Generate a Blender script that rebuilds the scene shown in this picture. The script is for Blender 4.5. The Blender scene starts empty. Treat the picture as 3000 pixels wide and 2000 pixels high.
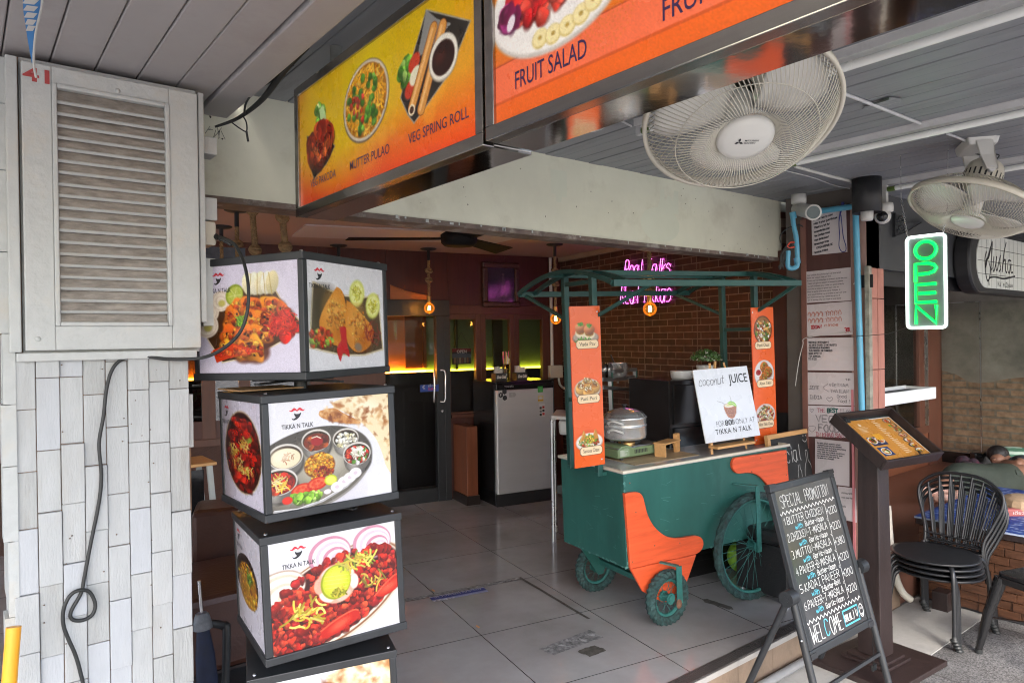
import bpy, math, random
import numpy as np
from mathutils import Matrix, Vector
random.seed(7); RNG = np.random.default_rng(11)
SC = bpy.context.scene; COL = SC.collection
rad = math.radians

# ------------------------------------------------------------------ camera
# world: X runs along the shop front, Y into the shop, Z up, z=0 is the shop floor
FPX, CXP, CYP = 2050.0, 1500.0, 1000.0
ROLL, PITCH, YAW, HCAM = 0.0145, rad(-0.25), rad(51.7), 1.55
_f0 = np.array([math.cos(YAW), math.sin(YAW), 0.0]); _r0 = np.array([math.sin(YAW), -math.cos(YAW), 0.0]); _z = np.array([0, 0, 1.0])
FWD = _f0 * math.cos(PITCH) + _z * math.sin(PITCH); _u0 = np.cross(_r0, FWD)
RGT = math.cos(ROLL) * _r0 - math.sin(ROLL) * _u0
UPV = math.sin(ROLL) * _r0 + math.cos(ROLL) * _u0
EYE = np.array([0, 0, HCAM])
cam = bpy.data.cameras.new('camera'); camo = bpy.data.objects.new('camera', cam); COL.objects.link(camo)
cam.sensor_width = 36; cam.lens = FPX / 3000 * 36; cam.clip_start = 0.05; cam.clip_end = 2000
camo.matrix_world = Matrix(((RGT[0], UPV[0], -FWD[0], EYE[0]), (RGT[1], UPV[1], -FWD[1], EYE[1]), (RGT[2], UPV[2], -FWD[2], EYE[2]), (0, 0, 0, 1)))
SC.camera = camo

# ------------------------------------------------------------------ sky, sun, exposure
SUN_EL, SUN_ROT = rad(48), rad(215)
W = bpy.data.worlds.new('World'); SC.world = W; W.use_nodes = True
_nt = W.node_tree; _bg = _nt.nodes['Background']
_sky = _nt.nodes.new('ShaderNodeTexSky'); _sky.sky_type = 'NISHITA'; _sky.sun_disc = False
_sky.sun_elevation = SUN_EL; _sky.sun_rotation = SUN_ROT; _sky.air_density = 1.0; _sky.dust_density = 4.0; _sky.ozone_density = 1.0
_nt.links.new(_sky.outputs[0], _bg.inputs[0]); _bg.inputs[1].default_value = 0.15
sl = bpy.data.lights.new('sun', 'SUN'); sl.energy = 1.5; sl.angle = rad(25); sl.color = (1.0, 0.96, 0.9)
slo = bpy.data.objects.new('sun', sl); COL.objects.link(slo)
_sd = Vector((math.sin(SUN_ROT) * math.cos(SUN_EL), math.cos(SUN_ROT) * math.cos(SUN_EL), math.sin(SUN_EL)))
slo.rotation_euler = (-_sd).to_track_quat('-Z', 'Y').to_euler(); slo.location = (-3, -6, 8)
SC.view_settings.view_transform = 'Standard'; SC.view_settings.look = 'None'; SC.view_settings.gamma = 1.0
SC.view_settings.exposure = 2.62
SC.render.engine = 'CYCLES'
SC.cycles.filter_width = 1.1; SC.cycles.max_bounces = 10; SC.cycles.diffuse_bounces = 6; SC.cycles.glossy_bounces = 5; SC.cycles.transmission_bounces = 8
SC.cycles.transparent_max_bounces = 12; SC.cycles.use_denoising = True; SC.cycles.sample_clamp_indirect = 6.0

# ------------------------------------------------------------------ measuring helpers (photo pixel -> point on a real plane)
TA = rad(10.9)                                   # the room is turned against the shop front
TV = np.array([math.cos(TA), -math.sin(TA), 0]); BV = np.array([math.sin(TA), math.cos(TA), 0])
def ray(x, y): return FWD + RGT * (x - CXP) / FPX - UPV * (y - CYP) / FPX
def pl(x, y, n, v):
    d = ray(x, y); n = np.array(n, float); return EYE + (v - EYE @ n) / (d @ n) * d
def PZ(x, y, z=0.0): return pl(x, y, (0, 0, 1), z)
def PX(x, y, v): return pl(x, y, (1, 0, 0), v)
def PY(x, y, v): return pl(x, y, (0, 1, 0), v)
def PT(x, y, v): return pl(x, y, TV, v)
def PB(x, y, v): return pl(x, y, BV, v)
def PD(x, y, d): return EYE + d * ray(x, y)
def room(t, b, z=0.0): return TV * t + BV * b + np.array([0, 0, z])
def Rz(a): return np.array([[math.cos(a), -math.sin(a), 0], [math.sin(a), math.cos(a), 0], [0, 0, 1.0]])
def Ry(a): return np.array([[math.cos(a), 0, math.sin(a)], [0, 1, 0], [-math.sin(a), 0, math.cos(a)]])
def Rx(a): return np.array([[1, 0, 0], [0, math.cos(a), -math.sin(a)], [0, math.sin(a), math.cos(a)]])
def M4(R=np.eye(3), o=(0, 0, 0)):
    m = np.eye(4); m[:3, :3] = R; m[:3, 3] = o; return m
def loc(M, x, y, ax, val):                       # pixel on the local plane axis=val of frame M, in local coordinates
    R, o = M[:3, :3], M[:3, 3]; n = R[:, ax]; return R.T @ (pl(x, y, n, n @ o + val) - o)
RM = M4(np.stack([TV, BV, _z], 1))               # room frame
def unit(v): v = np.array(v, float); return v / np.linalg.norm(v)

# ------------------------------------------------------------------ colours and materials
def s2l(c): 
    c = np.asarray(c, float); return np.where(c <= 0.04045, c / 12.92, ((c + 0.055) / 1.055) ** 2.4)
def hx(h): return s2l([int(h[i:i + 2], 16) / 255 for i in (0, 2, 4)])
def hs(h): return np.array([int(h[i:i + 2], 16) / 255 for i in (0, 2, 4)])
def _new(name):
    m = bpy.data.materials.new(name); m.use_nodes = True
    nt = m.node_tree; return m, nt, nt.nodes['Principled BSDF']
def N(nt, t, **kw):
    n = nt.nodes.new(t)
    for k, v in kw.items():
        if k in n.inputs.keys() if hasattr(n.inputs, 'keys') else False: n.inputs[k].default_value = v
        else: setattr(n, k, v)
    return n
def rgba(c): return (float(c[0]), float(c[1]), float(c[2]), 1.0)
def mat(name, base, rough=0.5, metal=0.0, var=0.12, scale=6.0, stretch=(1, 1, 1), bump=0.0, bscale=60.0, dirt=None, dirt_amt=0.35, dscale=3.0, rvar=0.1, spec=0.5, coat=0.0):
    m, nt, b = _new(name); base = np.asarray(base, float); L = nt.links.new
    tc = N(nt, 'ShaderNodeTexCoord'); mp = N(nt, 'ShaderNodeMapping'); mp.inputs['Scale'].default_value = stretch
    L(tc.outputs['Object'], mp.inputs[0])
    n1 = N(nt, 'ShaderNodeTexNoise'); n1.inputs['Scale'].default_value = scale; n1.inputs['Detail'].default_value = 6; n1.inputs['Roughness'].default_value = 0.62
    L(mp.outputs[0], n1.inputs[0])
    r = N(nt, 'ShaderNodeValToRGB'); r.color_ramp.elements[0].position = 0.3; r.color_ramp.elements[1].position = 0.7
    r.color_ramp.elements[0].color = rgba(base * (1 - var)); r.color_ramp.elements[1].color = rgba(np.minimum(base * (1 + var), 0.95))
    L(n1.outputs['Fac'], r.inputs[0]); out = r.outputs[0]
    if dirt is not None:
        n2 = N(nt, 'ShaderNodeTexNoise'); n2.inputs['Scale'].default_value = dscale; n2.inputs['Detail'].default_value = 9; n2.inputs['Roughness'].default_value = 0.7
        L(mp.outputs[0], n2.inputs[0])
        r2 = N(nt, 'ShaderNodeValToRGB'); r2.color_ramp.elements[0].position = 0.52; r2.color_ramp.elements[1].position = 0.74
        r2.color_ramp.elements[0].color = (0, 0, 0, 1); r2.color_ramp.elements[1].color = (dirt_amt, dirt_amt, dirt_amt, 1)
        L(n2.outputs['Fac'], r2.inputs[0])
        mx = N(nt, 'ShaderNodeMix', data_type='RGBA'); mx.inputs[7].default_value = rgba(dirt)
        L(r2.outputs[0], mx.inputs[0]); L(out, mx.inputs[6]); out = mx.outputs[2]
    L(out, b.inputs['Base Color'])
    if rvar:
        mr = N(nt, 'ShaderNodeMapRange'); mr.inputs[3].default_value = max(rough - rvar, 0.02); mr.inputs[4].default_value = min(rough + rvar, 1)
        L(n1.outputs['Fac'], mr.inputs[0]); L(mr.outputs[0], b.inputs['Roughness'])
    else: b.inputs['Roughness'].default_value = rough
    b.inputs['Metallic'].default_value = metal; b.inputs['Specular IOR Level'].default_value = spec
    if coat: b.inputs['Coat Weight'].default_value = coat; b.inputs['Coat Roughness'].default_value = 0.08
    if bump:
        n3 = N(nt, 'ShaderNodeTexNoise'); n3.inputs['Scale'].default_value = bscale; n3.inputs['Detail'].default_value = 5
        L(mp.outputs[0], n3.inputs[0]); bp = N(nt, 'ShaderNodeBump'); bp.inputs['Strength'].default_value = bump; bp.inputs['Distance'].default_value = 0.01
        L(n3.outputs['Fac'], bp.inputs['Height']); L(bp.outputs[0], b.inputs['Normal'])
    return m
def emit(name, col, strength, base=None):
    m, nt, b = _new(name); b.inputs['Base Color'].default_value = rgba(base if base is not None else col)
    b.inputs['Emission Color'].default_value = rgba(col); b.inputs['Emission Strength'].default_value = strength
    b.inputs['Roughness'].default_value = 0.4
    return m
def glass(name, col=(1, 1, 1), rough=0.0, mixf=0.12, trans=(0.9, 0.9, 0.9), ior=1.45):
    m, nt, b = _new(name); nt.nodes.remove(b); L = nt.links.new
    t = N(nt, 'ShaderNodeBsdfTransparent'); t.inputs[0].default_value = rgba(trans)
    g = N(nt, 'ShaderNodeBsdfGlossy'); g.inputs['Roughness'].default_value = rough; g.inputs[0].default_value = rgba(col)
    fr = N(nt, 'ShaderNodeFresnel'); fr.inputs[0].default_value = ior
    ad = N(nt, 'ShaderNodeMath', operation='ADD'); ad.inputs[1].default_value = mixf; ad.use_clamp = True; L(fr.outputs[0], ad.inputs[0])
    mx = N(nt, 'ShaderNodeMixShader'); L(ad.outputs[0], mx.inputs[0]); L(t.outputs[0], mx.inputs[1]); L(g.outputs[0], mx.inputs[2])
    L(mx.outputs[0], nt.nodes['Material Output'].inputs[0]); return m
def printmat(name, rough=0.3, coat=0.0, spec=0.5):
    m, nt, b = _new(name); a = N(nt, 'ShaderNodeAttribute', attribute_name='Col')
    nt.links.new(a.outputs['Color'], b.inputs['Base Color']); b.inputs['Roughness'].default_value = rough
    tc = N(nt, 'ShaderNodeTexCoord'); n1 = N(nt, 'ShaderNodeTexNoise'); n1.inputs['Scale'].default_value = 9; n1.inputs['Detail'].default_value = 6
    nt.links.new(tc.outputs['Object'], n1.inputs[0]); mr = N(nt, 'ShaderNodeMapRange'); mr.inputs[3].default_value = max(rough - 0.12, 0.03); mr.inputs[4].default_value = rough + 0.12
    nt.links.new(n1.outputs['Fac'], mr.inputs[0]); nt.links.new(mr.outputs[0], b.inputs['Roughness'])
    b.inputs['Coat Weight'].default_value = coat; b.inputs['Coat Roughness'].default_value = 0.06; b.inputs['Specular IOR Level'].default_value = spec
    return m

# ------------------------------------------------------------------ mesh builder
class MB:
    def __init__(s): s.v = []; s.f = []; s.m = []; s.s = []
    def add(s, vs, fs, mi=0, smooth=False):
        o = len(s.v); s.v.extend([tuple(map(float, p)) for p in vs])
        for f in fs: s.f.append([i + o for i in f]); s.m.append(mi); s.s.append(smooth)
        return s
    def hexa(s, c, mi=0):                        # 8 corners: bottom 4 ccw, top 4 ccw
        return s.add(c, [(3, 2, 1, 0), (4, 5, 6, 7), (0, 1, 5, 4), (1, 2, 6, 5), (2, 3, 7, 6), (3, 0, 4, 7)], mi)
    def box(s, x0, x1, y0, y1, z0, z1, mi=0, M=None):
        x0, x1 = min(x0, x1), max(x0, x1); y0, y1 = min(y0, y1), max(y0, y1); z0, z1 = min(z0, z1), max(z0, z1)
        c = np.array([(x0, y0, z0), (x1, y0, z0), (x1, y1, z0), (x0, y1, z0), (x0, y0, z1), (x1, y0, z1), (x1, y1, z1), (x0, y1, z1)], float)
        if M is not None: c = c @ M[:3, :3].T + M[:3, 3]
        return s.hexa(c, mi)
    def bar(s, a, b, w, h, up=(0, 0, 1), mi=0):  # rectangular bar from a to b
        a, b = np.array(a, float), np.array(b, float); d = unit(b - a); x = np.cross(d, np.array(up, float))
        if np.linalg.norm(x) < 1e-6: x = np.cross(d, (0, 1, 0.0))
        x = unit(x) * w / 2; y = unit(np.cross(x, d)) * h / 2
        return s.hexa([a - x - y, a + x - y, a + x + y, a - x + y, b - x - y, b + x - y, b + x + y, b - x + y], mi)
    def tube(s, pts, r, n=8, closed=False, mi=0, caps=True):
        P = [np.array(p, float) for p in pts]; k = len(P); R = r if hasattr(r, '__len__') else [r] * k
        T = []
        for i in range(k):
            a = P[i - 1] if (i > 0 or closed) else P[i]; b = P[(i + 1) % k] if (i < k - 1 or closed) else P[i]
            T.append(unit(b - a) if np.linalg.norm(b - a) > 1e-9 else np.array([0, 0, 1.0]))
        ref = np.array([0, 0, 1.0]) if abs(T[0][2]) < 0.9 else np.array([1.0, 0, 0])
        u = unit(np.cross(T[0], ref)); vs = []
        for i in range(k):
            u = u - T[i] * (u @ T[i]); u = unit(u) if np.linalg.norm(u) > 1e-9 else unit(np.cross(T[i], (0.3, 0.5, 0.8)))
            w = np.cross(T[i], u)
            for j in range(n):
                a = 2 * math.pi * j / n; vs.append(P[i] + R[i] * (math.cos(a) * u + math.sin(a) * w))
        fs = []
        for i in range(k if closed else k - 1):
            for j in range(n):
                a, b = i * n + j, i * n + (j + 1) % n; c = ((i + 1) % k) * n
                fs.append((a, b, c + (j + 1) % n, c + j))
        s.add(vs, fs, mi, True)
        if caps and not closed:
            s.add(vs[:n], [tuple(range(n - 1, -1, -1))], mi); s.add(vs[-n:], [tuple(range(n))], mi)
        return s
    def cyl(s, a, b, r, n=20, mi=0, r2=None): return s.tube([a, b], [r, r if r2 is None else r2], n, mi=mi)
    def lathe(s, prof, M=None, n=32, mi=0, smooth=True):   # profile of (r, z) about local z
        vs = []
        for r, z in prof:
            for j in range(n):
                a = 2 * math.pi * j / n; vs.append((r * math.cos(a), r * math.sin(a), z))
        vs = np.array(vs)
        if M is not None: vs = vs @ M[:3, :3].T + M[:3, 3]
        fs = [(i * n + j, i * n + (j + 1) % n, (i + 1) * n + (j + 1) % n, (i + 1) * n + j) for i in range(len(prof) - 1) for j in range(n)]
        return s.add(vs, fs, mi, smooth)
    def prism(s, poly, z0, z1, M=None, mi=0):    # 2-D outline extruded along local z
        n = len(poly); vs = np.array([(p[0], p[1], z0) for p in poly] + [(p[0], p[1], z1) for p in poly], float)
        ar = sum(poly[i][0] * poly[(i + 1) % n][1] - poly[(i + 1) % n][0] * poly[i][1] for i in range(n))
        if M is not None: vs = vs @ M[:3, :3].T + M[:3, 3]
        fs = [tuple(range(n - 1, -1, -1)), tuple(range(n, 2 * n))] + [(i, (i + 1) % n, n + (i + 1) % n, n + i) for i in range(n)]
        if ar < 0: fs = [tuple(reversed(f)) for f in fs]
        return s.add(vs, fs, mi)
    def sphere(s, c, r, M=None, n=16, k=10, mi=0):
        r = r if hasattr(r, '__len__') else (r, r, r); prof = []
        vs = []; 
        for i in range(k + 1):
            th = math.pi * i / k
            for j in range(n): vs.append((r[0] * math.sin(th) * math.cos(2 * math.pi * j / n), r[1] * math.sin(th) * math.sin(2 * math.pi * j / n), -r[2] * math.cos(th)))
        vs = np.array(vs)
        if M is not None: vs = vs @ M[:3, :3].T
        vs = vs + np.array(c)
        fs = [(i * n + j, i * n + (j + 1) % n, (i + 1) * n + (j + 1) % n, (i + 1) * n + j) for i in range(k) for j in range(n)]
        return s.add(vs, fs, mi, True)
    def quad(s, a, b, c, d, mi=0): return s.add([a, b, c, d], [(0, 1, 2, 3)], mi)
    def build(s, name, mats, parent=None, bevel=0.0, local=False, **tags):
        me = bpy.data.meshes.new(name); v = np.array(s.v, float).reshape(-1, 3)
        if parent is not None and not local:
            I = np.linalg.inv(np.array(PM[parent.name])); v = v @ I[:3, :3].T + I[:3, 3]
        me.from_pydata([tuple(p) for p in v], [], s.f)
        for m in (mats if isinstance(mats, (list, tuple)) else [mats]): me.materials.append(m)
        me.polygons.foreach_set('material_index', s.m); me.polygons.foreach_set('use_smooth', s.s); me.update()
        o = bpy.data.objects.new(name, me); COL.objects.link(o)
        if parent is not None: o.parent = parent; PM[o.name] = PM[parent.name]
        else: PM[o.name] = np.eye(4)
        if bevel:
            b = o.modifiers.new('bevel', 'BEVEL'); b.width = bevel; b.segments = 2; b.limit_method = 'ANGLE'; b.angle_limit = rad(40)
        tag(o, **tags); return o
PM = {}
def tag(o, label=None, cat=None, group=None, kind=None):
    if label: o['label'] = label
    if cat: o['category'] = cat
    if group: o['group'] = group
    if kind: o['kind'] = kind
    return o
def thing(name, label, cat, M=None, group=None, at=None):
    o = bpy.data.objects.new(name, None); COL.objects.link(o); o.empty_display_size = 0.05
    if M is None: M = M4(o=at if at is not None else (0, 0, 0))
    o.matrix_world = Matrix(M.tolist()); PM[o.name] = M; tag(o, label, cat, group); return o
def mesh_local(M): return M

# ------------------------------------------------------------------ painted prints: a fine vertex grid carrying the printed picture
class Print:
    def __init__(s, w, h, bg): s.w, s.h = w, h; s.a = np.empty((h, w, 3)); s.a[:] = bg if not isinstance(bg, str) else hs(bg)
    def _reg(s, x0, y0, x1, y1):
        X0, X1 = max(int(x0 * s.w) - 2, 0), min(int(x1 * s.w) + 3, s.w); Y0, Y1 = max(int(y0 * s.h) - 2, 0), min(int(y1 * s.h) + 3, s.h)
        if X1 <= X0 or Y1 <= Y0: return None
        xs = (np.arange(X0, X1) + 0.5) / s.w; ys = (np.arange(Y0, Y1) + 0.5) / s.h
        return X0, X1, Y0, Y1, xs[None, :], ys[:, None]
    def _blend(s, R, cov, col):
        X0, X1, Y0, Y1 = R[:4]; col = hs(col) if isinstance(col, str) else np.asarray(col)
        c = np.clip(cov, 0, 1)[..., None]; s.a[Y0:Y1, X0:X1] = s.a[Y0:Y1, X0:X1] * (1 - c) + col * c
    # coordinates: x 0..1, y 0..1 downwards; radii in units of the width
    def ell(s, cx, cy, rx, ry, col, ang=0.0, soft=1.0, alpha=1.0, shade=0.0, wob=0.0):
        k = s.w / s.h; m = max(rx, ry) * 1.15
        R = s._reg(cx - m, cy - m * k, cx + m, cy + m * k)
        if R is None: return s
        dx = R[4] - cx; dy = (R[5] - cy) / k; c, n = math.cos(ang), math.sin(ang)
        u = (c * dx + n * dy) / rx; v = (-n * dx + c * dy) / ry; q = np.sqrt(u * u + v * v)
        if wob:
            th = np.arctan2(v, u); p = random.random() * 6; q = q * (1 + wob * (np.sin(3 * th + p) + 0.6 * np.sin(5 * th + 2 * p)))
        cov = (1 - q) * min(rx, ry) * s.w / soft + 0.5
        col = hs(col) if isinstance(col, str) else np.asarray(col, float)
        if shade: colf = np.clip(col * (1 + shade * (-0.8 * v - 0.5 * u)[..., None]), 0, 1)
        else: colf = col
        s._blend(R, np.clip(cov, 0, 1) * alpha, colf); return s
    def poly(s, pts, col, alpha=1.0):
        p = np.array(pts, float); R = s._reg(p[:, 0].min(), p[:, 1].min(), p[:, 0].max(), p[:, 1].max())
        if R is None: return s
        cov = 0
        for ox, oy in ((-.25, -.25), (.25, -.25), (-.25, .25), (.25, .25)):
            X = R[4] + ox / s.w; Y = R[5] + oy / s.h; ins = np.zeros(np.broadcast(X, Y).shape, bool)
            for i in range(len(p)):
                (x0, y0), (x1, y1) = p[i], p[i - 1]
                if y0 == y1: continue
                ins ^= ((y0 > Y) != (y1 > Y)) & (X < (x1 - x0) * (Y - y0) / (y1 - y0) + x0)
            cov = cov + ins * 0.25
        s._blend(R, cov * alpha, col); return s
    def line(s, pts, wd, col, alpha=1.0):
        k = s.w / s.h; p = np.array(pts, float)
        for (x0, y0), (x1, y1) in zip(p[:-1], p[1:]):
            R = s._reg(min(x0, x1) - wd, min(y0, y1) - wd * k, max(x0, x1) + wd, max(y0, y1) + wd * k)
            if R is None: continue
            ax, ay, bx, by = x0, y0 / k, x1, y1 / k; X, Y = R[4], R[5] / k
            L2 = (bx - ax) ** 2 + (by - ay) ** 2 + 1e-12; t = np.clip(((X - ax) * (bx - ax) + (Y - ay) * (by - ay)) / L2, 0, 1)
            d = np.hypot(X - ax - t * (bx - ax), Y - ay - t * (by - ay)); s._blend(R, ((wd / 2 - d) * s.w + 0.5) * alpha, col)
        return s
    def blobs(s, cx, cy, rx, ry, n, r0, r1, cols, inside=None, ang=0.0, hi=0.35, sq=0.7, shade=0.35):
        k = s.w / s.h
        for _ in range(n):
            a, q = random.random() * 6.283, math.sqrt(random.random())
            u, v = q * rx * math.cos(a), q * ry * math.sin(a); x = cx + math.cos(ang) * u - math.sin(ang) * v; y = cy + (math.sin(ang) * u + math.cos(ang) * v) * k
            if inside and not inside(x, y): continue
            r = random.uniform(r0, r1); c = hs(random.choice(cols)) * random.uniform(0.8, 1.15)
            s.ell(x + r * .12, y + r * .2 * k, r * 1.08, r * sq * 1.1, np.clip(c * 0.45, 0, 1), random.random() * 3, 2, 0.6)
            an = random.random() * 3; s.ell(x, y, r, r * random.uniform(sq, 1), np.clip(c, 0, 1), an, 1.2, 1, shade, 0.08)
            if hi: s.ell(x - r * .25, y - r * .3 * k, r * .3, r * .18, np.clip(c * 1.3 + 0.25, 0, 1), an, 2, hi)
        return s
    def strands(s, cx, cy, rx, ry, n, ln, wd, cols, ang=0.0):
        k = s.w / s.h
        for _ in range(n):
            a, q = random.random() * 6.283, math.sqrt(random.random()); u, v = q * rx * math.cos(a), q * ry * math.sin(a)
            x = cx + math.cos(ang) * u - math.sin(ang) * v; y = cy + (math.sin(ang) * u + math.cos(ang) * v) * k; t = random.random() * 6.28; b = random.uniform(-.5, .5)
            L = ln * random.uniform(.5, 1); pts = [(x + L * i * math.cos(t + b * i), y + L * i * math.sin(t + b * i) * k) for i in (-1, -.5, 0, .5, 1)]
            s.line(pts, wd, np.clip(hs(random.choice(cols)) * random.uniform(.8, 1.1), 0, 1))
        return s
    def grain(s, amt):
        g = RNG.normal(0, amt, (s.h, s.w, 1)); s.a = np.clip(s.a * (1 + g), 0, 1); return s
    def build(s, name, TL, TR, BL, m, parent=None, gain=0.78, **tags):
        TL, TR, BL = (np.array(p, float) for p in (TL, TR, BL))
        u = np.linspace(0, 1, s.w); v = np.linspace(0, 1, s.h)
        P = TL + u[None, :, None] * (TR - TL) + v[:, None, None] * (BL - TL); P = P.reshape(-1, 3)
        if parent is not None: I = np.linalg.inv(np.array(PM[parent.name])); P = P @ I[:3, :3].T + I[:3, 3]
        me = bpy.data.meshes.new(name); nq = (s.w - 1) * (s.h - 1)
        i = (np.arange(s.h - 1)[:, None] * s.w + np.arange(s.w - 1)[None, :]).ravel()
        q = np.stack([i, i + s.w, i + s.w + 1, i + 1], 1).astype(np.int32)
        me.vertices.add(len(P)); me.vertices.foreach_set('co', P.astype(np.float32).ravel())
        me.loops.add(nq * 4); me.loops.foreach_set('vertex_index', q.ravel())
        me.polygons.add(nq); me.polygons.foreach_set('loop_start', np.arange(0, nq * 4, 4, dtype=np.int32)); me.polygons.foreach_set('loop_total', np.full(nq, 4, np.int32))
        me.update(); me.validate()
        at = me.color_attributes.new('Col', 'FLOAT_COLOR', 'POINT'); c = np.ones((s.h * s.w, 4), np.float32); c[:, :3] = gain * s2l(np.clip(s.a, 0, 1)).reshape(-1, 3)
        at.data.foreach_set('color', c.ravel()); me.materials.append(m)
        o = bpy.data.objects.new(name, me); COL.objects.link(o)
        if parent is not None: o.parent = parent; PM[o.name] = PM[parent.name]
        else: PM[o.name] = np.eye(4)
        tag(o, **tags); return o

# ------------------------------------------------------------------ lettering
_tc = bpy.data.curves.new('lettering', 'FONT'); _to = bpy.data.objects.new('lettering', _tc); COL.objects.link(_to)
def text_geo(t, bold=0.0, shear=0.0, space=1.0):
    _tc.body = t; _tc.size = 1.0; _tc.offset = bold; _tc.shear = shear; _tc.space_character = space; _tc.align_x = 'LEFT'; _tc.resolution_u = 3
    dg = bpy.context.evaluated_depsgraph_get(); dg.update(); me = bpy.data.meshes.new_from_object(_to.evaluated_get(dg))
    v = np.array([p.co[:] for p in me.vertices]); f = [tuple(p.vertices) for p in me.polygons]; bpy.data.meshes.remove(me); return v, f
def put_text(mb, t, P, X, Y, h, w=None, mi=0, center=True, bold=0.0, shear=0.0, space=1.0, lift=0.0):
    """letters standing on P (baseline), cap height h along Y, optionally squeezed to width w along X"""
    v, f = text_geo(t, bold, shear, space); X, Y = unit(X), unit(Y); Z = np.cross(X, Y)
    x0, x1 = v[:, 0].min(), v[:, 0].max(); sc = h / 0.7; sx = sc if w is None else w / (x1 - x0)
    ox = (x0 + x1) / 2 if center else x0
    p = np.array(P, float) + (v[:, 0:1] - ox) * sx * X + v[:, 1:2] * sc * Y + Z * lift
    mb.add(p, f, mi); return mb
# simple pen strokes: each glyph is polylines on a 6 x 10 grid (baseline y=2, capitals to 8, small letters to 6)
GL = {'A': '02 28 38 62|14 54', 'B': '02 08 38 57 56 35 05|35 54 53 42 02', 'C': '57 48 18 06 04 12 42 53', 'D': '02 08 28 56 54 32 02', 'E': '58 08 02 52|05 45', 'F': '58 08 02|05 45',
      'G': '57 48 18 06 04 12 42 53 55 35', 'H': '02 08|52 58|05 55', 'I': '32 38|18 58|12 52', 'J': '58 53 42 22 13', 'K': '02 08|58 05 52', 'L': '08 02 52', 'M': '02 18 34 58 62', 'N': '02 08 52 58',
      'O': '28 06 04 22 42 54 56 48 28', 'P': '02 08 48 57 56 45 05', 'Q': '28 06 04 22 42 54 56 48 28|33 61', 'R': '02 08 48 57 56 45 05|25 52', 'S': '57 48 18 07 06 45 54 53 42 12 03', 'T': '08 68|38 32',
      'U': '08 03 12 42 53 58', 'V': '08 32 58', 'W': '08 12 36 52 68', 'X': '08 52|02 58', 'Y': '08 35 58|35 32', 'Z': '08 58 02 52',
      'a': '56 16 04 03 22 42 56 53 62', 'b': '08 02|05 26 46 54 53 32 12 03', 'c': '55 36 16 04 03 22 42 53', 'd': '58 52|55 36 16 04 03 22 42 53', 'e': '04 54 46 16 04 03 22 52', 'f': '47 38 27 22|06 46',
      'g': '56 52 40 10|55 36 16 04 03 22 52', 'h': '08 02|05 26 46 54 52', 'i': '26 22|27 28', 'j': '36 31 20 10|37 38', 'k': '08 02|46 04 42', 'l': '28 23 32', 'm': '02 06|05 16 26 32|35 46 56 62', 'n': '02 06|04 26 46 54 52',
      'o': '26 05 03 22 32 53 55 36 26', 'p': '00 06|05 26 46 54 53 32 03', 'q': '50 56|55 36 16 04 03 22 53', 'r': '02 06|04 26 46', 's': '55 36 16 05 44 53 32 02', 't': '28 23 32 43|06 46', 'u': '06 03 12 32 53|56 52',
      'v': '06 22 46', 'w': '06 12 35 52 66', 'x': '06 52|02 56', 'y': '06 23|56 20 10', 'z': '06 56 02 52', '0': '28 06 04 22 42 54 56 48 28', '1': '16 38 32', '2': '07 18 48 57 56 02 52', '3': '08 48 56 35 54 42 02',
      '4': '42 48 04 64', '5': '58 08 05 35 54 53 32 02', '6': '48 16 03 22 42 54 45 15', '7': '08 58 22', '8': '28 07 25 54 42 12 04 25 57 48 28', '9': '55 25 07 28 48 57 54 22', '.': '22 23', ',': '23 11', '-': '15 45', '!': '38 35|32 33',
      '>': '05 65|47 65 43', ']': '18 48 42 12', "'": '28 27', ':': '23 24|26 27', '*': '25 26', '\u2661': '32 06 17 27 36 47 57 66 32'}
def smooth(pts, k=4):
    if len(pts) < 3: return pts
    P = [pts[0]] + list(pts) + [pts[-1]]; out = []
    for i in range(1, len(P) - 2):
        a, b, c, d = (np.array(P[j], float) for j in (i - 1, i, i + 1, i + 2))
        for t in np.linspace(0, 1, k, endpoint=False): out.append(0.5 * ((2 * b) + (c - a) * t + (2 * a - 5 * b + 4 * c - d) * t * t + (3 * b - a - 3 * c + d) * t ** 3))
    out.append(np.array(P[-2], float)); return out
def pen_text(t, jit=0.25, adv=7.0, curl=True):
    """returns polylines in units of cap height (6 grid rows) and total width"""
    x = 0; out = []
    for ch in t:
        if ch == ' ': x += 4; continue
        g = GL.get(ch) or GL.get(ch.upper())
        if not g: x += adv; continue
        mx = 0; dy = random.uniform(-jit, jit)
        for st in g.split('|'):
            p = [(int(q[0]) , int(q[1]) - 2) for q in st.split()]; mx = max(mx, max(q[0] for q in p))
            p = [(x + a + random.uniform(-jit, jit) * .6, b + dy + random.uniform(-jit, jit) * .6) for a, b in p]
            if curl and len(p) > 4: p = smooth(p, 3)
            out.append([(q[0] / 6, q[1] / 6) for q in p])
        x += mx + (adv - 5.2)
    return out, x / 6
def pen(mb, t, P, X, Y, h, wd, w=None, mi=0, jit=0.25, adv=7.0, th=0.0006, slant=0.0, tube=0.0):
    X, Y = unit(X), unit(Y); Z = np.cross(X, Y); L, W_ = pen_text(t, jit, adv); sx = h if w is None else w / W_
    for pl_ in L:
        q = [np.array(P, float) + X * (a * sx + slant * b * h) + Y * b * h + Z * th for a, b in pl_]
        if tube: mb.tube(q, tube, 6, mi=mi); continue
        ribbon(mb, q, Z, wd, mi)
    return W_ * sx
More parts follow.
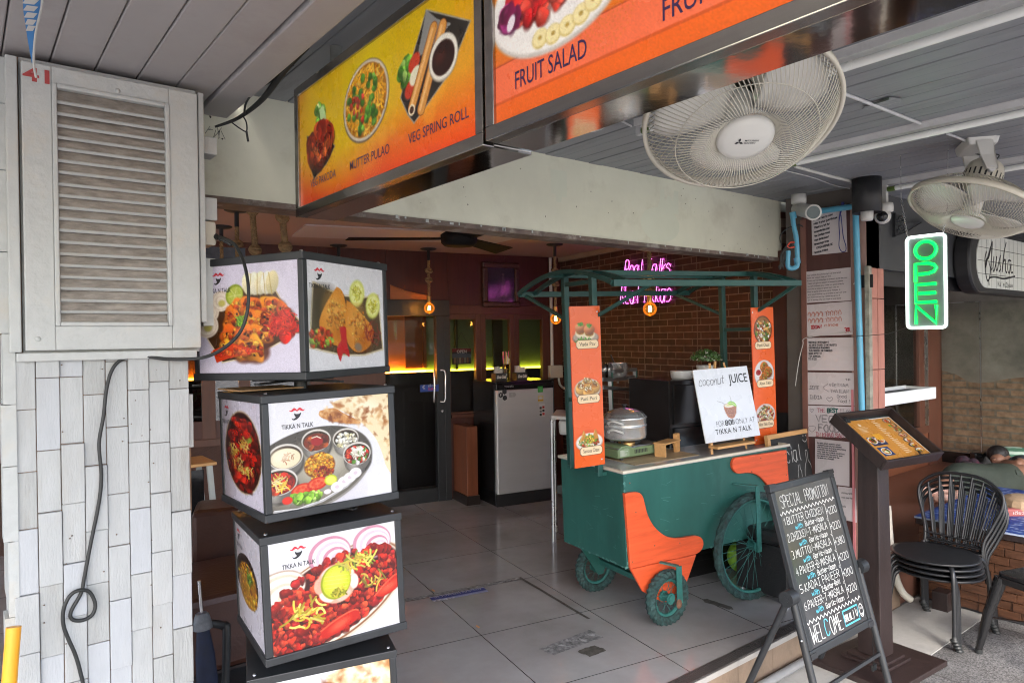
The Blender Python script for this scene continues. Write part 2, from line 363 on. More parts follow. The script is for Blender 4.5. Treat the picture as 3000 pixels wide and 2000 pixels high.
def ribbon(mb, q, Z, wd, mi=0):
    vs = []; k = len(q)
    for i in range(k):
        d = q[min(i + 1, k - 1)] - q[max(i - 1, 0)]; n = np.linalg.norm(d); d = d / n if n > 1e-9 else np.array([1.0, 0, 0])
        e = wd * .35 * (d if i == k - 1 else -d if i == 0 else 0 * d); s_ = np.cross(Z, d) * wd / 2; vs += [q[i] + s_ + e, q[i] - s_ + e]
    mb.add(vs, [(2 * i, 2 * i + 1, 2 * i + 3, 2 * i + 2) for i in range(k - 1)], mi)
def catmull(pts, k=6): return smooth([np.array(p, float) for p in pts], k)
def rrect(w, h, r, n=5, cx=0.0, cy=0.0):
    o = []
    for sx, sy, a0 in ((1, -1, -90), (1, 1, 0), (-1, 1, 90), (-1, -1, 180)):
        for i in range(n + 1):
            a = rad(a0 + 90 * i / n); o.append((cx + sx * (w / 2 - r) + r * math.cos(a), cy + sy * (h / 2 - r) + r * math.sin(a)))
    return o
def frame_from(o, X, Yv): 
    X = unit(X); Z = unit(np.cross(X, Yv)); Y = np.cross(Z, X); return M4(np.stack([X, Y, Z], 1), o)
# ------------------------------------------------------------------ shared materials
m_white = mat('white_paint', (0.40, 0.415, 0.42), 0.55, var=0.08, scale=9, stretch=(3, 3, .6), dirt=(0.36, 0.34, 0.30), dirt_amt=0.45, dscale=5, bump=0.25, bscale=70)
m_white2 = mat('old_white_paint', (0.44, 0.46, 0.455), 0.5, var=0.07, scale=14, dirt=(0.42, 0.36, 0.27), dirt_amt=0.5, dscale=7, bump=0.35, bscale=45)
m_dust = mat('dusty_slat_top', (0.29, 0.265, 0.235), 0.8, var=0.35, scale=18, stretch=(1, 1, 3), bump=0.3)
m_bare = mat('bare_wood', (0.22, 0.13, 0.075), 0.7, var=0.3, scale=12, stretch=(4, 4, .6), bump=0.3)
m_soffit = mat('grey_soffit_paint', (0.31, 0.30, 0.31), 0.5, var=0.08, scale=3, dirt=(0.18, 0.155, 0.15), dirt_amt=0.5, dscale=3, bump=0.06, bscale=20)
m_canopy = mat('canopy_paint', (0.225, 0.235, 0.255), 0.5, var=0.10, scale=4, stretch=(3, .5, 1), dirt=(0.09, 0.09, 0.10), dirt_amt=0.6, dscale=3.5, bump=0.08)
m_lintel = mat('pale_green_render', (0.62, 0.62, 0.51), 0.6, var=0.08, scale=2.2, dirt=(0.36, 0.33, 0.24), dirt_amt=0.5, dscale=2.6, bump=0.15, bscale=25)
m_steel = mat('brushed_steel', (0.42, 0.40, 0.38), 0.2, 1.0, var=0.12, scale=5, stretch=(1, .3, 8), rvar=0.1)
m_mirror = mat('polished_steel', (0.66, 0.63, 0.60), 0.085, 1.0, var=0.1, scale=2.2, rvar=0.05, bump=0.08, bscale=5)
m_chrome = mat('chrome', (0.80, 0.80, 0.80), 0.24, 0.75, var=0.05, rvar=0.05)
m_alu = mat('aluminium', (0.6, 0.6, 0.61), 0.28, 1.0, var=0.08)
m_black = mat('black_frame', (0.022, 0.024, 0.027), 0.42, var=0.15, scale=20)
m_blackgl = mat('black_gloss', (0.012, 0.012, 0.013), 0.15, var=0.1)
m_blackpl = mat('black_plastic', (0.02, 0.02, 0.022), 0.5, var=0.15)
m_rubber = mat('cable_rubber', (0.018, 0.02, 0.02), 0.5, var=0.2, scale=30)
m_green = mat('teal_cart_paint', (0.018, 0.10, 0.085), 0.45, var=0.3, scale=2.5, stretch=(1, 1, .4), dirt=(0.045, 0.16, 0.14), dirt_amt=0.5, dscale=6, bump=0.05, bscale=30)
m_frame = mat('dark_teal_frame', (0.012, 0.068, 0.060), 0.42, var=0.2, scale=5, dirt=(0.03, 0.11, 0.10), dirt_amt=0.5, dscale=8)
m_greenw = mat('teal_wheel_paint', (0.025, 0.14, 0.125), 0.55, var=0.25, scale=25, bump=0.3)
m_tyre = mat('painted_tyre', (0.022, 0.058, 0.056), 0.8, var=0.7, scale=34, dirt=(0.02, 0.02, 0.02), dirt_amt=1.0, dscale=30, bump=0.6, bscale=60)
m_orange = mat('orange_laminate', (0.72, 0.10, 0.030), 0.42, var=0.16, scale=7, stretch=(.5, 1, 5), dirt=(0.45, 0.06, 0.02), dirt_amt=0.5, dscale=9, bump=0.12)
m_wood = mat('brown_panel', (0.060, 0.012, 0.006), 0.38, var=0.2, scale=5, stretch=(6, 6, .5), bump=0.03)
m_woodf = mat('brown_frame', (0.09, 0.026, 0.013), 0.4, var=0.2, scale=6, stretch=(5, 5, .6))
m_pine = mat('light_wood', (0.60, 0.33, 0.13), 0.5, var=0.15, scale=6, stretch=(1, 8, 8), bump=0.05)
m_dkwood = mat('dark_stained_wood', (0.022, 0.013, 0.012), 0.45, var=0.3, scale=6, stretch=(6, 6, .7), dirt=(0.06, 0.05, 0.045), dirt_amt=0.2, dscale=14, bump=0.12)
m_rope = mat('rope', (0.25, 0.16, 0.075), 0.9, var=0.35, scale=60, bump=0.5, bscale=120)
m_pvc = mat('blue_pvc', (0.10, 0.36, 0.52), 0.35, var=0.1)
m_whpl = mat('white_plastic', (0.56, 0.555, 0.53), 0.35, var=0.04)
m_cream = mat('cream_plastic', (0.50, 0.47, 0.40), 0.35, var=0.05)
m_leather = mat('black_leather', (0.016, 0.016, 0.017), 0.33, var=0.2, bump=0.2, bscale=90)
m_brleather = mat('brown_leather', (0.055, 0.022, 0.015), 0.35, var=0.2, bump=0.15, bscale=70)
m_pr_gloss = printmat('gloss_print', 0.28, coat=0.25)
m_pr_matt = printmat('matt_print', 0.5)
m_ink = mat('black_ink', (0.02, 0.02, 0.025), 0.5, var=0.1)
m_purple_ink = mat('purple_ink', (0.045, 0.02, 0.09), 0.5, var=0.1)
m_chalkw = mat('white_chalk', (0.62, 0.62, 0.60), 0.8, var=0.06, scale=60)
m_chalkb = mat('blue_chalk', (0.10, 0.52, 0.66), 0.8, var=0.06)
m_glass = glass('window_glass', mixf=0.0, ior=1.2)
m_dglass = glass('dark_window_glass', mixf=0.05, trans=(0.55, 0.55, 0.55))

# ------------------------------------------------------------------ street, floor, kerb
def pavement_mat():
    m, nt, b = _new('granite_paving'); L = nt.links.new; tc = N(nt, 'ShaderNodeTexCoord')
    v = N(nt, 'ShaderNodeTexNoise'); v.inputs['Scale'].default_value = 130; v.inputs['Detail'].default_value = 3; L(tc.outputs['Object'], v.inputs[0])
    r = N(nt, 'ShaderNodeValToRGB'); r.color_ramp.elements[0].position = 0.35; r.color_ramp.elements[1].position = 0.68
    r.color_ramp.elements[0].color = (0.045, 0.045, 0.047, 1); r.color_ramp.elements[1].color = (0.26, 0.26, 0.265, 1); L(v.outputs['Fac'], r.inputs[0])
    n = N(nt, 'ShaderNodeTexNoise'); n.inputs['Scale'].default_value = 2.5; n.inputs['Detail'].default_value = 8; L(tc.outputs['Object'], n.inputs[0])
    r2 = N(nt, 'ShaderNodeValToRGB'); r2.color_ramp.elements[0].position = 0.35; r2.color_ramp.elements[1].position = 0.7; r2.color_ramp.elements[0].color = (0.62, 0.6, 0.58, 1); r2.color_ramp.elements[1].color = (1.05, 1.05, 1.05, 1)
    L(n.outputs['Fac'], r2.inputs[0]); mx = N(nt, 'ShaderNodeMix', data_type='RGBA', blend_type='MULTIPLY'); mx.inputs[0].default_value = 1
    L(r.outputs[0], mx.inputs[6]); L(r2.outputs[0], mx.inputs[7])
    bk = N(nt, 'ShaderNodeTexBrick'); bk.offset = 0.5; bk.inputs['Color1'].default_value = (1, 1, 1, 1); bk.inputs['Color2'].default_value = (0.86, 0.86, 0.87, 1); bk.inputs['Mortar'].default_value = (0.5, 0.48, 0.46, 1)
    bk.inputs['Scale'].default_value = 1; bk.inputs['Mortar Size'].default_value = 0.006; bk.inputs['Brick Width'].default_value = 0.9; bk.inputs['Row Height'].default_value = 0.6
    mp = N(nt, 'ShaderNodeMapping'); mp.inputs['Location'].default_value = (0.2, 0.13, 0); L(tc.outputs['Object'], mp.inputs[0]); L(mp.outputs[0], bk.inputs[0])
    m2 = N(nt, 'ShaderNodeMix', data_type='RGBA', blend_type='MULTIPLY'); m2.inputs[0].default_value = 1; L(mx.outputs[2], m2.inputs[6]); L(bk.outputs[0], m2.inputs[7])
    L(m2.outputs[2], b.inputs['Base Color']); b.inputs['Roughness'].default_value = 0.62
    bp = N(nt, 'ShaderNodeBump'); bp.inputs['Strength'].default_value = 0.25; bp.inputs['Distance'].default_value = 0.004; L(v.outputs['Fac'], bp.inputs['Height']); L(bp.outputs[0], b.inputs['Normal']); return m
ST = -0.18
MB().add([(-400, -400, ST), (400, -400, ST), (400, 2.2, ST), (-400, 2.2, ST)], [(0, 1, 2, 3)]).build('pavement', pavement_mat(), kind='structure')
m_cem = mat('cement_screed', (0.30, 0.295, 0.28), 0.75, var=0.2, scale=5, dirt=(0.12, 0.115, 0.11), dirt_amt=0.5, dscale=5, bump=0.3, bscale=40)
_a = PZ(2659, 1883, ST)
MB().box(0.6, 5.2, 1.56, 1.957, ST, ST + 0.006).build('cement_path_strip', m_cem, kind='structure')
def floor_mat():
    m, nt, b = _new('floor_tiles'); L = nt.links.new; tc = N(nt, 'ShaderNodeTexCoord'); mp = N(nt, 'ShaderNodeMapping'); mp.inputs['Location'].default_value = (-1.52 + 0.675 * 4, -2.685 + 0.647 * 6, 0)
    L(tc.outputs['Object'], mp.inputs[0]); bk = N(nt, 'ShaderNodeTexBrick'); bk.offset = 0.0; bk.inputs['Scale'].default_value = 1
    bk.inputs['Brick Width'].default_value = 0.675; bk.inputs['Row Height'].default_value = 0.647; bk.inputs['Mortar Size'].default_value = 0.0026; bk.inputs['Mortar Smooth'].default_value = 0.2
    bk.inputs['Color1'].default_value = (0.375, 0.372, 0.378, 1); bk.inputs['Color2'].default_value = (0.355, 0.352, 0.358, 1); bk.inputs['Mortar'].default_value = (0.045, 0.036, 0.032, 1); L(mp.outputs[0], bk.inputs[0])
    n = N(nt, 'ShaderNodeTexNoise'); n.inputs['Scale'].default_value = 1.7; n.inputs['Detail'].default_value = 8; n.inputs['Roughness'].default_value = 0.65; L(tc.outputs['Object'], n.inputs[0])
    r = N(nt, 'ShaderNodeValToRGB'); r.color_ramp.elements[0].position = 0.3; r.color_ramp.elements[1].position = 0.75; r.color_ramp.elements[0].color = (0.74, 0.71, 0.69, 1); r.color_ramp.elements[1].color = (1.1, 1.1, 1.1, 1); L(n.outputs['Fac'], r.inputs[0])
    mx = N(nt, 'ShaderNodeMix', data_type='RGBA', blend_type='MULTIPLY'); mx.inputs[0].default_value = 1; L(bk.outputs[0], mx.inputs[6]); L(r.outputs[0], mx.inputs[7]); L(mx.outputs[2], b.inputs['Base Color'])
    mr = N(nt, 'ShaderNodeMapRange'); mr.inputs[3].default_value = 0.03; mr.inputs[4].default_value = 0.20; L(n.outputs['Fac'], mr.inputs[0]); L(mr.outputs[0], b.inputs['Roughness'])
    b.inputs['Specular IOR Level'].default_value = 0.5; return m
_fl = MB()
def inv_room(p): return RM[:3, :3].T @ np.array(p, float)
_pts = [inv_room(p) for p in [(-4, 2.035, 0), (4.66, 2.035, 0), (4.66, 6.2, 0), (4.9, 9.5, 0), (-4, 9.5, 0)]]
_fo = MB().add(_pts, [(0, 1, 2, 3, 4)]).build('shop_floor', floor_mat(), kind='structure'); _fo.matrix_world = Matrix(RM.tolist())
m_kerb = mat('stained_step_stone', (0.23, 0.165, 0.115), 0.7, var=0.25, scale=4, dirt=(0.07, 0.05, 0.035), dirt_amt=0.6, dscale=5, bump=0.2)
m_kedge = mat('step_cement_edge', (0.36, 0.34, 0.32), 0.7, var=0.2, scale=9, dirt=(0.12, 0.1, 0.09), dirt_amt=0.5, dscale=9)
m_strip = mat('ribbed_steel_strip', (0.16, 0.145, 0.14), 0.4, 0.7, var=0.15)
k = MB(); x = -1.0
while x < 4.66: k.box(x + .0015, min(x + .3, 4.66) - .0015, 1.965, 2.04, ST, -0.03, 0); x += 0.3
k.box(-1, 4.66, 1.962, 2.04, -0.03, -0.004, 1)
for i in range(6): k.box(-1, 4.66, 1.968 + i * 0.0115, 1.975 + i * 0.0115, -0.004, 0.003, 2)
k.box(-1, 4.66, 1.966, 2.037, -0.004, 0.0, 2); k.box(4.655, 4.66, 2.04, 2.3, ST, 0, 0)
k.build('kerb', [m_kerb, m_kedge, m_strip], kind='structure')
# worn patches and the cracked joint on the tiles (kinds of wear with their own shape)
m_patch = mat('bare_glue_patch', (0.16, 0.16, 0.165), 0.85, var=0.7, scale=38, dirt=(0.55, 0.55, 0.56), dirt_amt=0.9, dscale=20, bump=0.4)
m_patch2 = mat('dark_glue_patch', (0.075, 0.07, 0.06), 0.9, var=0.5, scale=30, bump=0.4)
def patch(name, px, m, z=0.0025, jag=0.006):
    P = [PZ(*p) for p in px]; o = []
    for i in range(len(P)):
        a, b = P[i], P[(i + 1) % len(P)]
        for t in np.linspace(0, 1, 9)[:-1]: q = a + (b - a) * t; o.append((q[0] + random.uniform(-jag, jag), q[1] + random.uniform(-jag, jag), z))
    return MB().add(o, [tuple(range(len(o)))]).build(name, m, kind='structure')
patch('worn_floor_patch', [(1577, 1900), (1728, 1845), (1766, 1866), (1622, 1920)], m_patch)
patch('dark_floor_patch', [(1692, 1908), (1742, 1889), (1777, 1904), (1728, 1925)], m_patch2)
patch('oval_floor_scar', [(2058, 1755), (2072, 1754), (2145, 1778), (2149, 1785), (2135, 1785), (2064, 1764)], m_patch2, jag=0.003)
patch('cracked_floor_joint', [(1171, 1756), (1249, 1744), (1510, 1692), (1524, 1696), (1400, 1723), (1250, 1750), (1171, 1762)], m_patch, jag=0.004)
patch('open_floor_joint', [(1519, 1692), (1527, 1690), (1730, 1812), (1718, 1812)], m_patch2, jag=0.003)

t = thing('floor_sticker', 'worn blue and white floor warning sticker beside the cracked tile joint', 'sticker', at=PZ(1340, 1740, 0.003)); q = [PZ(x, y, .003) for x, y in ((1257, 1749), (1416, 1719), (1430, 1729), (1270, 1762))]
p = Print(120, 22, '2f3f8e'); p.a[14:] = hs('9aa2c8'); p.a[:2] = hs('c8cce0'); p.blobs(.2, .9, .2, .02, 12, .02, .05, ['b8bcd0', 'a8a8b0']); p.grain(.06); p.build('print', q[0], q[1], q[3], m_pr_matt, t)
m = MB(); e = unit(q[1] - q[0]); put_text(m, '\u0e23\u0e30\u0e27\u0e31\u0e07\u0e1e\u0e37\u0e49\u0e19\u0e15\u0e48\u0e32\u0e07\u0e23\u0e30\u0e14\u0e31\u0e1a', (q[0] + q[1]) * .3 + (q[2] + q[3]) * .2 + np.array([0, 0, .0008]), e, np.cross(_z, e), np.linalg.norm(q[3] - q[0]) * .42, np.linalg.norm(q[1] - q[0]) * .86); m.build('lettering', m_white2, t)
for x, y in ((1270, 1729), (1400, 1835)):
    q = PZ(x, y, .002); m = MB(); m.add([q + np.array([a, b, c]) for a, b, c in ((-.006, -.018, 0), (.006, -.012, .001), (.004, .018, .004), (-.005, .012, .002))], [(0, 1, 2, 3)]); tag(m.build('fallen_petal', mat('dry_petal', (.55, .25, .08), .7)), 'small dry orange petal lying on the floor ' + ('above the blue sticker' if y < 1800 else 'below the blue sticker'), 'petal', 'fallen petals on the tiles')
# ------------------------------------------------------------------ soffit over the pillar, canopy over the pavement, ceilings
s = MB(); x = 0.662 - 0.1115
while x > -2.2:
    s.box(x, x + 0.1085, -0.7, 2.62, 2.36 + random.uniform(-.002, .002), 2.385); x -= 0.1115
s.box(-2.2, 0.66, -0.7, 2.62, 2.385, 2.47)
s.build('plank_soffit', m_soffit, bevel=0.004, kind='structure')
s = MB(); s.box(0.667, 0.765, -0.7, 2.60, 2.352, 2.47); s.box(0.768, 0.79, -0.7, 2.58, 2.40, 2.47)
s.build('soffit_edge_beam', m_soffit, bevel=0.004, kind='structure')
s = MB(); x = 0.795; CZ = 2.46
while x < 12:
    w = 0.1; s.box(x, x + w - .005, -0.7, 2.62 if x < 4.6 else 2.62, CZ + random.uniform(-.0015, .0015), CZ + 0.02); x += w
s.box(0.795, 12, -0.7, 2.62, CZ + .02, CZ + 0.05)
s.build('canopy_ceiling', m_canopy, bevel=0.003, kind='structure')

# lintel wall over the opening
LY = 2.62
t = thing('lintel_wall', 'pale green rendered beam wall over the open shop front with scuffed peeling lower edge', 'wall', at=(2.5, LY, 2.1))
MB().box(-2.2, 4.44, LY, LY + 0.12, 2.075, 2.9).build('wall_face', m_lintel, t)
MB().box(-6, 12, 2.74, 10, 2.9, 2.95).build('light_stop_slab', m_black, kind='structure')  # unseen slab added above to stop sky light leaking in over the lintel
MB().box(-6, -2.2, LY, LY + .12, 0, 2.9).build('street_wall', m_lintel, kind='structure'); MB().box(4.44, 12.2, LY + .02, LY + .12, CZ - .06, 2.9).build('upper_wall', m_lintel, kind='structure')
tr = MB(); x = -2.2
while x < 4.43:
    w = random.uniform(.25, .6); tr.box(x, min(x + w, 4.44), LY - 0.006, LY + 0.125, 2.052 + random.uniform(-.001, .001), 2.0745, 0); x += w
for _ in range(26):
    x = random.uniform(0.6, 4.4); w = random.uniform(.004, .02); tr.box(x, x + w, LY - 0.0085, LY - .0062, 2.056 + random.uniform(0, .01), 2.07 + random.uniform(0, .008), 1)
tr.build('edge_trim', [mat('peeling_edge', (0.13, 0.095, 0.08), 0.6, var=0.4, scale=14, dirt=(0.5, 0.48, 0.44), dirt_amt=0.7, dscale=9), m_white2], t)
sc = MB()                                                   # ghost of a removed fan, plaster scars, nail holes
for _ in range(40):
    p = (random.uniform(0.7, 4.3), LY - 0.0006, random.uniform(2.09, 2.44)); r = random.uniform(.0015, .004)
    sc.add([(p[0] + r * math.cos(a) * random.uniform(.6, 1.4), p[1], p[2] + r * math.sin(a) * random.uniform(.6, 1.6)) for a in np.linspace(0, 5.4, 7)], [tuple(range(7))])
sc.build('nail_holes', mat('old_hole', (0.06, 0.055, 0.05), 0.9), t)
gh = MB(); o = PY(1985, 640, LY - .0004)
def stain(mb, pts, th): mb.add([(p[0], LY - th, p[1]) for p in pts], [tuple(range(len(pts)))])
c = PY(1935, 660, LY); stain(gh, [(c[0] + .17 * math.cos(a), 2.19 + .10 * math.sin(a)) for a in np.linspace(0, 6.28, 26)[:-1]], .0004)
c = PY(1955, 585, LY); c[2] = max(c[2], 2.24); stain(gh, [(c[0] - .1, c[2] - .08), (c[0] - .07, c[2] - .02), (c[0] - .06, c[2] + .05), (c[0] - .03, c[2] + .055), (c[0] - .02, c[2] - .01), (c[0] + .01, c[2] + .03), (c[0] + .05, c[2] - .01), (c[0] + .06, c[2] + .06), (c[0] + .1, c[2] + .06), (c[0] + .1, c[2] - .08)], .0007)
c = PY(1637, 540, LY); stain(gh, [(c[0] - .055, c[2] - .05), (c[0] - .055, c[2] + .07), (c[0] + .055, c[2] + .07), (c[0] + .055, c[2] - .06), (c[0] + .02, c[2] - .06), (c[0] + .015, c[2] - .09), (c[0] - .02, c[2] - .09), (c[0] - .025, c[2] - .05)], .0007)
gh.build('paint_ghost', mat('fresher_render', (0.585, 0.605, 0.50), 0.6, var=0.05, scale=3), t)

# interior ceiling
m_iceil = mat('interior_ceiling_paint', (0.38, 0.255, 0.215), 0.6, var=0.05, scale=3)
IZ = 2.39
c = MB(); c.box(-3.0, 5.3, LY + 0.12, 9.6, IZ, IZ + 0.03); c.build('interior_ceiling', m_iceil, kind='structure')
c = MB(); q = [PZ(*p, IZ - .012) for p in [(855, 694), (895, 661), (1550, 690), (1440, 716)]]
c.add(q + [p + np.array([0, 0, .011]) for p in q], [(0, 1, 2, 3), (4, 7, 6, 5), (0, 4, 5, 1), (1, 5, 6, 2), (2, 6, 7, 3), (3, 7, 4, 0)]); c.build('ceiling_panel', mat('pale_ceiling_panel', (0.50, 0.43, 0.43), 0.55, var=0.04), kind='structure')

# ------------------------------------------------------------------ brick side wall of the room
def brick_mat(name, c1, c2, mo, bw, rh, ms, M=None, offset=0.5, rough=0.55, dirt=None, sq=1.0):
    m, nt, b = _new(name); L = nt.links.new; tc = N(nt, 'ShaderNodeTexCoord'); bk = N(nt, 'ShaderNodeTexBrick'); bk.offset = offset; bk.inputs['Scale'].default_value = 1
    bk.inputs['Brick Width'].default_value = bw; bk.inputs['Row Height'].default_value = rh; bk.inputs['Mortar Size'].default_value = ms; bk.inputs['Mortar Smooth'].default_value = 0.15; bk.inputs['Bias'].default_value = -.1
    bk.inputs['Color1'].default_value = rgba(c1); bk.inputs['Color2'].default_value = rgba(c2); bk.inputs['Mortar'].default_value = rgba(mo); L(tc.outputs['Object'], bk.inputs[0])
    n = N(nt, 'ShaderNodeTexNoise'); n.inputs['Scale'].default_value = 14; n.inputs['Detail'].default_value = 8; L(tc.outputs['Object'], n.inputs[0])
    r = N(nt, 'ShaderNodeValToRGB'); r.color_ramp.elements[0].position = 0.3; r.color_ramp.elements[1].position = 0.7; r.color_ramp.elements[0].color = (0.65, 0.62, 0.6, 1); r.color_ramp.elements[1].color = (1.25, 1.25, 1.25, 1); L(n.outputs['Fac'], r.inputs[0])
    mx = N(nt, 'ShaderNodeMix', data_type='RGBA', blend_type='MULTIPLY'); mx.inputs[0].default_value = 1; L(bk.outputs[0], mx.inputs[6]); L(r.outputs[0], mx.inputs[7]); L(mx.outputs[2], b.inputs['Base Color'])
    b.inputs['Roughness'].default_value = rough
    iv = N(nt, 'ShaderNodeMath', operation='SUBTRACT'); iv.inputs[0].default_value = 1; L(bk.outputs['Fac'], iv.inputs[1]); ad = N(nt, 'ShaderNodeMath', operation='MULTIPLY_ADD'); ad.inputs[1].default_value = 0.25; L(n.outputs['Fac'], ad.inputs[0]); L(iv.outputs[0], ad.inputs[2])
    bp = N(nt, 'ShaderNodeBump'); bp.inputs['Strength'].default_value = 0.6; bp.inputs['Distance'].default_value = 0.006; L(ad.outputs[0], bp.inputs['Height']); L(bp.outputs[0], b.inputs['Normal']); return m
TW, BW = 3.86, 6.31
m_brick = brick_mat('red_brown_brick_tile', (0.085, 0.029, 0.018), (0.050, 0.018, 0.012), (0.22, 0.15, 0.115), 0.20, 0.0545, 0.0042)
Rw = np.stack([-BV, _z, -TV], 1)                                   # local x along the wall towards the street, y up
b0, b1 = 3.41, BW
MWALL = M4(Rw, room(TW, b1, 0)); Lw = b1 - b0
t = thing('brick_wall', 'dark red brick side wall inside the shop behind the green cart', 'wall', MWALL)
q = MB().box(0, Lw, 0, IZ, -0.1, 0)
q.build('brickwork', m_brick, t, local=True)
j = MB()
for xx in (0.72, 1.39, 2.06, 2.73): j.box(xx - .004, xx + .004, 0, IZ, 0, 0.0012)
j.build('panel_joint', mat('joint_mortar', (0.18, 0.125, 0.095), 0.7), t, local=True)
MB().box(0, Lw, IZ - 0.045, IZ - .001, 0.001, 0.03).build('cornice', mat('cornice_paint', (0.33, 0.235, 0.16), 0.5), t, local=True)

# ------------------------------------------------------------------ panelled back wall, door, windows
def rbox(mb, t0, t1, b0, b1, z0, z1, mi=0): return mb.box(t0, t1, b0, b1, z0, z1, mi, RM)
tdr = inv_room(PB(1313, 880, BW))[0]; tdl = inv_room(PB(1128, 880, BW))[0]; zdt = PB(1313, 880, BW)[2]
zwt, zws = PB(1450, 921, BW)[2], PB(1350, 1212, BW)[2]
t = thing('back_wall', 'reddish brown wood panelled wall at the back of the shop', 'wall', M4(RM[:3, :3], room(1.5, BW)))
bw = MB()
xx = -3.0
while xx < TW:
    x2 = min(xx + 0.62, TW); rbox(bw, xx + .0015, x2 - .0015, BW, BW + 0.06, zwt + .09, IZ); xx = x2
rbox(bw, -3.0, -1.9, BW, BW + .06, 0, zwt + .088); rbox(bw, tdr + .002, TW, BW, BW + 0.06, 0, zws - .03); 
rbox(bw, -1.9, tdl - .8, BW, BW + .06, 0, 0.9)
bw.build('panelling', m_wood, t)
fr = MB()
rbox(fr, tdr, TW, BW - .015, BW + 0.05, zwt, zwt + .088); rbox(fr, tdr + .01, TW, BW - .03, BW + .05, zws - .035, zws)
px = [1313, 1318, 1393, 1422, 1493, 1520, 1588, 1646]; tt = [inv_room(PB(x, 1000, BW))[0] for x in px]
for a, b in ((0, 1), (2, 3), (4, 5), (6, 7)): rbox(fr, tt[a], tt[b], BW - .012, BW + .045, zws, zwt)
for a, b in ((2, 3), (4, 5)): rbox(fr, (tt[a] + tt[b]) / 2 - .003, (tt[a] + tt[b]) / 2 + .003, BW - .02, BW - .0125, zws, zwt)
for a, b in ((1, 2), (3, 4), (5, 6)): rbox(fr, tt[a], tt[b], BW - .012, BW + .045, zwt - .05, zwt); rbox(fr, tt[a], tt[b], BW - .012, BW + .045, zws, zws + .02)
fr.build('window_frame', m_woodf, t, bevel=0.003)
for a, b in ((1, 2), (3, 4), (5, 6)):
    w = MB(); rbox(w, tt[a], tt[b], BW + .012, BW + .016, zws + .02, zwt - .05); w.build('window_pane', m_glass, t)
# windows further left along the same wall, seen between pillar and light boxes
fl = MB(); tl = [inv_room(PB(x, 1100, BW))[0] for x in (560, 590, 611, 630, 700, 733, 900, 1128)]
zl0, zl1 = PB(620, 1285, BW)[2], PB(620, 870, BW)[2]
for a, b in ((1, 3), (4, 5)): rbox(fl, tl[a], tl[b], BW - .012, BW + .045, zl0, zl1)
rbox(fl, tl[0] - 1.5, tl[7], BW - .014, BW + .047, zl0 - .06, zl0); rbox(fl, tl[0] - 1.5, tl[7], BW - .014, BW + .047, zl1, zwt + .088); rbox(fl, tl[0] - 1.5, tl[7], BW, BW + .05, 0, zl0 - .06)
rbox(fl, tl[6], tl[7], BW - .012, BW + .045, zl0, zl1)
fl.build('left_window_frame', mat('mid_brown_frame', (0.10, 0.038, 0.024), 0.42, var=0.15, scale=6, stretch=(5, 5, .6)), t, bevel=0.003)
w = MB(); rbox(w, tl[0] - 1.5, tl[6], BW + .012, BW + .016, zl0, zl1); w.build('left_window_pane', m_dglass, t)
# curved light-wood moulding on the panelling
cv = MB(); pts = [PB(x, y, BW - .006) for x, y in [(1143, 835), (1160, 842), (1190, 853), (1220, 860), (1250, 866), (1262, 872)]]; low = [PB(x, 879, BW - .006) for x in (1262, 1143)]
cv.add(pts + low, [tuple(range(len(pts) + 2))]); cv.tube([p - BV * .004 for p in catmull(pts)], .006, 6); cv.build('curved_moulding', mat('honey_wood', (0.28, 0.105, 0.035), 0.35, var=0.15, scale=6, stretch=(.6, 6, 6)), t)

# the room behind, lit by coloured strips along its shelf
t = thing('inner_room', 'dim inner room behind the glass with strip lit orange and green walls', 'room', M4(RM[:3, :3], room(2.5, 7.5)))
ob = MB(); zg = PB(1230, 1087, 6.95)[2]
rbox(ob, -3, 5.2, 9.0, 9.05, 0, IZ); rbox(ob, 5.15, 5.2, BW + .1, 9, 0, IZ); rbox(ob, -3, 5.2, BW + .1, 9, IZ - .02, IZ); ob.build('dark_wall', mat('dark_inner_wall', (0.03, 0.025, 0.022), 0.6), t)
tm = tt[0]
g1 = MB(); rbox(g1, -0.6, tm + .03, 7.05, 7.1, zg, IZ - .03); g1.build('orange_wall', mat('orange_wall_paint', (0.55, 0.24, 0.07), 0.5, var=0.1, scale=2), t)
g2 = MB(); rbox(g2, tm + .03, TW + 0.5, 7.05, 7.1, zg, IZ - .03); g2.build('green_wall', mat('green_wall_paint', (0.13, 0.20, 0.10), 0.5, var=0.1, scale=2), t)
sh = MB(); rbox(sh, -0.6, TW + .5, 6.93, 7.1, zg - .05, zg - .012); rbox(sh, -0.6, TW + .5, 7.0, 7.1, 0, zg - .05); sh.build('shelf', m_blackpl, t)
e1 = MB(); rbox(e1, -0.6, tm + .03, 7.02, 7.045, zg - .010, zg + .006); e1.build('light_strip', emit('orange_strip', (1.0, 0.36, 0.03), 11), t)
e2 = MB(); rbox(e2, tm + .03, TW + .5, 7.02, 7.045, zg - .010, zg + .006); e2.build('light_strip', emit('yellow_strip', (1.0, 0.78, 0.04), 3.5), t)
pr = MB()
for x0, x1 in ((1190, 1240), (1243, 1252)): a = inv_room(PB(x0, 1000, 7.0))[0]; b = inv_room(PB(x1, 1000, 7.0))[0]; rbox(pr, a, b, 7.03, 7.048, zg + .03, IZ - .1)
pr.build('panel_post', mat('inner_post', (0.25, 0.10, 0.04), 0.5), t)
gp = MB(); a = inv_room(PB(1335, 1000, 7.0))[0]; rbox(gp, a, a + .025, 7.0, 7.045, zg, IZ - .03); a = inv_room(PB(1447, 1000, 7))[0]; rbox(gp, a, a + .12, 7.02, 7.045, zg, IZ - .03); gp.build('panel_post', mat('green_post', (0.05, 0.06, 0.035), 0.5), t)

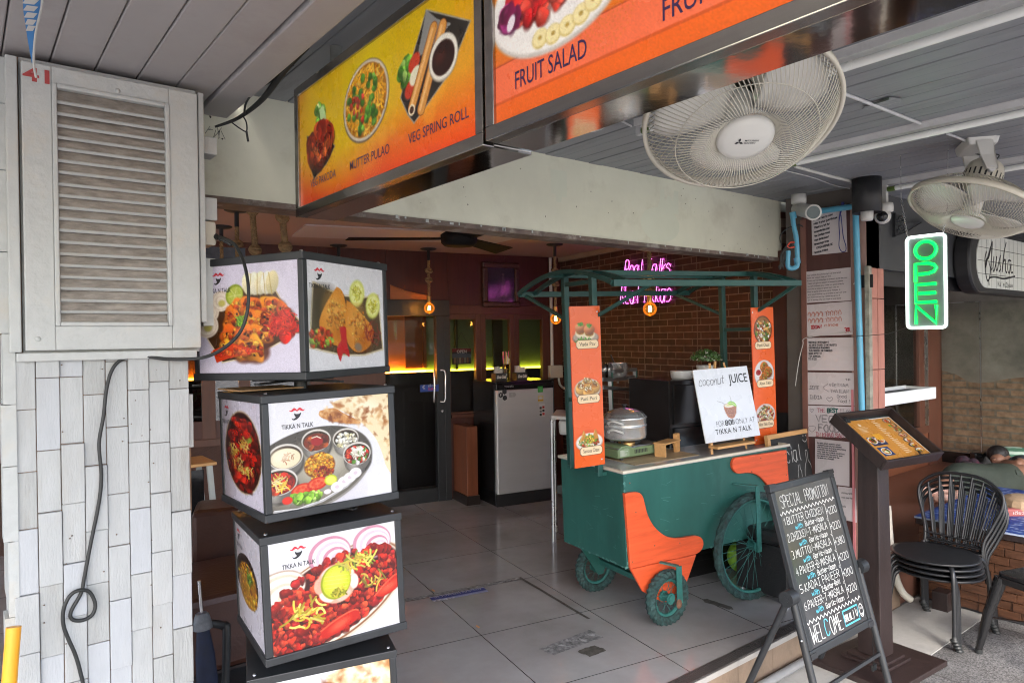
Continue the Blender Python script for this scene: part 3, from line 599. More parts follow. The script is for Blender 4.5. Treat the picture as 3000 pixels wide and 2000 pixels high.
# sliding glass door
t = thing('glass_door', 'black framed sliding glass door with bow handles in the back wall', 'door', M4(RM[:3, :3], room(tdl + .4, BW)))
d = MB(); tgr = inv_room(PB(1276, 1000, BW))[0]; zgt = PB(1200, 925, BW)[2]
rbox(d, tdl - 0.8, tdr, BW - .03, BW + .05, zgt, zdt); rbox(d, tgr, tdr, BW - .03, BW + .05, 0, zgt); rbox(d, tdl - .8, tgr, BW - .02, BW + .04, 0, 0.13); rbox(d, tdl - .8, tdl - .7, BW - .03, BW + .05, .13, zgt)
rbox(d, tgr + .075, tgr + .083, BW - .036, BW - .03, 0, zgt); d.build('frame', m_black, t, bevel=0.003)
g = MB(); rbox(g, tdl - .7, tgr, BW + .0, BW + .005, 0.13, zgt); g.build('glass_pane', m_glass, t)
for xs in ((1272, 1284, 1290), (1304, 1296, 1290)):
    h = MB(); P = [PB(x, y, BW - o) for x, y, o in ((xs[0] if xs[0] < 1290 else 1290, 1084, .03), (xs[0], 1089, .055), (xs[0] + 1, 1130, .07), (xs[0], 1172, .055), (xs[0] if xs[0] < 1290 else 1290, 1176, .03))]
    h.tube(catmull(P), .009, 10); h.build('handle', m_chrome, t)
l = MB(); c = PB(1295, 1203, BW - .03); l.cyl(c, c - BV * .01, .012); l.build('lock', m_chrome, t)
# ------------------------------------------------------------------ food pictures (printed posters)
def logo(mb_red, mb_blk, P, X, Y, w):
    """moustache over a beard: the printed shop emblem, w = width; P = centre"""
    X, Y = unit(X), unit(Y); P = np.array(P, float)
    def put(mb, pts): mb.add([P + X * a * w + Y * b * w for a, b in pts], [tuple(range(len(pts)))])
    for s in (-1, 1):
        top = smooth([(0.0, .10), (.10, .22), (.22, .27), (.34, .2), (.45, .1), (.56, .12), (.58, .2)], 4); bot = smooth([(.56, .06), (.44, .0), (.3, .03), (.2, .09), (.1, .07), (0.02, .0)], 4)
        pts = [(s * a, b + .08) for a, b in top + bot]; put(mb_red, pts if s < 0 else pts[::-1])
    beard = smooth([(-.24, -.02), (-.2, -.2), (-.12, -.34), (-.3, -.44), (-.42, -.36), (-.36, -.5), (-.2, -.54), (0, -.46), (.2, -.28), (.3, -.02), (.14, -.1), (-.08, -.1)], 4)
    put(mb_blk, beard)
m_red_ink = mat('red_ink', (0.55, 0.03, 0.05), 0.45, var=0.05)
def spice_mound(p, cx, cy, rx, ry, ang=0.0, n=220):
    p.ell(cx, cy, rx, ry, '5a1408', ang, 3); p.blobs(cx, cy, rx * .95, ry * .95, n, .012, .035, ['b3180c', 'd0280f', '8f1408', 'c8401a', 'a51a10', 'e04a20'], ang=ang)
def pic_tikka(w, h):
    p = Print(w, h, 'dcd6ea'); k = w / h
    plate = [(0.0, .42), (.30, .36), (.68, .12), (.74, .22), (.86, .46), (1.0, .62), (1.0, .72), (.75, .86), (.45, .98), (.24, 1.02), (.10, .78)]
    plate = [(a, b * .88) for a, b in plate]
    p.poly(plate, '4a2c14'); p.line(plate + plate[:1], .012, 'c9b28a'); p.line(plate[6:11], .006, 'f2e6cc')
    for x, y, r in ((.10, .42, .12), (.09, .55, .12), (.24, .33, .10)):
        for i in range(7): p.ell(x, y, r * (1 - i * .12), r * (1 - i * .12) * .95, ['efe2cf', 'e2cfc0', 'f4ead8'][i % 3], 0, 2)
        p.ell(x + .01, y + .02, r * .35, r * .3, 'c9c06a', 0, 3)
    p.ell(.38, .28, .085, .10, '8fa02a', .5, 2); p.ell(.385, .285, .07, .085, 'b6c24a', .5, 2)
    for a in range(6): p.line([(.385, .285), (.385 + .06 * math.cos(a), .285 + .07 * k * math.sin(a))], .006, 'd8dc8a')
    for i, x in enumerate((.52, .58, .64, .70, .75)): p.ell(x, .19, .06, .105, ['e9dfb8', 'f3ecd2', 'eee3bf', 'f6f0da', 'dccf9f'][i], (x - .62) * 1.2, 2, shade=.15); 
    for x in (.55, .61, .67, .72): p.line([(x, .10), (x + (x - .63) * .3, .30)], .006, 'b89a4a')
    for x, y, r in ((.42, .42, .12), (.55, .40, .13), (.74, .40, .12), (.83, .47, .10), (.35, .52, .13), (.52, .53, .14), (.66, .52, .1), (.34, .66, .13), (.5, .68, .15), (.62, .66, .12), (.44, .8, .1), (.56, .78, .13), (.28, .76, .08)):
        c = random.choice(['d9781a', 'c9601a', 'e08a22', 'b94f14', 'cf6a18']); p.ell(x + .02, y + .03, r, r * .8, '4a1406', 0, 6, .8); p.ell(x, y, r * .95, r * .75, c, random.random() * 2, 3, 1, .45, .12)
        p.blobs(x, y, r * .75, r * .6, 26, .008, .03, ['e8962a', 'b8400f', 'f0a838', '7a2408', 'd2691a', '9c3209']); 
        for _ in range(3): p.ell(x + random.uniform(-.5, .5) * r, y + random.uniform(-.5, .5) * r * k, .012, .009, '1c0a05', random.random() * 3, 2)
    p.blobs(.86, .58, .12, .12, 16, .03, .06, ['c81414', 'e02018', 'a80c10'], hi=.5); p.strands(.84, .56, .13, .12, 60, .08, .008, ['e02818', 'f03a20', 'b80f10'])
    p.strands(.44, .52, .04, .05, 60, .03, .008, ['7fae2e', '9cc63a', '4f8a1e']); p.poly([(.14, .78), (.34, .72), (.62, .80), (.30, .86), (.18, .90)], 'd23a14'); p.blobs(.33, .80, .2, .035, 40, .01, .03, ['e2481a', 'c82a10', 'f06a2a'])
    return p.grain(.03)
def pic_samosa(w, h):
    p = Print(w, h, 'e6e6ea'); k = w / h
    pts = [(.08, .20), (.40, .30), (.72, .30), (.92, .27), (.95, .62), (.97, .82), (.70, .87), (.40, .86), (.02, .78), (.05, .50)]
    p.poly(pts, '54422c'); p.line(pts + pts[:1], .016, 'b9a880'); p.line(pts + pts[:1], .006, 'efe4cc'); p.ell(.2, .45, .14, .2, '3a2c1c', 0, 20, .7)
    for x, y in ((.62, .27), (.84, .38)):
        p.ell(x, y, .10, .125, 'd9df6a', .3, 3); p.ell(x, y, .08, .10, 'eef0a0', .3, 3); p.strands(x, y, .06, .07, 50, .02, .006, ['c8c83a', 'e2d850', 'b0a826'])
    for pts, c in (([(.36, .22), (.44, .28), (.48, .50), (.46, .74), (.30, .76), (.14, .60), (.20, .42)], 'd98a2a'), ([(.48, .34), (.56, .38), (.72, .50), (.84, .62), (.78, .78), (.60, .84), (.46, .70)], 'd4862c')):
        P = smooth(pts + pts[:1], 5); p.poly([(a + .015, b + .02) for a, b in P], '3a1808', .6); p.poly(P, c)
        cx, cy = np.mean([q[0] for q in pts]), np.mean([q[1] for q in pts]); p.ell(cx - .03, cy - .05, .1, .14, 'eeb052', 0, 18, .7); p.ell(cx + .06, cy + .12, .1, .1, 'a8560f', 0, 16, .6)
        p.blobs(cx, cy, .12, .16, 46, .006, .016, ['c4721c', 'e09a3a', 'b0601a', 'e8a848'], hi=.2)
    p.strands(.82, .66, .1, .1, 26, .08, .006, ['7a1a1a', '9a2420']); p.blobs(.16, .70, .14, .08, 60, .012, .03, ['c83a1a', 'e05a2a', '8fae3a', 'b82a14'])
    p.poly(smooth([(.38, .60), (.46, .60), (.47, .74), (.50, .88), (.42, .84), (.38, .92), (.34, .80), (.40, .72)], 3), 'c01420'); p.ell(.62, .79, .05, .04, '8a7460', .4, 3)
    return p.grain(.02)
def pic_curry(w, h):
    p = Print(w, h, 'd9d3e4'); k = w / h
    p.ell(.52, .50, .455, .40 / k * 1.0, 'c9b491', 0, 2); p.ell(.52, .50, .435, .385 / k, '2c0a06', 0, 2, 1)
    def ins(x, y): return ((x - .52) / .41) ** 2 + ((y - .5) / .365) ** 2 < 1
    p.blobs(.52, .52, .4, .36 / k, 150, .03, .08, ['7a0f0a', '98140c', '5c0c08', 'b01c10', '3c0806'], ins); p.blobs(.5, .5, .25, .3 / k, 60, .03, .09, ['b01a10', 'c42614', '96140c'], ins)
    for q in (((.42, .62), .13), ((.56, .42), .10), ((.3, .5), .09), ((.62, .66), .1)): p.strands(q[0][0], q[0][1], q[1], q[1], 16, .09, .016, ['d9b84a', 'e6cf72', 'c49a30'])
    p.strands(.7, .36, .07, .05, 20, .04, .012, ['6a8a2a', '8aa83a']); return p.grain(.03)
def pic_rice(w, h):
    p = Print(w, h, 'd6d2dd'); p.ell(.40, .50, .42, .44, '2a211c', .1, 2); p.ell(.42, .55, .36, .40, 'b5742a', .1, 3); p.blobs(.42, .55, .34, .38, 260, .012, .05, ['d89a20', 'e8b438', 'c4801a', 'a8621a', 'dca83a'])
    p.blobs(.5, .45, .1, .14, 20, .02, .05, ['5a7a2a', '7a9a3a']); p.ell(.55, .58, .05, .05, '6a2a2a'); return p.grain(.03)
def pic_thali(w, h):
    p = Print(w, h, 'e4e4ea'); k = w / h
    p.ell(.36, .94, .36, .12, 'cfc9d6', 0, 40, .8)
    p.ell(.30, .655, .545, .325, '8b8784', -.22, 2); p.ell(.30, .645, .535, .315, '4c473f', -.22, 2); p.ell(.32, .70, .43, .24, '9a9484', -.22, 30, .9); p.ell(.42, .62, .18, .1, 'c9c4b4', -.2, 20, .7)
    p.line([(.02, .985), (.2, 1.0), (.4, .955), (.6, .86), (.75, .73), (.815, .58)], .02, 'b9b7b9'); p.line([(.02, .975), (.2, .99), (.4, .945), (.6, .85), (.74, .72)], .006, 'ecebec')
    def bowl(x, y, rx, ry, fill, n, cols, r1):
        p.ell(x + .01, y + .06, rx, ry * 1.25, '2a2622', 0, 4, .7); p.ell(x, y + .045, rx * .96, ry * 1.15, '6a6660', 0, 2); p.ell(x - rx * .3, y + .06, rx * .3, ry, 'b4b0a8', 0, 12, .8); p.ell(x, y, rx, ry, 'd9d4cc', 0, 1.5); p.ell(x, y + .006, rx * .92, ry * .88, '3a2a1a', 0, 1.5); p.ell(x, y + .016, rx * .86, ry * .78, fill, 0, 2)
        if n: p.blobs(x, y + .016, rx * .75, ry * .68, n, r1 * .5, r1, cols)
    bowl(.365, .385, .118, .088, '7a2c10', 6, ['a84a1a', '5c1c0a'], .04); p.ell(.37, .395, .05, .035, 'a01c1c', 0, 2); p.line([(.33, .36), (.37, .35), (.40, .37)], .008, 'f0e6d0')
    bowl(.61, .40, .11, .083, '2c2a20', 60, ['f0ead6', 'e4dcc0', 'fbf7ea', '4a4430', 'd8cc9a'], .022)
    bowl(.12, .50, .135, .10, 'e9dcba', 0, [], 0); p.strands(.13, .51, .05, .03, 14, .03, .006, ['8a3a1a', 'b06a3a']); p.ell(.09, .49, .08, .05, 'f4ecd4', 0, 12, .7)
    bowl(.70, .56, .12, .095, '6a1a10', 110, ['c02a1a', '8a140c', 'e8e0c8', '4f7a2a', 'f2efe0', 'd84a2a'], .022); p.strands(.71, .55, .05, .04, 40, .03, .007, ['f6f2e6', 'e8e4d0'])
    bowl(.06, .72, .145, .105, 'a81e0e', 40, ['c02810', 'd8401a', '8a140a'], .03); p.strands(.07, .73, .06, .05, 26, .05, .008, ['f0c84a', 'f6e2a0'])
    p.ell(.385, .625, .125, .10, '7a3a08', 0, 3); p.blobs(.385, .615, .115, .09, 420, .006, .014, ['e0961a', 'eeb030', 'd07c10', 'f2c04a', 'b86010'], hi=0, shade=.2); p.blobs(.42, .68, .08, .04, 60, .006, .016, ['b03a18', '8a2410', 'd07c10'], hi=0); p.blobs(.35, .745, .04, .015, 30, .006, .01, ['e0961a', 'eeb030'], hi=0)
    for x, y in ((.235, .825), (.36, .79)): p.ell(x, y, .085, .05, 'c8240f', -.2, 2); p.ell(x, y - .004, .068, .036, 'e86a40', -.2, 2); [p.ell(x + .035 * math.cos(a), y + .024 * math.sin(a), .015, .012, 'd84020', 0, 2) for a in range(6)]
    p.ell(.47, .775, .052, .042, 'c8d428', 0, 2); p.ell(.47, .775, .04, .031, 'eef06a', 0, 2); p.blobs(.27, .90, .12, .028, 60, .015, .035, ['8cc03a', 'a8d850', '6a9e24', 'c4e67a']); p.ell(.12, .90, .04, .03, 'e0301a', 0, 2)
    for x, y in ((.52, .85), (.58, .81), (.63, .78), (.68, .745)):
        for r in (.052, .036, .02): p.ell(x, y, r, r * .8, ['f4eef2', 'd9c8d4', 'fbf8fa'][int(r * 60) % 3], 0, 1.5)
    p.ell(.44, .88, .03, .02, 'f0e0e6'); 
    n1 = [(.40, .115), (.52, .10), (.60, .16), (.72, .24), (.735, .275), (.62, .26), (.48, .215), (.40, .165)]; n2 = [(.50, .05), (.62, .01), (.80, -.02), (1.02, -.02), (1.02, .75), (.96, .74), (.92, .58), (.86, .42), (.74, .26), (.62, .16), (.52, .10)]
    p.poly([(a + .01, b + .015) for a, b in n1], 'b0a4a0', .8); p.poly(smooth(n1 + n1[:1], 4), 'c98a4a'); P2 = smooth(n2, 4); p.poly(P2, 'efdcb4'); p.ell(.8, .1, .15, .05, 'fbf0d4', .4, 18, .8)
    for pts, n, c in ((n1, 40, ['8a4a1a', '6a2c0c', 'b0702a', 'e8c088']), (n2, 62, ['a8642a', '7c3c12', 'c48a4a', '8f4a1c'])):
        pp = np.array(pts)
        for _ in range(n):
            for _t in range(40):
                x, y = random.uniform(pp[:, 0].min(), min(pp[:, 0].max(), 1)), random.uniform(max(pp[:, 1].min(), 0), pp[:, 1].max()); ins = False
                for i in range(len(pp)):
                    (x0, y0), (x1, y1) = pp[i], pp[i - 1]
                    if (y0 > y) != (y1 > y) and x < (x1 - x0) * (y - y0) / (y1 - y0) + x0: ins = not ins
                if ins: q_ = random.random(); p.ell(x, y, random.uniform(.006, .014) * (1 + 1.6 * (q_ > .8)), random.uniform(.005, .011) * (1 + 1.2 * (q_ > .8)), random.choice(c), random.random() * 3, 5, random.uniform(.3, .9), 0, .2); break
    return p.grain(.015)
def pic_masala(w, h):
    p = Print(w, h, 'e2e2e8'); k = w / h
    p.ell(.46, .62, .66, .345, 'd9c9b8', -.40, 2); p.ell(.46, .61, .64, .33, '8a5a3a', -.40, 2); p.ell(.46, .605, .62, .318, 'e8dccb', -.40, 2); p.ell(.46, .60, .60, .30, '3c0c06', -.40, 3)
    def onion(x, y, r, a):
        p.ell(x, y + .01, r * 1.02, r * .86, '9a7a86', a, 3)
        for i in range(9): q = 1 - i * .1; p.ell(x + .01 * i, y + .01 * i, r * q, r * .84 * q, ['c98aa0', 'f0dfe2', 'e6c3cf', 'f7ecec'][i % 4], a, 1.5)
        p.ell(x + .08, y + .07, r * .22, r * .13, 'b83a5a', a, 2)
    onion(.46, .20, .165, -.2); onion(.80, .16, .155, -.1)
    p.ell(.05, .44, .22, .15, 'b9a290', -.3, 3); [p.ell(.05 + .008 * i, .45 + .006 * i, .215 * (1 - .11 * i), .145 * (1 - .11 * i), ['efe2d4', 'dccab4', 'f6eee2'][i % 3], -.3, 1.5) for i in range(8)]
    def ins(x, y):
        u, v = (x - .46), (y - .60) / k; c, s = math.cos(-.4), math.sin(-.4); a, b = c * u + s * v, -s * u + c * v; return (a / .585) ** 2 + (b / .285) ** 2 < 1
    p.blobs(.46, .60, .58, .28, 420, .018, .042, ['9c160c', 'b82010', '7a1008', 'c8301a', '8a140c', 'a01a1a'], ins, -.4); p.blobs(.46, .62, .55, .26, 160, .012, .028, ['c83a20', 'd84a28', '6a0c08', 'b02414'], ins, -.4)
    p.ell(.50, .48, .155, .155, 'dba890', 0, 3); [p.ell(.5 + .14 * math.cos(a), .48 + .13 * math.sin(a), .06, .035, c, a + 1.5, 2) for a, c in ((.1, 'f0d8cc'), (1.2, 'e8bca8'), (2.2, 'f2dccc'), (3.2, 'e2a890'), (4.3, 'eeccc0'), (5.4, 'f0d4c4'))]
    p.ell(.495, .465, .118, .135, '8f9a14', .2, 2); p.ell(.50, .463, .108, .125, 'c6cc2a', .2, 2); p.ell(.49, .44, .07, .08, 'dfe055', .2, 14, .8); [p.line([(.41, .40 + .035 * i), (.59, .42 + .035 * i)], .003, 'e6e88a', .7) for i in range(4)]
    p.strands(.66, .32, .14, .04, 30, .07, .014, ['d8c040', 'e6d860', '7a8a2a']); p.strands(.25, .70, .14, .12, 26, .06, .016, ['d9c44a', 'e8da6a', 'b8a02a']); p.strands(.78, .50, .12, .08, 14, .06, .012, ['d9b84a', '8a7a2a']); p.strands(.52, .57, .05, .03, 24, .025, .012, ['8a8a1a', 'c8b83a'])
    for pts in ([(.36, .88), (.50, .80), (.64, .76), (.66, .84), (.52, .92), (.38, .95)], [(.80, .68), (.90, .58), (1.0, .52), (1.0, .64), (.88, .70)]):
        P = smooth(pts + pts[:1], 4); p.poly(P, 'c01a0c'); p.line(P[:10], .012, 'f0583a'); c = np.mean(pts, 0); p.ell(c[0], c[1], .08, .03, 'e86a4a', -.4, 8, .7)
    return p.grain(.02)

# ------------------------------------------------------------------ tower of turning light boxes
def lightbox(parent, corner_px, bot_px, right_dir, left_dir, depth, wr, wl, pics, dims=None):
    a = PD(*corner_px, depth); b = PD(*bot_px, depth); D = unit(a - b); H = np.linalg.norm(a - b)
    r = unit(np.array(right_dir) - D * (np.array(right_dir) @ D)); l = unit(np.cross(D, r)); 
    if l @ np.array(left_dir) < 0: l = -l
    w = wr; o = b; f = MB(); T = .021
    def seg(p, q, e1, e2): f.hexa([p, p + e1, p + e1 + e2, p + e2, q, q + e1, q + e1 + e2, q + e2])
    C = [o, o + r * w, o + r * w + l * w, o + l * w]
    c0 = o + (r + l) * w / 2
    def inw(p, d): return d if (c0 - p) @ d > 0 else -d
    for p in C:
        e1, e2 = inw(p, r) * T, inw(p, l) * T
        f.hexa(_ord([p, p + e1, p + e1 + e2, p + e2], D * .024, D * (H - .024)))
    for z0, z1, g in ((0, .024, .003), (H - .024, H, .003)):
        f.hexa(_ord([C[0] - (r + l) * g, C[1] + (r - l) * g, C[2] + (r + l) * g, C[3] + (l - r) * g], D * z0, D * z1))
    box = f.build('light_box', m_black, parent, bevel=0.0025)
    pm = PM[parent.name]
    for (side, pic, res) in pics:
        if side == 'r': p0, dx, nrm = C[0], r, -l
        elif side == 'l': p0, dx, nrm = C[3], -l, -r
        else: continue
        # readable from outside: X direction such that X x D = normal outwards
        ins = .004; TL = p0 + dx * (T - .001) + D * (H - .023) + (-nrm) * ins; TR = p0 + dx * (w - T + .001) + D * (H - .023) - nrm * ins; BL = p0 + dx * (T - .001) + D * .023 - nrm * ins
        pn = pic(*res).build('picture_panel', TL, TR, BL, m_pr_gloss, box)
        red, blk = MB(), MB(); W_ = np.linalg.norm(TR - TL); lx = .22 if side == 'r' or pic is pic_tikka else .14
        if pic is pic_samosa: lx = .15
        cp = TL + unit(TR - TL) * W_ * lx - D * H * .095 + nrm * .0008; logo(red, blk, cp, TR - TL, D, W_ * .105)
        put_text(blk, 'TIKKA N TALK', cp - D * H * .125, TR - TL, D, H * .036, W_ * .25, bold=.012)
        red.build('emblem_moustache', m_red_ink, box); blk.build('emblem_lettering', m_ink, box)
    for p_ in C:
        sc = MB(); q = p_ + D * (H + .003) + (c0 - p_) * .09; sc.lathe([(.006, 0), (.005, .003), (.0005, .0045)], M4(np.stack([r, np.cross(D, r), D], 1), q), 10); sc.build('screw', m_alu, box)
    return box, c0, D, H
def _ord(base, z0, z1):
    b = [np.array(p) for p in base]; n = np.cross(b[1] - b[0], b[2] - b[0])
    if n @ (z1 - z0) < 0: b = b[::-1]
    return [p + z0 for p in b] + [p + z1 for p in b]
TWX = np.array([0.925, 2.30, 0])
t = thing('light_box_tower', 'tower of four black framed turning light boxes with food pictures beside the white pillar', 'sign tower', at=TWX)
_b = []
_b.append(lightbox(t, (885, 734), (896, 1113), (.42, .228, 0), (-.172, .376, 0), 2.12, .455, .43, [('r', pic_samosa, (120, 115)), ('l', pic_tikka, (180, 180))]))
_b.append(lightbox(t, (765, 1160), (780, 1533), (.432, -.001, 0), (.02, .465, 0), 2.07, .44, .45, [('r', pic_thali, (250, 215)), ('l', pic_curry, (90, 170))]))
_b.append(lightbox(t, (762, 1576), (782, 1955), (.415, -.048, 0), (.049, .452, 0), 2.05, .44, .45, [('r', pic_masala, (250, 215)), ('l', pic_rice, (90, 170))]))
_b.append(lightbox(t, (725, 1992), (745, 2380), (.42, -.13, 0), (.13, .43, 0), 2.06, .44, .45, [('r', pic_thali, (120, 100))]))
pole = MB(); c = [b[1] for b in _b]
pole.cyl(c[0] + _b[0][2] * .3, np.array([c[3][0] + .02, c[3][1], 0.0]), .022, 16)
for b in _b[:3]:
    q = b[1] - b[2] * .012; pole.lathe([(.075, -.003), (.075, .003), (.001, .003)], M4(o=q), 20)
    for a in range(4): pole.bar(q, q + .19 * np.array([math.cos(a * 1.57 + .5), math.sin(a * 1.57 + .5), -.02]), .02, .006)
pole.build('pole', m_black, t)
ft = MB(); base = np.array([c[3][0] + .02, c[3][1], 0.004])
for a in range(4): d = np.array([math.cos(a * 1.57 + .7), math.sin(a * 1.57 + .7), 0]); ft.bar(base, base + d * .32, .04, .012); ft.bar(base + d * .3, base + np.array([0, 0, .16]), .02, .02)
ft.build('foot', m_black, t)
cb = MB(); q = _b[1][1] + _b[1][2] * (_b[1][3] + .004); cb.box(-.1, .12, -.02, .16, -.002, .002, M=M4(Rz(.1), q + np.array([-.12, .02, 0])))
cb.build('cardboard_scrap', mat('cardboard', (0.42, 0.25, 0.12), 0.8, var=0.1), t)

# ------------------------------------------------------------------ hanging menu sign boxes under the canopy
def sign_gradient(w, h, c):
    p = Print(w, h, 'e07a20'); X = np.linspace(0, 1, w)[None, :, None]; Y = np.linspace(0, 1, h)[:, None, None]
    top = hs(c[0]) * (1 - X) + hs(c[1]) * X; mid = hs(c[2]) * (1 - X) + hs(c[3]) * X; bot = hs(c[4]) * (1 - X) + hs(c[5]) * X
    p.a = np.where(Y < .55, top + (mid - top) * (Y / .55), mid + (bot - mid) * ((Y - .55) / .45)); return p
def mandala(p, x, y, r, col):
    for q in (.2, .32, .45, .62, .8, 1.0):
        n = int(30 * q) + 8
        for i in range(n): a = i * 6.283 / n; p.ell(x + r * q * math.cos(a), y + r * q * math.sin(a) * p.w / p.h, r * .035, r * .035, col, 0, 1, .55)
SX, SB, STP = 0.866, 1.955, 2.37
def menu_sign(y0, y1, x0, x1, label, pic, letters, zb=SB, zt=STP):
    # the picture faces -X; its left end is deeper in the shop (large Y)
    t = thing('menu_sign', label, 'sign', at=((x0 + x1) / 2, (y0 + y1) / 2, zt))
    f = MB(); T = .028
    f.box(x0, x0 + .03, y0, y1, zb, zb + T); f.box(x0, x0 + .03, y0, y1, zt - T, zt); f.box(x0, x0 + .03, y0, y0 + T, zb + T, zt - T); f.box(x0, x0 + .03, y1 - T, y1, zb + T, zt - T)
    f.box(x0 + .03, x1, y0, y0 + .004, zb + .004, zt); f.box(x0 + .03, x1, y1 - .004, y1, zb + .004, zt); f.box(x0 + .03, x1, y0 + .004, y1 - .004, zt - .004, zt)
    f.build('steel_frame', m_steel, t, bevel=0.004)
    MB().box(x0 + .03, x1, y0 + .002, y1 - .002, zb + .0, zb + .004).build('underside', m_mirror, t)
    MB().box(x1 - .004, x1, y0 + .004, y1 - .004, zb + .004, zt - .004).build('rear_sheet', m_steel, t)
    pn = pic.build('picture_panel', (x0 + .008, y1 - T + .001, zt - T), (x0 + .008, y0 + T, zt - T), (x0 + .008, y1 - T + .001, zb + T), m_pr_gloss, t, gain=1.15)
    Wd = (y1 - y0 - 2 * T); Hd = zt - zb - 2 * T
    for tx, u, v, h, w in letters: L = MB(); put_text(L, tx, (x0 + .0072, y1 - T - u * Wd, zt - T - v * Hd), (0, -1, 0), (0, 0, 1), h * Hd, w * Wd, bold=.004); L.build('lettering', m_purple_ink, t)
    return t
y1s, y0s = 2.225, 1.185
p = sign_gradient(330, 130, ('c06a1e', 'e0b010', 'd8a018', 'e8a020', 'c8380f', 'f04a10')); p.ell(.30, .1, .3, .3, 'dcc214', 0, 60, .75); p.ell(.62, .1, .25, .18, 'dcc80f', 0, 60, .6); k = p.w / p.h
mandala(p, .18, .62, .09, 'b86a1a'); mandala(p, .70, .18, .09, 'c0a010'); mandala(p, .50, .86, .06, 'f0b040'); [p.ell(x, y, r, r, 'f4b038', 0, 4, .35) for x, y, r in ((.57, .72, .028), (.62, .70, .02), (.77, .63, .035), (.83, .58, .045), (.80, .72, .03), (.55, .62, .02))]
R = lambda pts: [(x, y) for x, y in pts]
pk = [(.06, .40), (.14, .46), (.24, .56), (.27, .61), (.21, .72), (.11, .80), (.075, .62)]; p.poly(pk, '241812'); p.line(pk + pk[:1], .004, '8a7a62')
p.blobs(.165, .28, .035, .035, 26, .01, .02, ['6aa83a', '8cc45a', 'b8d890', '4f8a2a']); p.poly([(.16, .24), (.19, .22), (.225, .44), (.18, .46)], 'b9d89a'); p.blobs(.162, .53, .085, .05, 22, .028, .042, ['8a2212', 'a03018', 'b84a20', '74180c'], sq=.8); p.blobs(.162, .545, .08, .05, 70, .01, .022, ['c05a28', '8a2212', '6a140a', 'b04420'])
p.ell(.47, .40, .138, .118, '6a5a4a', -.1, 1.5); p.ell(.47, .395, .134, .114, 'd0c4b0', -.1, 1.5); p.ell(.47, .395, .124, .105, 'a8690f', -.1, 1.5); p.strands(.47, .395, .115, .096, 460, .014, .006, ['f0b428', 'e09a18', 'f6c850', 'c87c10', 'e8a828']); p.blobs(.47, .395, .11, .09, 40, .009, .013, ['4f8a2a', '6aa23a', '3a7020'], sq=.95); p.blobs(.44, .42, .06, .05, 12, .006, .012, ['c8382a', 'b03a1a'])
rl = [(.665, .52), (.795, .05), (.86, .14), (.975, .30), (.89, .54), (.73, .74), (.70, .66)]; p.poly(rl, '2a2622'); p.poly([(.795, .05), (.84, .15), (.90, .24), (.80, .32), (.75, .32)], '8a8a88'); p.line(rl + rl[:1], .004, '9a9488')
p.blobs(.70, .37, .035, .03, 40, .012, .022, ['5c9a2a', '7ab83a', '3f7a1e', '9cc860']); [p.ell(x, y, .030, .022, c, -.5, 1.5) or p.ell(x, y, .022, .015, d, -.5, 1.5) for x, y, c, d in ((.735, .34, 'c83a20', 'e87a50'), (.715, .50, 'c83a20', 'e87a50'), (.74, .43, 'e8e4c8', 'f4f2e0'))]
for a, b in (((.825, .20), (.72, .63)), ((.865, .22), (.765, .67))): p.line([a, b], .036, '8a4a1a'); p.line([a, b], .031, 'd89648'); p.line([(a[0] - .005, a[1]), (b[0] - .005, b[1])], .010, 'eebc78')
p.ell(.72, .645, .016, .015, 'efe0c0'); p.ell(.72, .645, .010, .010, '4a2c1c'); p.ell(.865, .42, .062, .058, 'a8a090', 0, 1.5); p.ell(.865, .415, .059, .055, 'e9e6da', 0, 1.5); p.ell(.865, .42, .048, .043, '2a0e0a', 0, 1.5); p.ell(.85, .41, .02, .015, '4a1c14', 0, 6)
p.grain(.02)
menu_sign(y0s, y1s, SX, 1.00, 'yellow and orange menu sign with three snack dishes, hanging nearest the pillar', p, [('VEG PAKODA', .178, .865, .066, .19), ('MUTTER PULAO', .487, .868, .07, .235), ('VEG SPRING ROLL', .835, .868, .07, .265)])
p = sign_gradient(300, 130, ('d8841a', 'e08a1a', 'e07a1c', 'ea7a20', 'f05a38', 'f08030')); k = p.w / p.h
p.a[int(.68 * p.h):int(.88 * p.h)] = hs('f07048'); p.a[int(.88 * p.h):] = hs('e8641e') ; p.line([(0, .68), (1, .68)], .004, 'c04a28'); p.line([(0, .885), (1, .885)], .004, 'c04a28')
mandala(p, .34, .68, .07, 'd87020'); mandala(p, .90, .66, .09, 'f0b040')
p.ell(.20, .44, .21, .130, 'c8c2bc', 0, 2); p.ell(.20, .43, .205, .124, 'f2efec', 0, 2); p.blobs(.16, .38, .10, .07, 54, .016, .032, ['e0302a', 'f04a3a', 'c81c20', 'e85a4a'], sq=.8); p.blobs(.28, .30, .07, .06, 30, .016, .03, ['f0c028', 'f6d850', 'e8a818'])
for i in range(8): a = 1.9 - i * .27; p.ell(.205 + .155 * math.cos(a), .43 + .098 * math.sin(a) * k, .025, .022, 'd9c47a', 0, 1.5); p.ell(.205 + .155 * math.cos(a), .425 + .098 * math.sin(a) * k, .022, .019, 'f4e6ae', 0, 1.5); p.ell(.205 + .155 * math.cos(a), .425 + .098 * math.sin(a) * k, .006, .005, 'b89a4a')
p.blobs(.055, .44, .03, .025, 16, .012, .026, ['8a1a5a', 'b83a8a', '6a1040', 'd870b0'], sq=.5); p.ell(.06, .48, .012, .02, 'f0e6f0', .5); p.ell(.1, .3, .022, .02, 'c8d060', 0, 2)
p.ell(.72, .38, .20, .130, 'c8c2bc', 0, 2); p.ell(.72, .37, .195, .124, 'f2efec', 0, 2); p.blobs(.72, .34, .12, .07, 70, .016, .03, ['e0302a', 'f0c028', '6ab03a', 'e8a818', 'f6d850']); p.grain(.02)
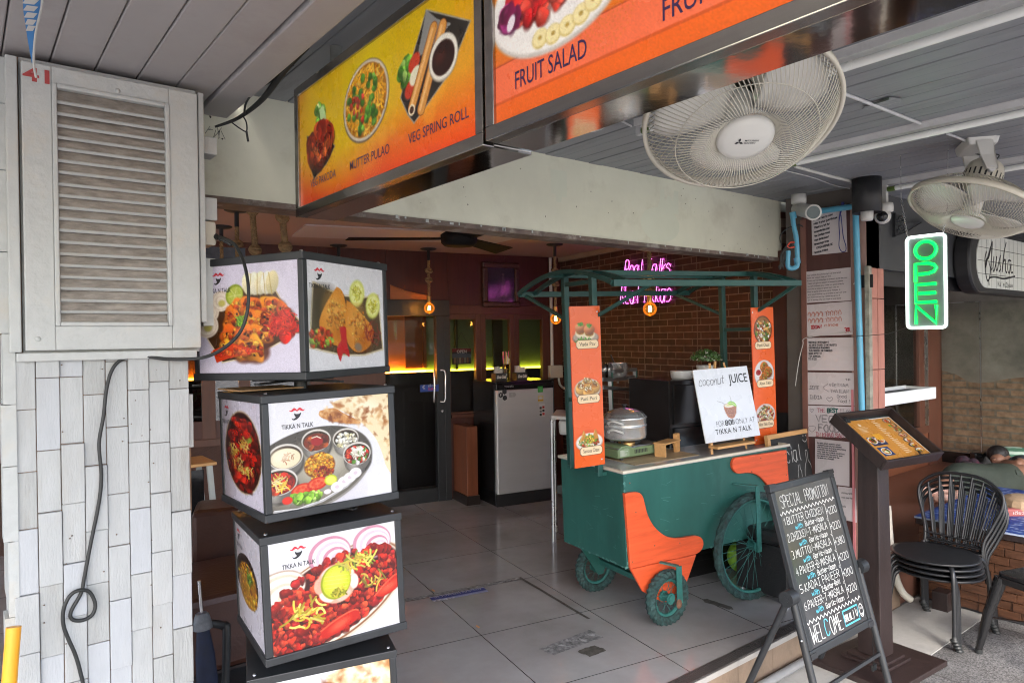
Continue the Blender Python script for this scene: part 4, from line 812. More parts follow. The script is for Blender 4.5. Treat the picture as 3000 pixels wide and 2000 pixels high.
menu_sign(.20, 1.160, SX - .012, .985, 'bright orange menu sign with a fruit plate, hanging nearest the street', p, [('FRUIT SALAD', .18, .85, .095, .22), ('FRUIT SHAKE', .60, .85, .095, .25)])
pp = MB(); c = PX(985, 160, .93); pp.cyl((c[0], c[1], STP - .002), (c[0], c[1], CZ), .019, 16); tag(pp.build('sign_hanger_pipe', mat('patchy_grey_paint', (0.20, 0.21, 0.20), 0.6, var=0.3, scale=14)), 'short grey pipe fixing the yellow menu sign to the canopy', 'pipe')
pp = MB(); pp.cyl((.93, .55, STP - .002), (.93, .55, CZ), .019, 16); tag(pp.build('sign_hanger_pipe', m_steel), 'short pipe fixing the fruit menu sign to the canopy', 'pipe')

# ------------------------------------------------------------------ white clad pillar with louvred shutter
PY0 = 2.36
t = thing('clad_pillar', 'white pillar clad with staggered wooden shingles at the left of the shop front', 'pillar', at=(.35, PY0 + .12, 0))
px0, px1 = PY(36, 1400, PY0)[0], PY(560, 1500, PY0)[0]; pz = 1.53
core = MB(); core.box(px0 + .012, px1 - .004, PY0 + .012, PY0 + .30, ST if False else 0, 2.35); core.build('core', m_bare, t)
cl = MB(); n = 8; cw = (px1 - px0) / n
for i in range(n):
    z = random.uniform(-.12, 0)
    while z < pz:
        h = random.uniform(.15, .21); th = random.uniform(.004, .018); cl.box(px0 + i * cw + .0008, px0 + (i + 1) * cw - .0008, PY0 + .012 - th, PY0 + .012, max(z, 0.0) + .0008, min(z + h, pz) - .0008, random.choice([0, 0, 1, 2])); z += h
cl.build('cladding', [m_white, mat('white_paint_worn', (0.36, 0.372, 0.37), 0.6, var=0.1, scale=9, stretch=(3, 3, .6), dirt=(0.27, 0.25, 0.21), dirt_amt=0.6, dscale=6, bump=0.3), mat('white_paint_cool', (0.41, 0.43, 0.455), 0.5, var=0.06, scale=12, stretch=(3, 3, .6), dirt=(0.3, 0.29, 0.27), dirt_amt=0.4, bump=0.2)], t, bevel=0.0022)
nl = MB()
for _ in range(34): q = (random.uniform(px0 + .02, px1 - .02), PY0 - .0005 - .0, random.uniform(.65, 1.5)); nl.sphere(q, (.0022, .004, .0022), n=6, k=4)
nl.build('nail_heads', mat('rusty_nail', (0.16, 0.12, 0.09), 0.7), t)
sd = MB(); z = 0
while z < 2.34:
    h = random.uniform(.12, .24); o = random.uniform(-.016, .004); sd.box(px1 - .004, px1 + .012 + o, PY0 + .02, PY0 + .29, z + .001, min(z + h, 2.34) - .001, 1 if z < 1.5 and random.random() < .75 else 0)
    sd.box(px0 - .012 - random.uniform(0, .012), px0 + .012, PY0 + .0, PY0 + .08, z + .001, min(z + h, 2.34) - .001, 0); sd.box(px0 - .004 - random.uniform(0, .008), px0 + .012, PY0 + .08, PY0 + .29, z + .001, min(z + h, 2.34) - .001, 0); z += h
sd.build('edge_cladding', [m_white2, m_bare], t, bevel=0.002)
# shutter
SY = PY0 - .035
t = thing('louvred_shutter', 'white louvred wooden shutter with red house number on the clad pillar', 'shutter', at=(.35, SY, 1.5))
q0, q1 = PY(55, 178, SY), PY(591, 1018, SY); sx0, sx1, sz0, sz1 = PY(68, 600, SY)[0], PY(583, 600, SY)[0], q1[2] + .0, PY(300, 222, SY)[2]
ix0, ix1 = PY(157, 600, SY)[0], PY(500, 600, SY)[0]; iz0, iz1 = PY(330, 955, SY)[2], PY(330, 275, SY)[2]
f = MB(); Y0, Y1 = SY, SY + .032
f.box(sx0, ix0, Y0, Y1, sz0, sz1); f.box(ix1, sx1, Y0, Y1, sz0, sz1); f.box(ix0, ix1, Y0 + .0005, Y1, sz0, iz0); f.box(ix0, ix1, Y0 + .0005, Y1, iz1, sz1)
for a, b, c, d in ((ix0, ix0 + .012, iz0, iz1), (ix1 - .012, ix1, iz0, iz1), (ix0 + .012, ix1 - .012, iz0, iz0 + .012), (ix0 + .012, ix1 - .012, iz1 - .012, iz1)): f.box(a, b, Y0 - .005, Y0 + .02, c, d)
f.build('frame', m_white2, t, bevel=0.003)
lv = MB(); n = 20; pit = (iz1 - iz0 - .024) / n
for i in range(n):
    z = iz0 + .012 + (i + .5) * pit; A = rad(60) + random.uniform(-.03, .03); Mv = M4(Rx(-A) @ np.eye(3), (0, (Y0 + Y1) / 2 + .002, z))
    dz = random.uniform(-.001, .001); lv.box(ix0 + .012, ix1 - .012, -.022, .024, -.0035 + dz, .0035 + dz, 1, M4(Rx(A), (0, (Y0 + Y1) / 2 + .002, z))); lv.box(ix0 + .012, ix1 - .012, -.0265, -.0215, -.0048 + dz, .0048 + dz, 0, M4(Rx(A), (0, (Y0 + Y1) / 2 + .002, z)))
lv.build('louvre_slats', [m_white2, m_dust], t, bevel=0.001)
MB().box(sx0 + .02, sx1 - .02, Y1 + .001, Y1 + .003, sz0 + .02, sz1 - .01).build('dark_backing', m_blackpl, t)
ca = MB(); ca.box(sx0 - .004, sx1 + .004, Y1 + .0015, PY0 + .02, sz0 - .012, sz1 + .02); ca.box(sx0 - .035, sx0 - .008, Y0 + .01, PY0 + .03, sz0 - .004, sz1 + .012); ca.box(sx1 + .005, sx1 + .022, Y0 + .012, PY0 + .03, sz0 + .08, sz1 + .01)
ca.box(sx0 - .02, sx1 - .01, Y0 + .008, PY0 + .02, sz0 - .03, sz0 - .006); ca.build('casing', m_white2, t, bevel=0.003)
nb = MB(); c = PY(66, 232, SY - .0006); put_text(nb, '41', c, (1, 0, 0), (0, 0, 1), .036, .062, center=False, bold=.03); nb.build('house_number', mat('faded_red_paint', (0.36, 0.05, 0.05), 0.6, var=0.15, scale=40), t)
for x, y in ((112, 993), (345, 266)): c = PY(x, y, SY); kb = MB(); kb.sphere(c, (.007, .004, .007), n=10, k=6); kb.build('screw', m_white2, t)
# wooden blocks, outlet and lead
for y0_, y1_, d in ((585, 650, .03), (760, 955, .022), (410, 460, .03)): a = PY(612, y0_, PY0 + .06); b = PY(612, y1_, PY0 + .06); sb = MB(); sb.box(a[0] - .03, a[0] + d * .5, PY0 + .02, PY0 + .1, b[2], a[2]); sb.build('edge_block', m_white2, t, bevel=0.003)
t = thing('wall_outlet', 'cream wall outlet on the edge of the white pillar', 'outlet', at=PY(607, 690, PY0 + .07))
o = MB(); a, b = PY(612, 653, PY0 + .06), PY(612, 722, PY0 + .06); o.box(a[0] - .04, a[0] + .012, PY0 + .025, PY0 + .11, b[2], a[2]); o.build('box', m_cream, t, bevel=0.005)
o = MB(); o.box(a[0] + .012, a[0] + .015, PY0 + .035, PY0 + .10, b[2] + .008, a[2] - .008); o.build('face_plate', m_cream, t, bevel=0.001)
t = thing('power_cord', 'black power cord looped down the white pillar to the outlet', 'cord', at=PY(300, 1300, PY0 - .02))
pts = [PY(624, 693, PY0 + .05), PY(655, 698, PY0 - .02), PY(692, 722, PY0 - .14), PY(720, 790, PY0 - .22), PY(728, 880, PY0 - .25), PY(708, 965, PY0 - .24), PY(655, 1020, PY0 - .17), PY(590, 1048, PY0 - .08), PY(500, 1052, PY0 - .035), PY(430, 1045, PY0 - .022)]
pts += [PY(x, y, PY0 - .014) for x, y in [(365, 1050), (330, 1080), (312, 1140), (303, 1220), (290, 1300), (297, 1390), (290, 1470), (268, 1580), (247, 1690), (238, 1735), (208, 1790), (212, 1813), (240, 1816), (270, 1800), (279, 1768), (262, 1733)]] + [PY(x, y, PY0 - .020) for x, y in [(232, 1728), (204, 1745), (186, 1785), (186, 1830), (200, 1870), (220, 1915), (236, 1970), (246, 2030), (250, 2200)]]
c = MB(); c.tube(catmull(pts, 5), .0052, 8); c.build('cable', m_rubber, t)
pg = MB(); pg.tube([PY(614, 691, PY0 + .058), PY(628, 693, PY0 + .04), PY(640, 696, PY0 + .015)], [.012, .013, .007], 10)
for i in range(6): q = PY(645 + 6 * i, 698 + 3.2 * i, PY0 + .01 - .018 * i); pg.sphere(q, .0075, n=8, k=5)
pg.build('plug', m_rubber, t)
# bundle of old cables below the soffit
t = thing('cable_bundle', 'bundle of old black cables sagging below the soffit beside the yellow menu sign', 'cable', at=PZ(760, 300, 2.30))
c = MB(); P = [PY(630, 372, 2.5), PY(700, 345, 2.45), PY(770, 290, 2.3), PY(830, 210, 2.15), PY(880, 155, 2.1), PY(905, 130, 2.1)]; c.tube(catmull(P, 5), [.004 + .007 * min(i / 14, 1) for i in range(len(catmull(P, 5)))], 8)
c.tube(catmull([PY(715, 335, 2.4), PY(722, 300, 2.35), PY(750, 265, 2.3), PY(800, 235, 2.2), PY(860, 190, 2.12)], 5), .0035, 6); c.tube(catmull([PY(680, 360, 2.44), PY(705, 378, 2.42), PY(722, 385, 2.42), PY(722, 360, 2.41), PY(713, 342, 2.4)], 4), .0025, 6); c.cyl(PY(722, 385, 2.42), PY(727, 415, 2.42), .004, 8)
for _ in range(9): a = PY(620 + random.uniform(-8, 30), 380 + random.uniform(-10, 8), 2.45); c.tube([a, a + np.array([random.uniform(-.02, .02), 0, random.uniform(-.04, .0)])], .0008, 4)
c.build('cables', m_rubber, t)
# pennant
t = thing('pennant', 'blue pennant with white lettering and string hanging at top left', 'pennant', at=PY(100, 100, 1.9))
f = MB(); A = [PY(66, -40, 1.9), PY(120, -40, 1.9), PY(118, 30, 1.9), PY(108, 90, 1.9), PY(101, 190, 1.9), PY(93, 185, 1.9), PY(80, 110, 1.9), PY(68, 30, 1.9)]
f.add(A + [q + np.array([0, .001, 0]) for q in A], [tuple(range(8)), tuple(range(15, 7, -1))]); f.build('cloth', mat('blue_cloth', (0.05, 0.19, 0.45), 0.7, var=0.1), t)
f = MB(); f.tube(catmull([PY(128, -40, 1.895), PY(122, 20, 1.895), PY(108, 80, 1.895), PY(101, 130, 1.895), PY(99, 190, 1.895), PY(106, 228, 1.895)], 4), .0028, 6); f.build('string', m_white2, t)
f = MB()
for i, y in enumerate((6, 26, 46, 66, 84)): P_ = PY(90, y, 1.8985); w_ = .016 - .0016 * i; f.add([P_ + np.array([a * w_, 0, b * .008]) for a, b in ((-1, -1), (.4, -.6), (1, 1), (-.5, .7))], [(0, 1, 2, 3)])
f.build('lettering', m_white2, t)
t = thing('roller_shutter', 'grey corrugated roller shutter of the next shop at far left', 'shutter', at=(-1.2, 5, 0))
f = MB(); a = PZ(20, 1352, 0); xr = PY(40, 1000, a[1])[0]
x = xr - 1.6
while x < xr: f.cyl((x, a[1], 0.02), (x, a[1], 2.3), .016, 8); x += .03
f.box(xr - 1.7, xr + .0, a[1] - .03, a[1] + .03, 0, .03); f.build('slats', mat('grey_metal_shutter', (0.36, 0.37, 0.37), 0.45, .3, var=0.1), t)
tag(MB().tube([PY(40, 1835, 2.18), PY(33, 1920, 2.17), PY(24, 2040, 2.16)], .017, 14).build('yellow_pipe', mat('yellow_pipe_plastic', (0.85, 0.38, 0.02), 0.4, var=0.05)), 'yellow plastic pipe leaning at the foot of the white pillar', 'pipe')
# ------------------------------------------------------------------ things inside the shop
m_bulb = emit('warm_filament', (1.0, 0.6, 0.18), 16)
m_amber = glass('amber_bulb_glass', (1.0, .85, .5), 0.02, 0.04, (0.95, 0.70, 0.36))
_n = m_amber.node_tree; _e = _n.nodes.new('ShaderNodeEmission'); _e.inputs[0].default_value = (1, .42, .06, 1); _e.inputs[1].default_value = .022; _a = _n.nodes.new('ShaderNodeAddShader'); _o = _n.nodes['Material Output']; _s = _o.inputs[0].links[0].from_socket; _n.links.new(_s, _a.inputs[0]); _n.links.new(_e.outputs[0], _a.inputs[1]); _n.links.new(_a.outputs[0], _o.inputs[0])
m_neon = emit('pink_neon', (1.0, 0.13, 0.80), 1.9)
def pendant(rose, bulb, label, knots=((.3, 1), (.55, 1)), thick=.013, lit=True):
    rose = np.array(rose, float); t = thing('rope_pendant_lamp', label, 'lamp', at=rose, group='rope pendant lamps in the shop')
    m = MB(); m.lathe([(.001, .0), (.075, 0), (.075, -.008), (.055, -.016), (.014, -.018), (.014, -.11), (.001, -.11)], M4(o=rose), 20); m.build('ceiling_rose', m_blackpl, t)
    L = np.linalg.norm(bulb - rose); rp = MB(); d = (bulb - rose); bot = bulb + np.array([0, 0, .105]); top = rose + np.array([0, 0, -.1])
    n = 60
    for ph in (0, 2.09, 4.19):
        pts = []
        for i in range(n + 1):
            f = i / n; q = top + (bot - top) * f; a = f * np.linalg.norm(bot - top) / .07 * 6.28 + ph; k = 1 + sum(1.6 * math.exp(-((f - kf) / .035) ** 2) for kf, _ in knots); pts.append(q + .55 * thick * k * np.array([math.cos(a), math.sin(a), 0]))
        rp.tube(pts, thick * .55, 6)
    for kf, s in knots:
        q = top + (bot - top) * kf
        for ph in (0, 1.9): rp.tube([q + np.array([thick * 2.3 * math.cos(a), thick * 2.1 * math.sin(a) * math.cos(ph), thick * 2.2 * math.sin(a) * math.sin(ph + .6)]) for a in np.linspace(0, 6.28, 13)[:-1]], thick * .75, 6, closed=True)
    rp.build('rope', m_rope, t)
    s = MB(); s.cyl(bulb + np.array([0, 0, .048]), bulb + np.array([0, 0, .11]), .019, 14); s.build('socket', mat('brass_socket', (0.5, 0.28, 0.08), 0.35, 0.8), t)
    if lit:
        b = MB(); b.sphere(bulb, .05, n=20, k=14); b.build('bulb', m_amber, t)
        f = MB()
        for a in range(4): c_, s_ = math.cos(a * 1.57) * .011, math.sin(a * 1.57) * .011; f.tube([bulb + np.array([c_, s_, -.018]), bulb + np.array([c_ * .5, s_ * .5, .022])], .0042, 6)
        f.build('filament', m_bulb, t)
    return t
pendant(PZ(1255, 728, IZ), np.array([*PZ(1255, 728, IZ)[:2], PZ(1255, 728, IZ)[2] - .55]) * 1.0, 'rope lamp with lit round bulb hanging in front of the black glass door')
r_ = PZ(1625, 715, IZ); pendant(r_, np.array([r_[0], r_[1], 1.72]), 'rope lamp with lit round bulb at the inner corner by the white pipe')
r_ = PD(1904, 905, 5.0); pendant((r_[0], r_[1], IZ), r_, 'rope lamp with lit round bulb in front of the pink neon sign', knots=((.15, 1), (.9, 1)), thick=.016)
for x, y, kn, lb in ((693, 614, (.25, .6), 'rope lamp with its black ceiling rose cut by the lintel, behind the top light box'), (648, 663, (.45,), 'rope lamp furthest left with small black ceiling rose, behind the top light box'), (992, 718, (.5,), 'rope lamp just right of the top light box against the red panelling')):
    r_ = PZ(x, y, IZ); pendant(r_, np.array([r_[0], r_[1], 1.72]), lb, [(k_, 1) for k_ in kn])
def rope_tassel(px, py0, py1, d, label):
    a, b = PD(px, py0, d), PD(px + 10, py1, d); t = thing('rope_tassel', label, 'rope', at=a, group='knotted ropes above the light boxes'); m = MB()
    for ph in (0, 2.09, 4.19): m.tube([a + (b - a) * f + .009 * np.array([math.cos(f * 40 + ph), math.sin(f * 40 + ph), 0]) for f in np.linspace(0, 1, 50)], .0105, 6)
    for kf in (.12, .98):
        q = a + (b - a) * kf
        for ph in (0, 1.3, 2.4): m.tube([q + np.array([.028 * math.cos(t_), .026 * math.sin(t_) * math.cos(ph), .026 * math.sin(t_) * math.sin(ph + .5)]) for t_ in np.linspace(0, 6.28, 13)[:-1]], .0125, 6, closed=True)
    m.build('rope', m_rope, t)
    m = MB()
    for _ in range(50): an = random.random() * 6.28; m.tube([b, b + np.array([.03 * math.cos(an), .03 * math.sin(an), -.1])], [.003, .0015], 4)
    m.build('tassel', m_rope, t)
rope_tassel(738, 600, 735, 4.2, 'knotted rope between the left lamps and the tassel rope')
rope_tassel(826, 625, 725, 3.9, 'thick knotted rope ending in a tassel above the top light box')
# ceiling fan inside
m_fanb = mat('fan_matt_black', (.008, .007, .007), .7, spec=.2); fc = PD(1345, 699, 4.75); t = thing('ceiling_fan', 'black three blade ceiling fan inside the shop', 'fan', at=(fc[0], fc[1], IZ))
m = MB(); m.lathe([(.001, -.05), (.10, -.05), (.122, -.03), (.126, .025), (.08, .055), (.02, .065), (.02, IZ - fc[2] - .02), (.05, IZ - fc[2] - .001), (.001, IZ - fc[2])], M4(o=fc), 24); m.build('motor', m_fanb, t)
for tgt in ((1028, 700), (1480, 735), (1420, 672)):
    e = PZ(*tgt, fc[2] - .0); d = unit(np.array([e[0] - fc[0], e[1] - fc[1], 0])); s_ = np.cross(d, _z) + np.array([0, 0, .26]); s_ = unit(s_); m = MB(); p = [fc + d * .09, fc + d * .75]
    m.hexa([p[0] - s_ * .045 - _z * .003, p[1] - s_ * .075 - _z * .003, p[1] + s_ * .075 - _z * .003, p[0] + s_ * .045 - _z * .003, p[0] - s_ * .045 + _z * .003, p[1] - s_ * .075 + _z * .003, p[1] + s_ * .075 + _z * .003, p[0] + s_ * .045 + _z * .003]); m.build('blade', m_fanb, t, bevel=.002)
# neon sign on the brick wall
nt_, nb_ = TW - .035, 0
t = thing('neon_sign', 'pink neon script sign reading Real Talks Real Tikkas on the brick wall', 'neon sign', at=PT(1890, 830, TW - .01))
Xd = -BV; 
nz = MB()
for tx, a, b, h in (('Real Talks', (1829, 812), (1966, 806), 47), ('Real Tikkas', (1817, 890), (1968, 882), 50)):
    P, Q = PT(a[0], a[1], nt_), PT(b[0], b[1], nt_); hh = PT(a[0], a[1] - h, nt_)[2] - P[2]; pen(nz, tx, P, Q - P, _z, hh, .0, w=np.linalg.norm(Q - P), jit=.04, adv=6.9, tube=.0016, slant=.2)
nz.build('neon_tube', m_neon, t)
A_, B_ = PT(1805, 905, nt_ + .008), PT(1972, 752, nt_ + .008); ac = MB(); ac.add([(A_[0], A_[1], A_[2]), (B_[0], B_[1], A_[2]), B_, (A_[0], A_[1], B_[2])], [(0, 1, 2, 3)]); ac.build('acrylic_panel', glass('clear_acrylic', mixf=.02, trans=(.93, .93, .93)), t)
# framed picture
t = thing('framed_picture', 'dark carved wooden picture frame high on the red back wall', 'picture', at=PB(1464, 835, BW - .02))
a, b = inv_room(PB(1411, 900, BW)), inv_room(PB(1517, 772, BW)); m = MB(); w_ = .055; B0, B1 = BW - .045, BW - .002
for x0, x1, z0, z1 in ((a[0], b[0], a[2], a[2] + w_), (a[0], b[0], b[2] - w_, b[2]), (a[0], a[0] + w_, a[2] + w_, b[2] - w_), (b[0] - w_, b[0], a[2] + w_, b[2] - w_)): rbox(m, x0, x1, B0, B1, z0, z1)
m.build('frame', mat('carved_dark_wood', (0.06, 0.022, 0.014), 0.3, var=.4, scale=40, bump=.5, bscale=80), t, bevel=.012)
p = Print(60, 80, '3a3448'); p.poly([(0, .6), (1, .55), (1, 1), (0, 1)], '4a4456'); p.poly([(.55, .25), (.62, .25), (.66, .45), (.72, .85), (.5, .85), (.52, .5)], '5c5262'); p.ell(.585, .2, .04, .05, '6a5a60'); p.poly([(.1, .5), (.4, .5), (.4, .75), (.1, .75)], '55506a', .5); p.grain(.1)
c0 = lambda t_, z_: room(t_, BW - .022, z_)
p.build('picture', c0(a[0] + w_, b[2] - w_), c0(b[0] - w_, b[2] - w_), c0(a[0] + w_, a[2] + w_), printmat('glazed_print', .12, coat=.6), t)
p2 = thing('framed_picture', 'framed picture partly hidden behind ropes left of the top light box', 'picture', at=PB(640, 760, BW - .02)); m = MB(); a, b = inv_room(PB(566, 800, BW)), inv_room(PB(735, 712, BW)); rbox(m, a[0], b[0], BW - .04, BW - .002, b[2] - .05, b[2]); rbox(m, a[0], a[0] + .05, BW - .04, BW - .002, a[2] - .3, b[2] - .05); rbox(m, b[0] - .05, b[0], BW - .04, BW - .002, a[2] - .3, b[2] - .05); m.build('frame', m_woodf, p2, bevel=.006)
m = MB(); rbox(m, a[0] + .05, b[0] - .05, BW - .03, BW - .005, a[2] - .3, b[2] - .05); m.build('picture', mat('grey_blue_picture', (.10, .12, .15), .2, var=.5, scale=5), p2)
# little open sign and sliding notice on the glass
def flat_sign(name, label, cat, bl, tr, B, pr, extra=None):
    a, b = inv_room(PB(*bl, B)), inv_room(PB(*tr, B)); t = thing(name, label, cat, at=room((a[0] + b[0]) / 2, B, a[2])); m = MB(); rbox(m, a[0], b[0], B, B + .004, a[2], b[2]); m.build('board', m_blackpl, t)
    pr.build('print', room(a[0], B - .0008, b[2]), room(b[0], B - .0008, b[2]), room(a[0], B - .0008, a[2]), m_pr_matt, t)
    if extra: extra(t, a, b, B)
    return t
p = Print(50, 46, '20242c'); p.poly([(0, 0), (1, 0), (1, .22), (0, .22)], '7a1420'); p.poly([(0, .35), (.5, .28), (1, .38), (1, .6), (0, .62)], '4a5868'); [p.poly([(.1 + .13 * i, .62), (.16 + .13 * i, .55), (.2 + .13 * i, .62), (.2 + .13 * i, .92), (.1 + .13 * i, .92)], c) for i, c in enumerate(('8a6a4a', '5a4a3a', 'a08a6a', '6a3a2a', '7a7a6a', '8a5a3a'))]
def ex(t, a, b, B):
    m = MB(); put_text(m, 'OPEN', room((a[0] + b[0]) / 2, B - .0016, b[2] - .043), TV, _z, .028, .105, bold=.02); m.build('lettering', m_whpl, t)
    m = MB(); q = room((a[0] + b[0]) / 2, B, b[2] + .16); m.tube([room(a[0] + .01, B, b[2]), q, room(b[0] - .01, B, b[2])], .002, 5); m.build('string', m_blackpl, t)
flat_sign('open_sign', 'small dark red and black OPEN plaque hung behind the window pane', 'sign', (1325, 1067), (1380, 1020), BW + .02, p, ex)
p = Print(54, 26, '2b4fae')
def ex(t, a, b, B):
    m = MB(); w_ = b[0] - a[0]; q = room(a[0] + w_ * .1, B - .0015, a[2] + .035)
    for k_ in (0, .055): pen(m, '<', q, TV, _z, .01, .004) if False else ribbon(m, [room(a[0] + w_ * (.2 + k_), B - .0015, a[2] + .028), room(a[0] + w_ * (.12 + k_), B - .0015, a[2] + .045), room(a[0] + w_ * (.2 + k_), B - .0015, a[2] + .062)], -BV, .005)
    put_text(m, '\u0e40\u0e25\u0e37\u0e48\u0e2d\u0e19', room(a[0] + w_ * .64, B - .0015, a[2] + .045), TV, _z, .022, w_ * .42); m.build('lettering', m_whpl, t)
    m = MB(); put_text(m, 'SLIDE', room(a[0] + w_ * .64, B - .0015, a[2] + .015), TV, _z, .02, w_ * .42, bold=.02); m.build('lettering', m_red_ink, t)
flat_sign('slide_notice', 'blue notice with double arrow on the glass door beside its handle', 'notice', (1231, 1148), (1285, 1125), BW - .03, p, ex)
# fridge
fa, fb = inv_room(PZ(1460, 1487)), inv_room(PZ(1625, 1462)); FB = (fa[1] + fb[1]) / 2; f0, f1 = fa[0], fb[0]; fz = PB(1470, 1118, FB)[2]
t = thing('fridge', 'silver single door fridge with black sides against the back wall', 'fridge', M4(RM[:3, :3], room((f0 + f1) / 2, FB + .25, 0)))
m = MB(); rbox(m, f0, f1, FB + .045, FB + .52, 0.0, fz - .02); m.build('cabinet', m_blackgl, t, bevel=.006)
m = MB(); rbox(m, f0 - .003, f1 + .003, FB + .0, FB + .52, fz - .02, fz); rbox(m, f0, f1, FB + .0, FB + .044, fz - .075, fz - .021); m.build('top_trim', m_blackgl, t, bevel=.006)
m = MB(); rbox(m, f0 + .004, f1 - .004, FB, FB + .042, .115, fz - .08); m.build('door', mat('silver_door', (0.55, 0.55, 0.56), 0.36, 0.35, var=.05, scale=3, stretch=(1, 1, 4)), t, bevel=.008)
m = MB(); rbox(m, f0, f1, FB + .01, FB + .044, 0.0, .11); m.build('plinth', m_blackpl, t)
fw = f1 - f0; fh = lambda y: PB(1500, y, FB)[2]
m = MB(); put_text(m, 'TOSHIBA', room(f0 + fw * .22, FB - .0008, fz - .055), TV, _z, .017, .10, bold=.02); m.build('lettering', m_alu, t)
m = MB(); m2 = MB()
for x, y in ((1467, 1157), (1478, 1147), (1479, 1165)): c = PB(x, y, FB - .001); m.add([c + .026 * (TV * math.cos(a + .52) + _z * math.sin(a + .52)) for a in np.arange(6) * 1.0472], [(0, 1, 2, 3, 4, 5)])
m.build('hexagon_emblem', m_ink, t)
c = PB(1467, 1157, FB - .0016); put_text(m2, 'F', c - _z * .011, TV, _z, .022, bold=.02); c = PB(1503, 1156, FB - .0016); m2.build('emblem_letter', m_whpl, t)
m = MB(); c = PB(1500, 1156, FB - .001); m.add([c + TV * a + _z * b for a, b in ((-.03, -.022), (.03, -.022), (.045, 0), (.03, .022), (-.03, .022))], [(0, 1, 2, 3, 4)]); put_text(m, 'T', c - _z * .012 - BV * .001, TV, _z, .024, bold=.02, mi=1); m.build('grey_arrow_emblem', [mat('grey_print', (.36, .36, .37), .4), mat('grey_print_light', (.5, .5, .51), .4)], t)
for (x, y, r, c_) in ((1583, 1140, .028, '3fae4a'), (1584, 1167, .03, 'e8d8a0')):
    p = Print(24, 24, c_); p.ell(.5, .5, .3, .3, 'e8e4d8' if c_ != '3fae4a' else '62c06a'); p.poly([(0, .62), (1, .62), (1, .85), (0, .85)], 'd8a020') if c_ != '3fae4a' else None; q = PB(x, y, FB - .0012); p.build('sticker', q - TV * r + _z * r, q + TV * r + _z * r, q - TV * r - _z * r, m_pr_matt, t)
p = Print(24, 44, 'e8e8e8'); [p.poly([(a, b), (a + .35, b), (a + .35, b + .18), (a, b + .18)], c) for a, b, c in ((.55, .2, 'c02020'), (.55, .45, '303030'), (.55, .7, 'd82828'), (.1, .25, '404040'), (.1, .5, '808080'), (.1, .75, '303030'))]; q0_, q1_ = PB(1579, 1182, FB - .0012), PB(1597, 1219, FB - .0012); p.build('energy_sticker', (q0_[0], q0_[1], q0_[2]), (q1_[0], q1_[1], q0_[2]), (q0_[0], q0_[1], q1_[2]), m_pr_matt, t)
def tissue(px, label):
    c = PB(px, 1112, FB + .12); c = np.array([c[0], c[1], fz]); t = thing('tissue_box', label, 'tissue box', M4(RM[:3, :3], c), group='black tissue boxes on the fridge'); m = MB(); I = inv_room(c); rbox(m, I[0] - .058, I[0] + .058, I[1] - .05, I[1] + .05, fz, fz + .075); m.build('box', m_blackpl, t, bevel=.004)
    m = MB(); pen(m, 'Coca Cola', room(I[0] - .046, I[1] - .051, fz + .028), TV, _z, .026, .005, w=.092, jit=.1, slant=.3); m.build('lettering', m_whpl, t)
    m = MB(); P = [room(I[0] + a, I[1] + b, fz + .075 + z) for a, b, z in ((-.05, -.01, 0), (.05, -.015, 0), (.062, .0, .05), (.03, .01, .045), (.0, .005, .062), (-.035, .01, .058), (-.045, 0, .065))]; m.add(P, [(0, 1, 2, 3), (0, 3, 4, 5, 6)]); P2 = [p_ + BV * .02 for p_ in P]; m.add(P2, [(3, 2, 1, 0), (6, 5, 4, 3, 0)]); m.build('tissue', m_whpl, t)
tissue(1462, 'black soft drink tissue box on the fridge left of the straw glass'); tissue(1523, 'black soft drink tissue box on the fridge right of the straw glass')
c = PB(1482, 1118, FB + .1); c = np.array([c[0], c[1], fz]); t = thing('straw_glass', 'tall glass of pink and yellow straws on the fridge', 'straw holder', at=c)
m = MB(); m.lathe([(.001, .002), (.026, .002), (.03, .02), (.036, .16), (.033, .16), (.024, .03)], M4(o=c), 18); m.build('glass', glass('straw_glass', mixf=.05, trans=(.75, .75, .75)), t)
for i in range(11): 
    a = i * 2.4; m = MB(); m.cyl(c + np.array([.012 * math.cos(a), .012 * math.sin(a), .01]), c + np.array([.03 * math.cos(a) + .006, .03 * math.sin(a), random.uniform(.2, .29)]), .004, 8); m.build('straw', [mat('pink_straw', (.75, .12, .32), .4), mat('yellow_straw', (.75, .6, .25), .4), mat('white_straw', (.75, .7, .7), .4)][i % 3], t)
# low wooden post
w0, w1 = inv_room(PZ(1370, 1480)), inv_room(PZ(1402, 1476)); pzt = PB(1385, 1249, w0[1])[2]; t = thing('wood_pier', 'low reddish wooden pier standing beside the fridge', 'pier', M4(RM[:3, :3], room(w0[0], w0[1] + .1, 0)))
m = MB(); rbox(m, w0[0], w1[0], w0[1], BW - .001, .085, pzt); m.build('casing', mat('red_pier_wood', (.19, .058, .026), .35, var=.2, scale=6, stretch=(5, 5, .6)), t, bevel=.003); m = MB(); rbox(m, w0[0] - .012, w1[0] + .012, w0[1] - .012, BW - .001, 0, .085); m.build('skirting', mat('skirting_black', (.022, .014, .012), .4), t)
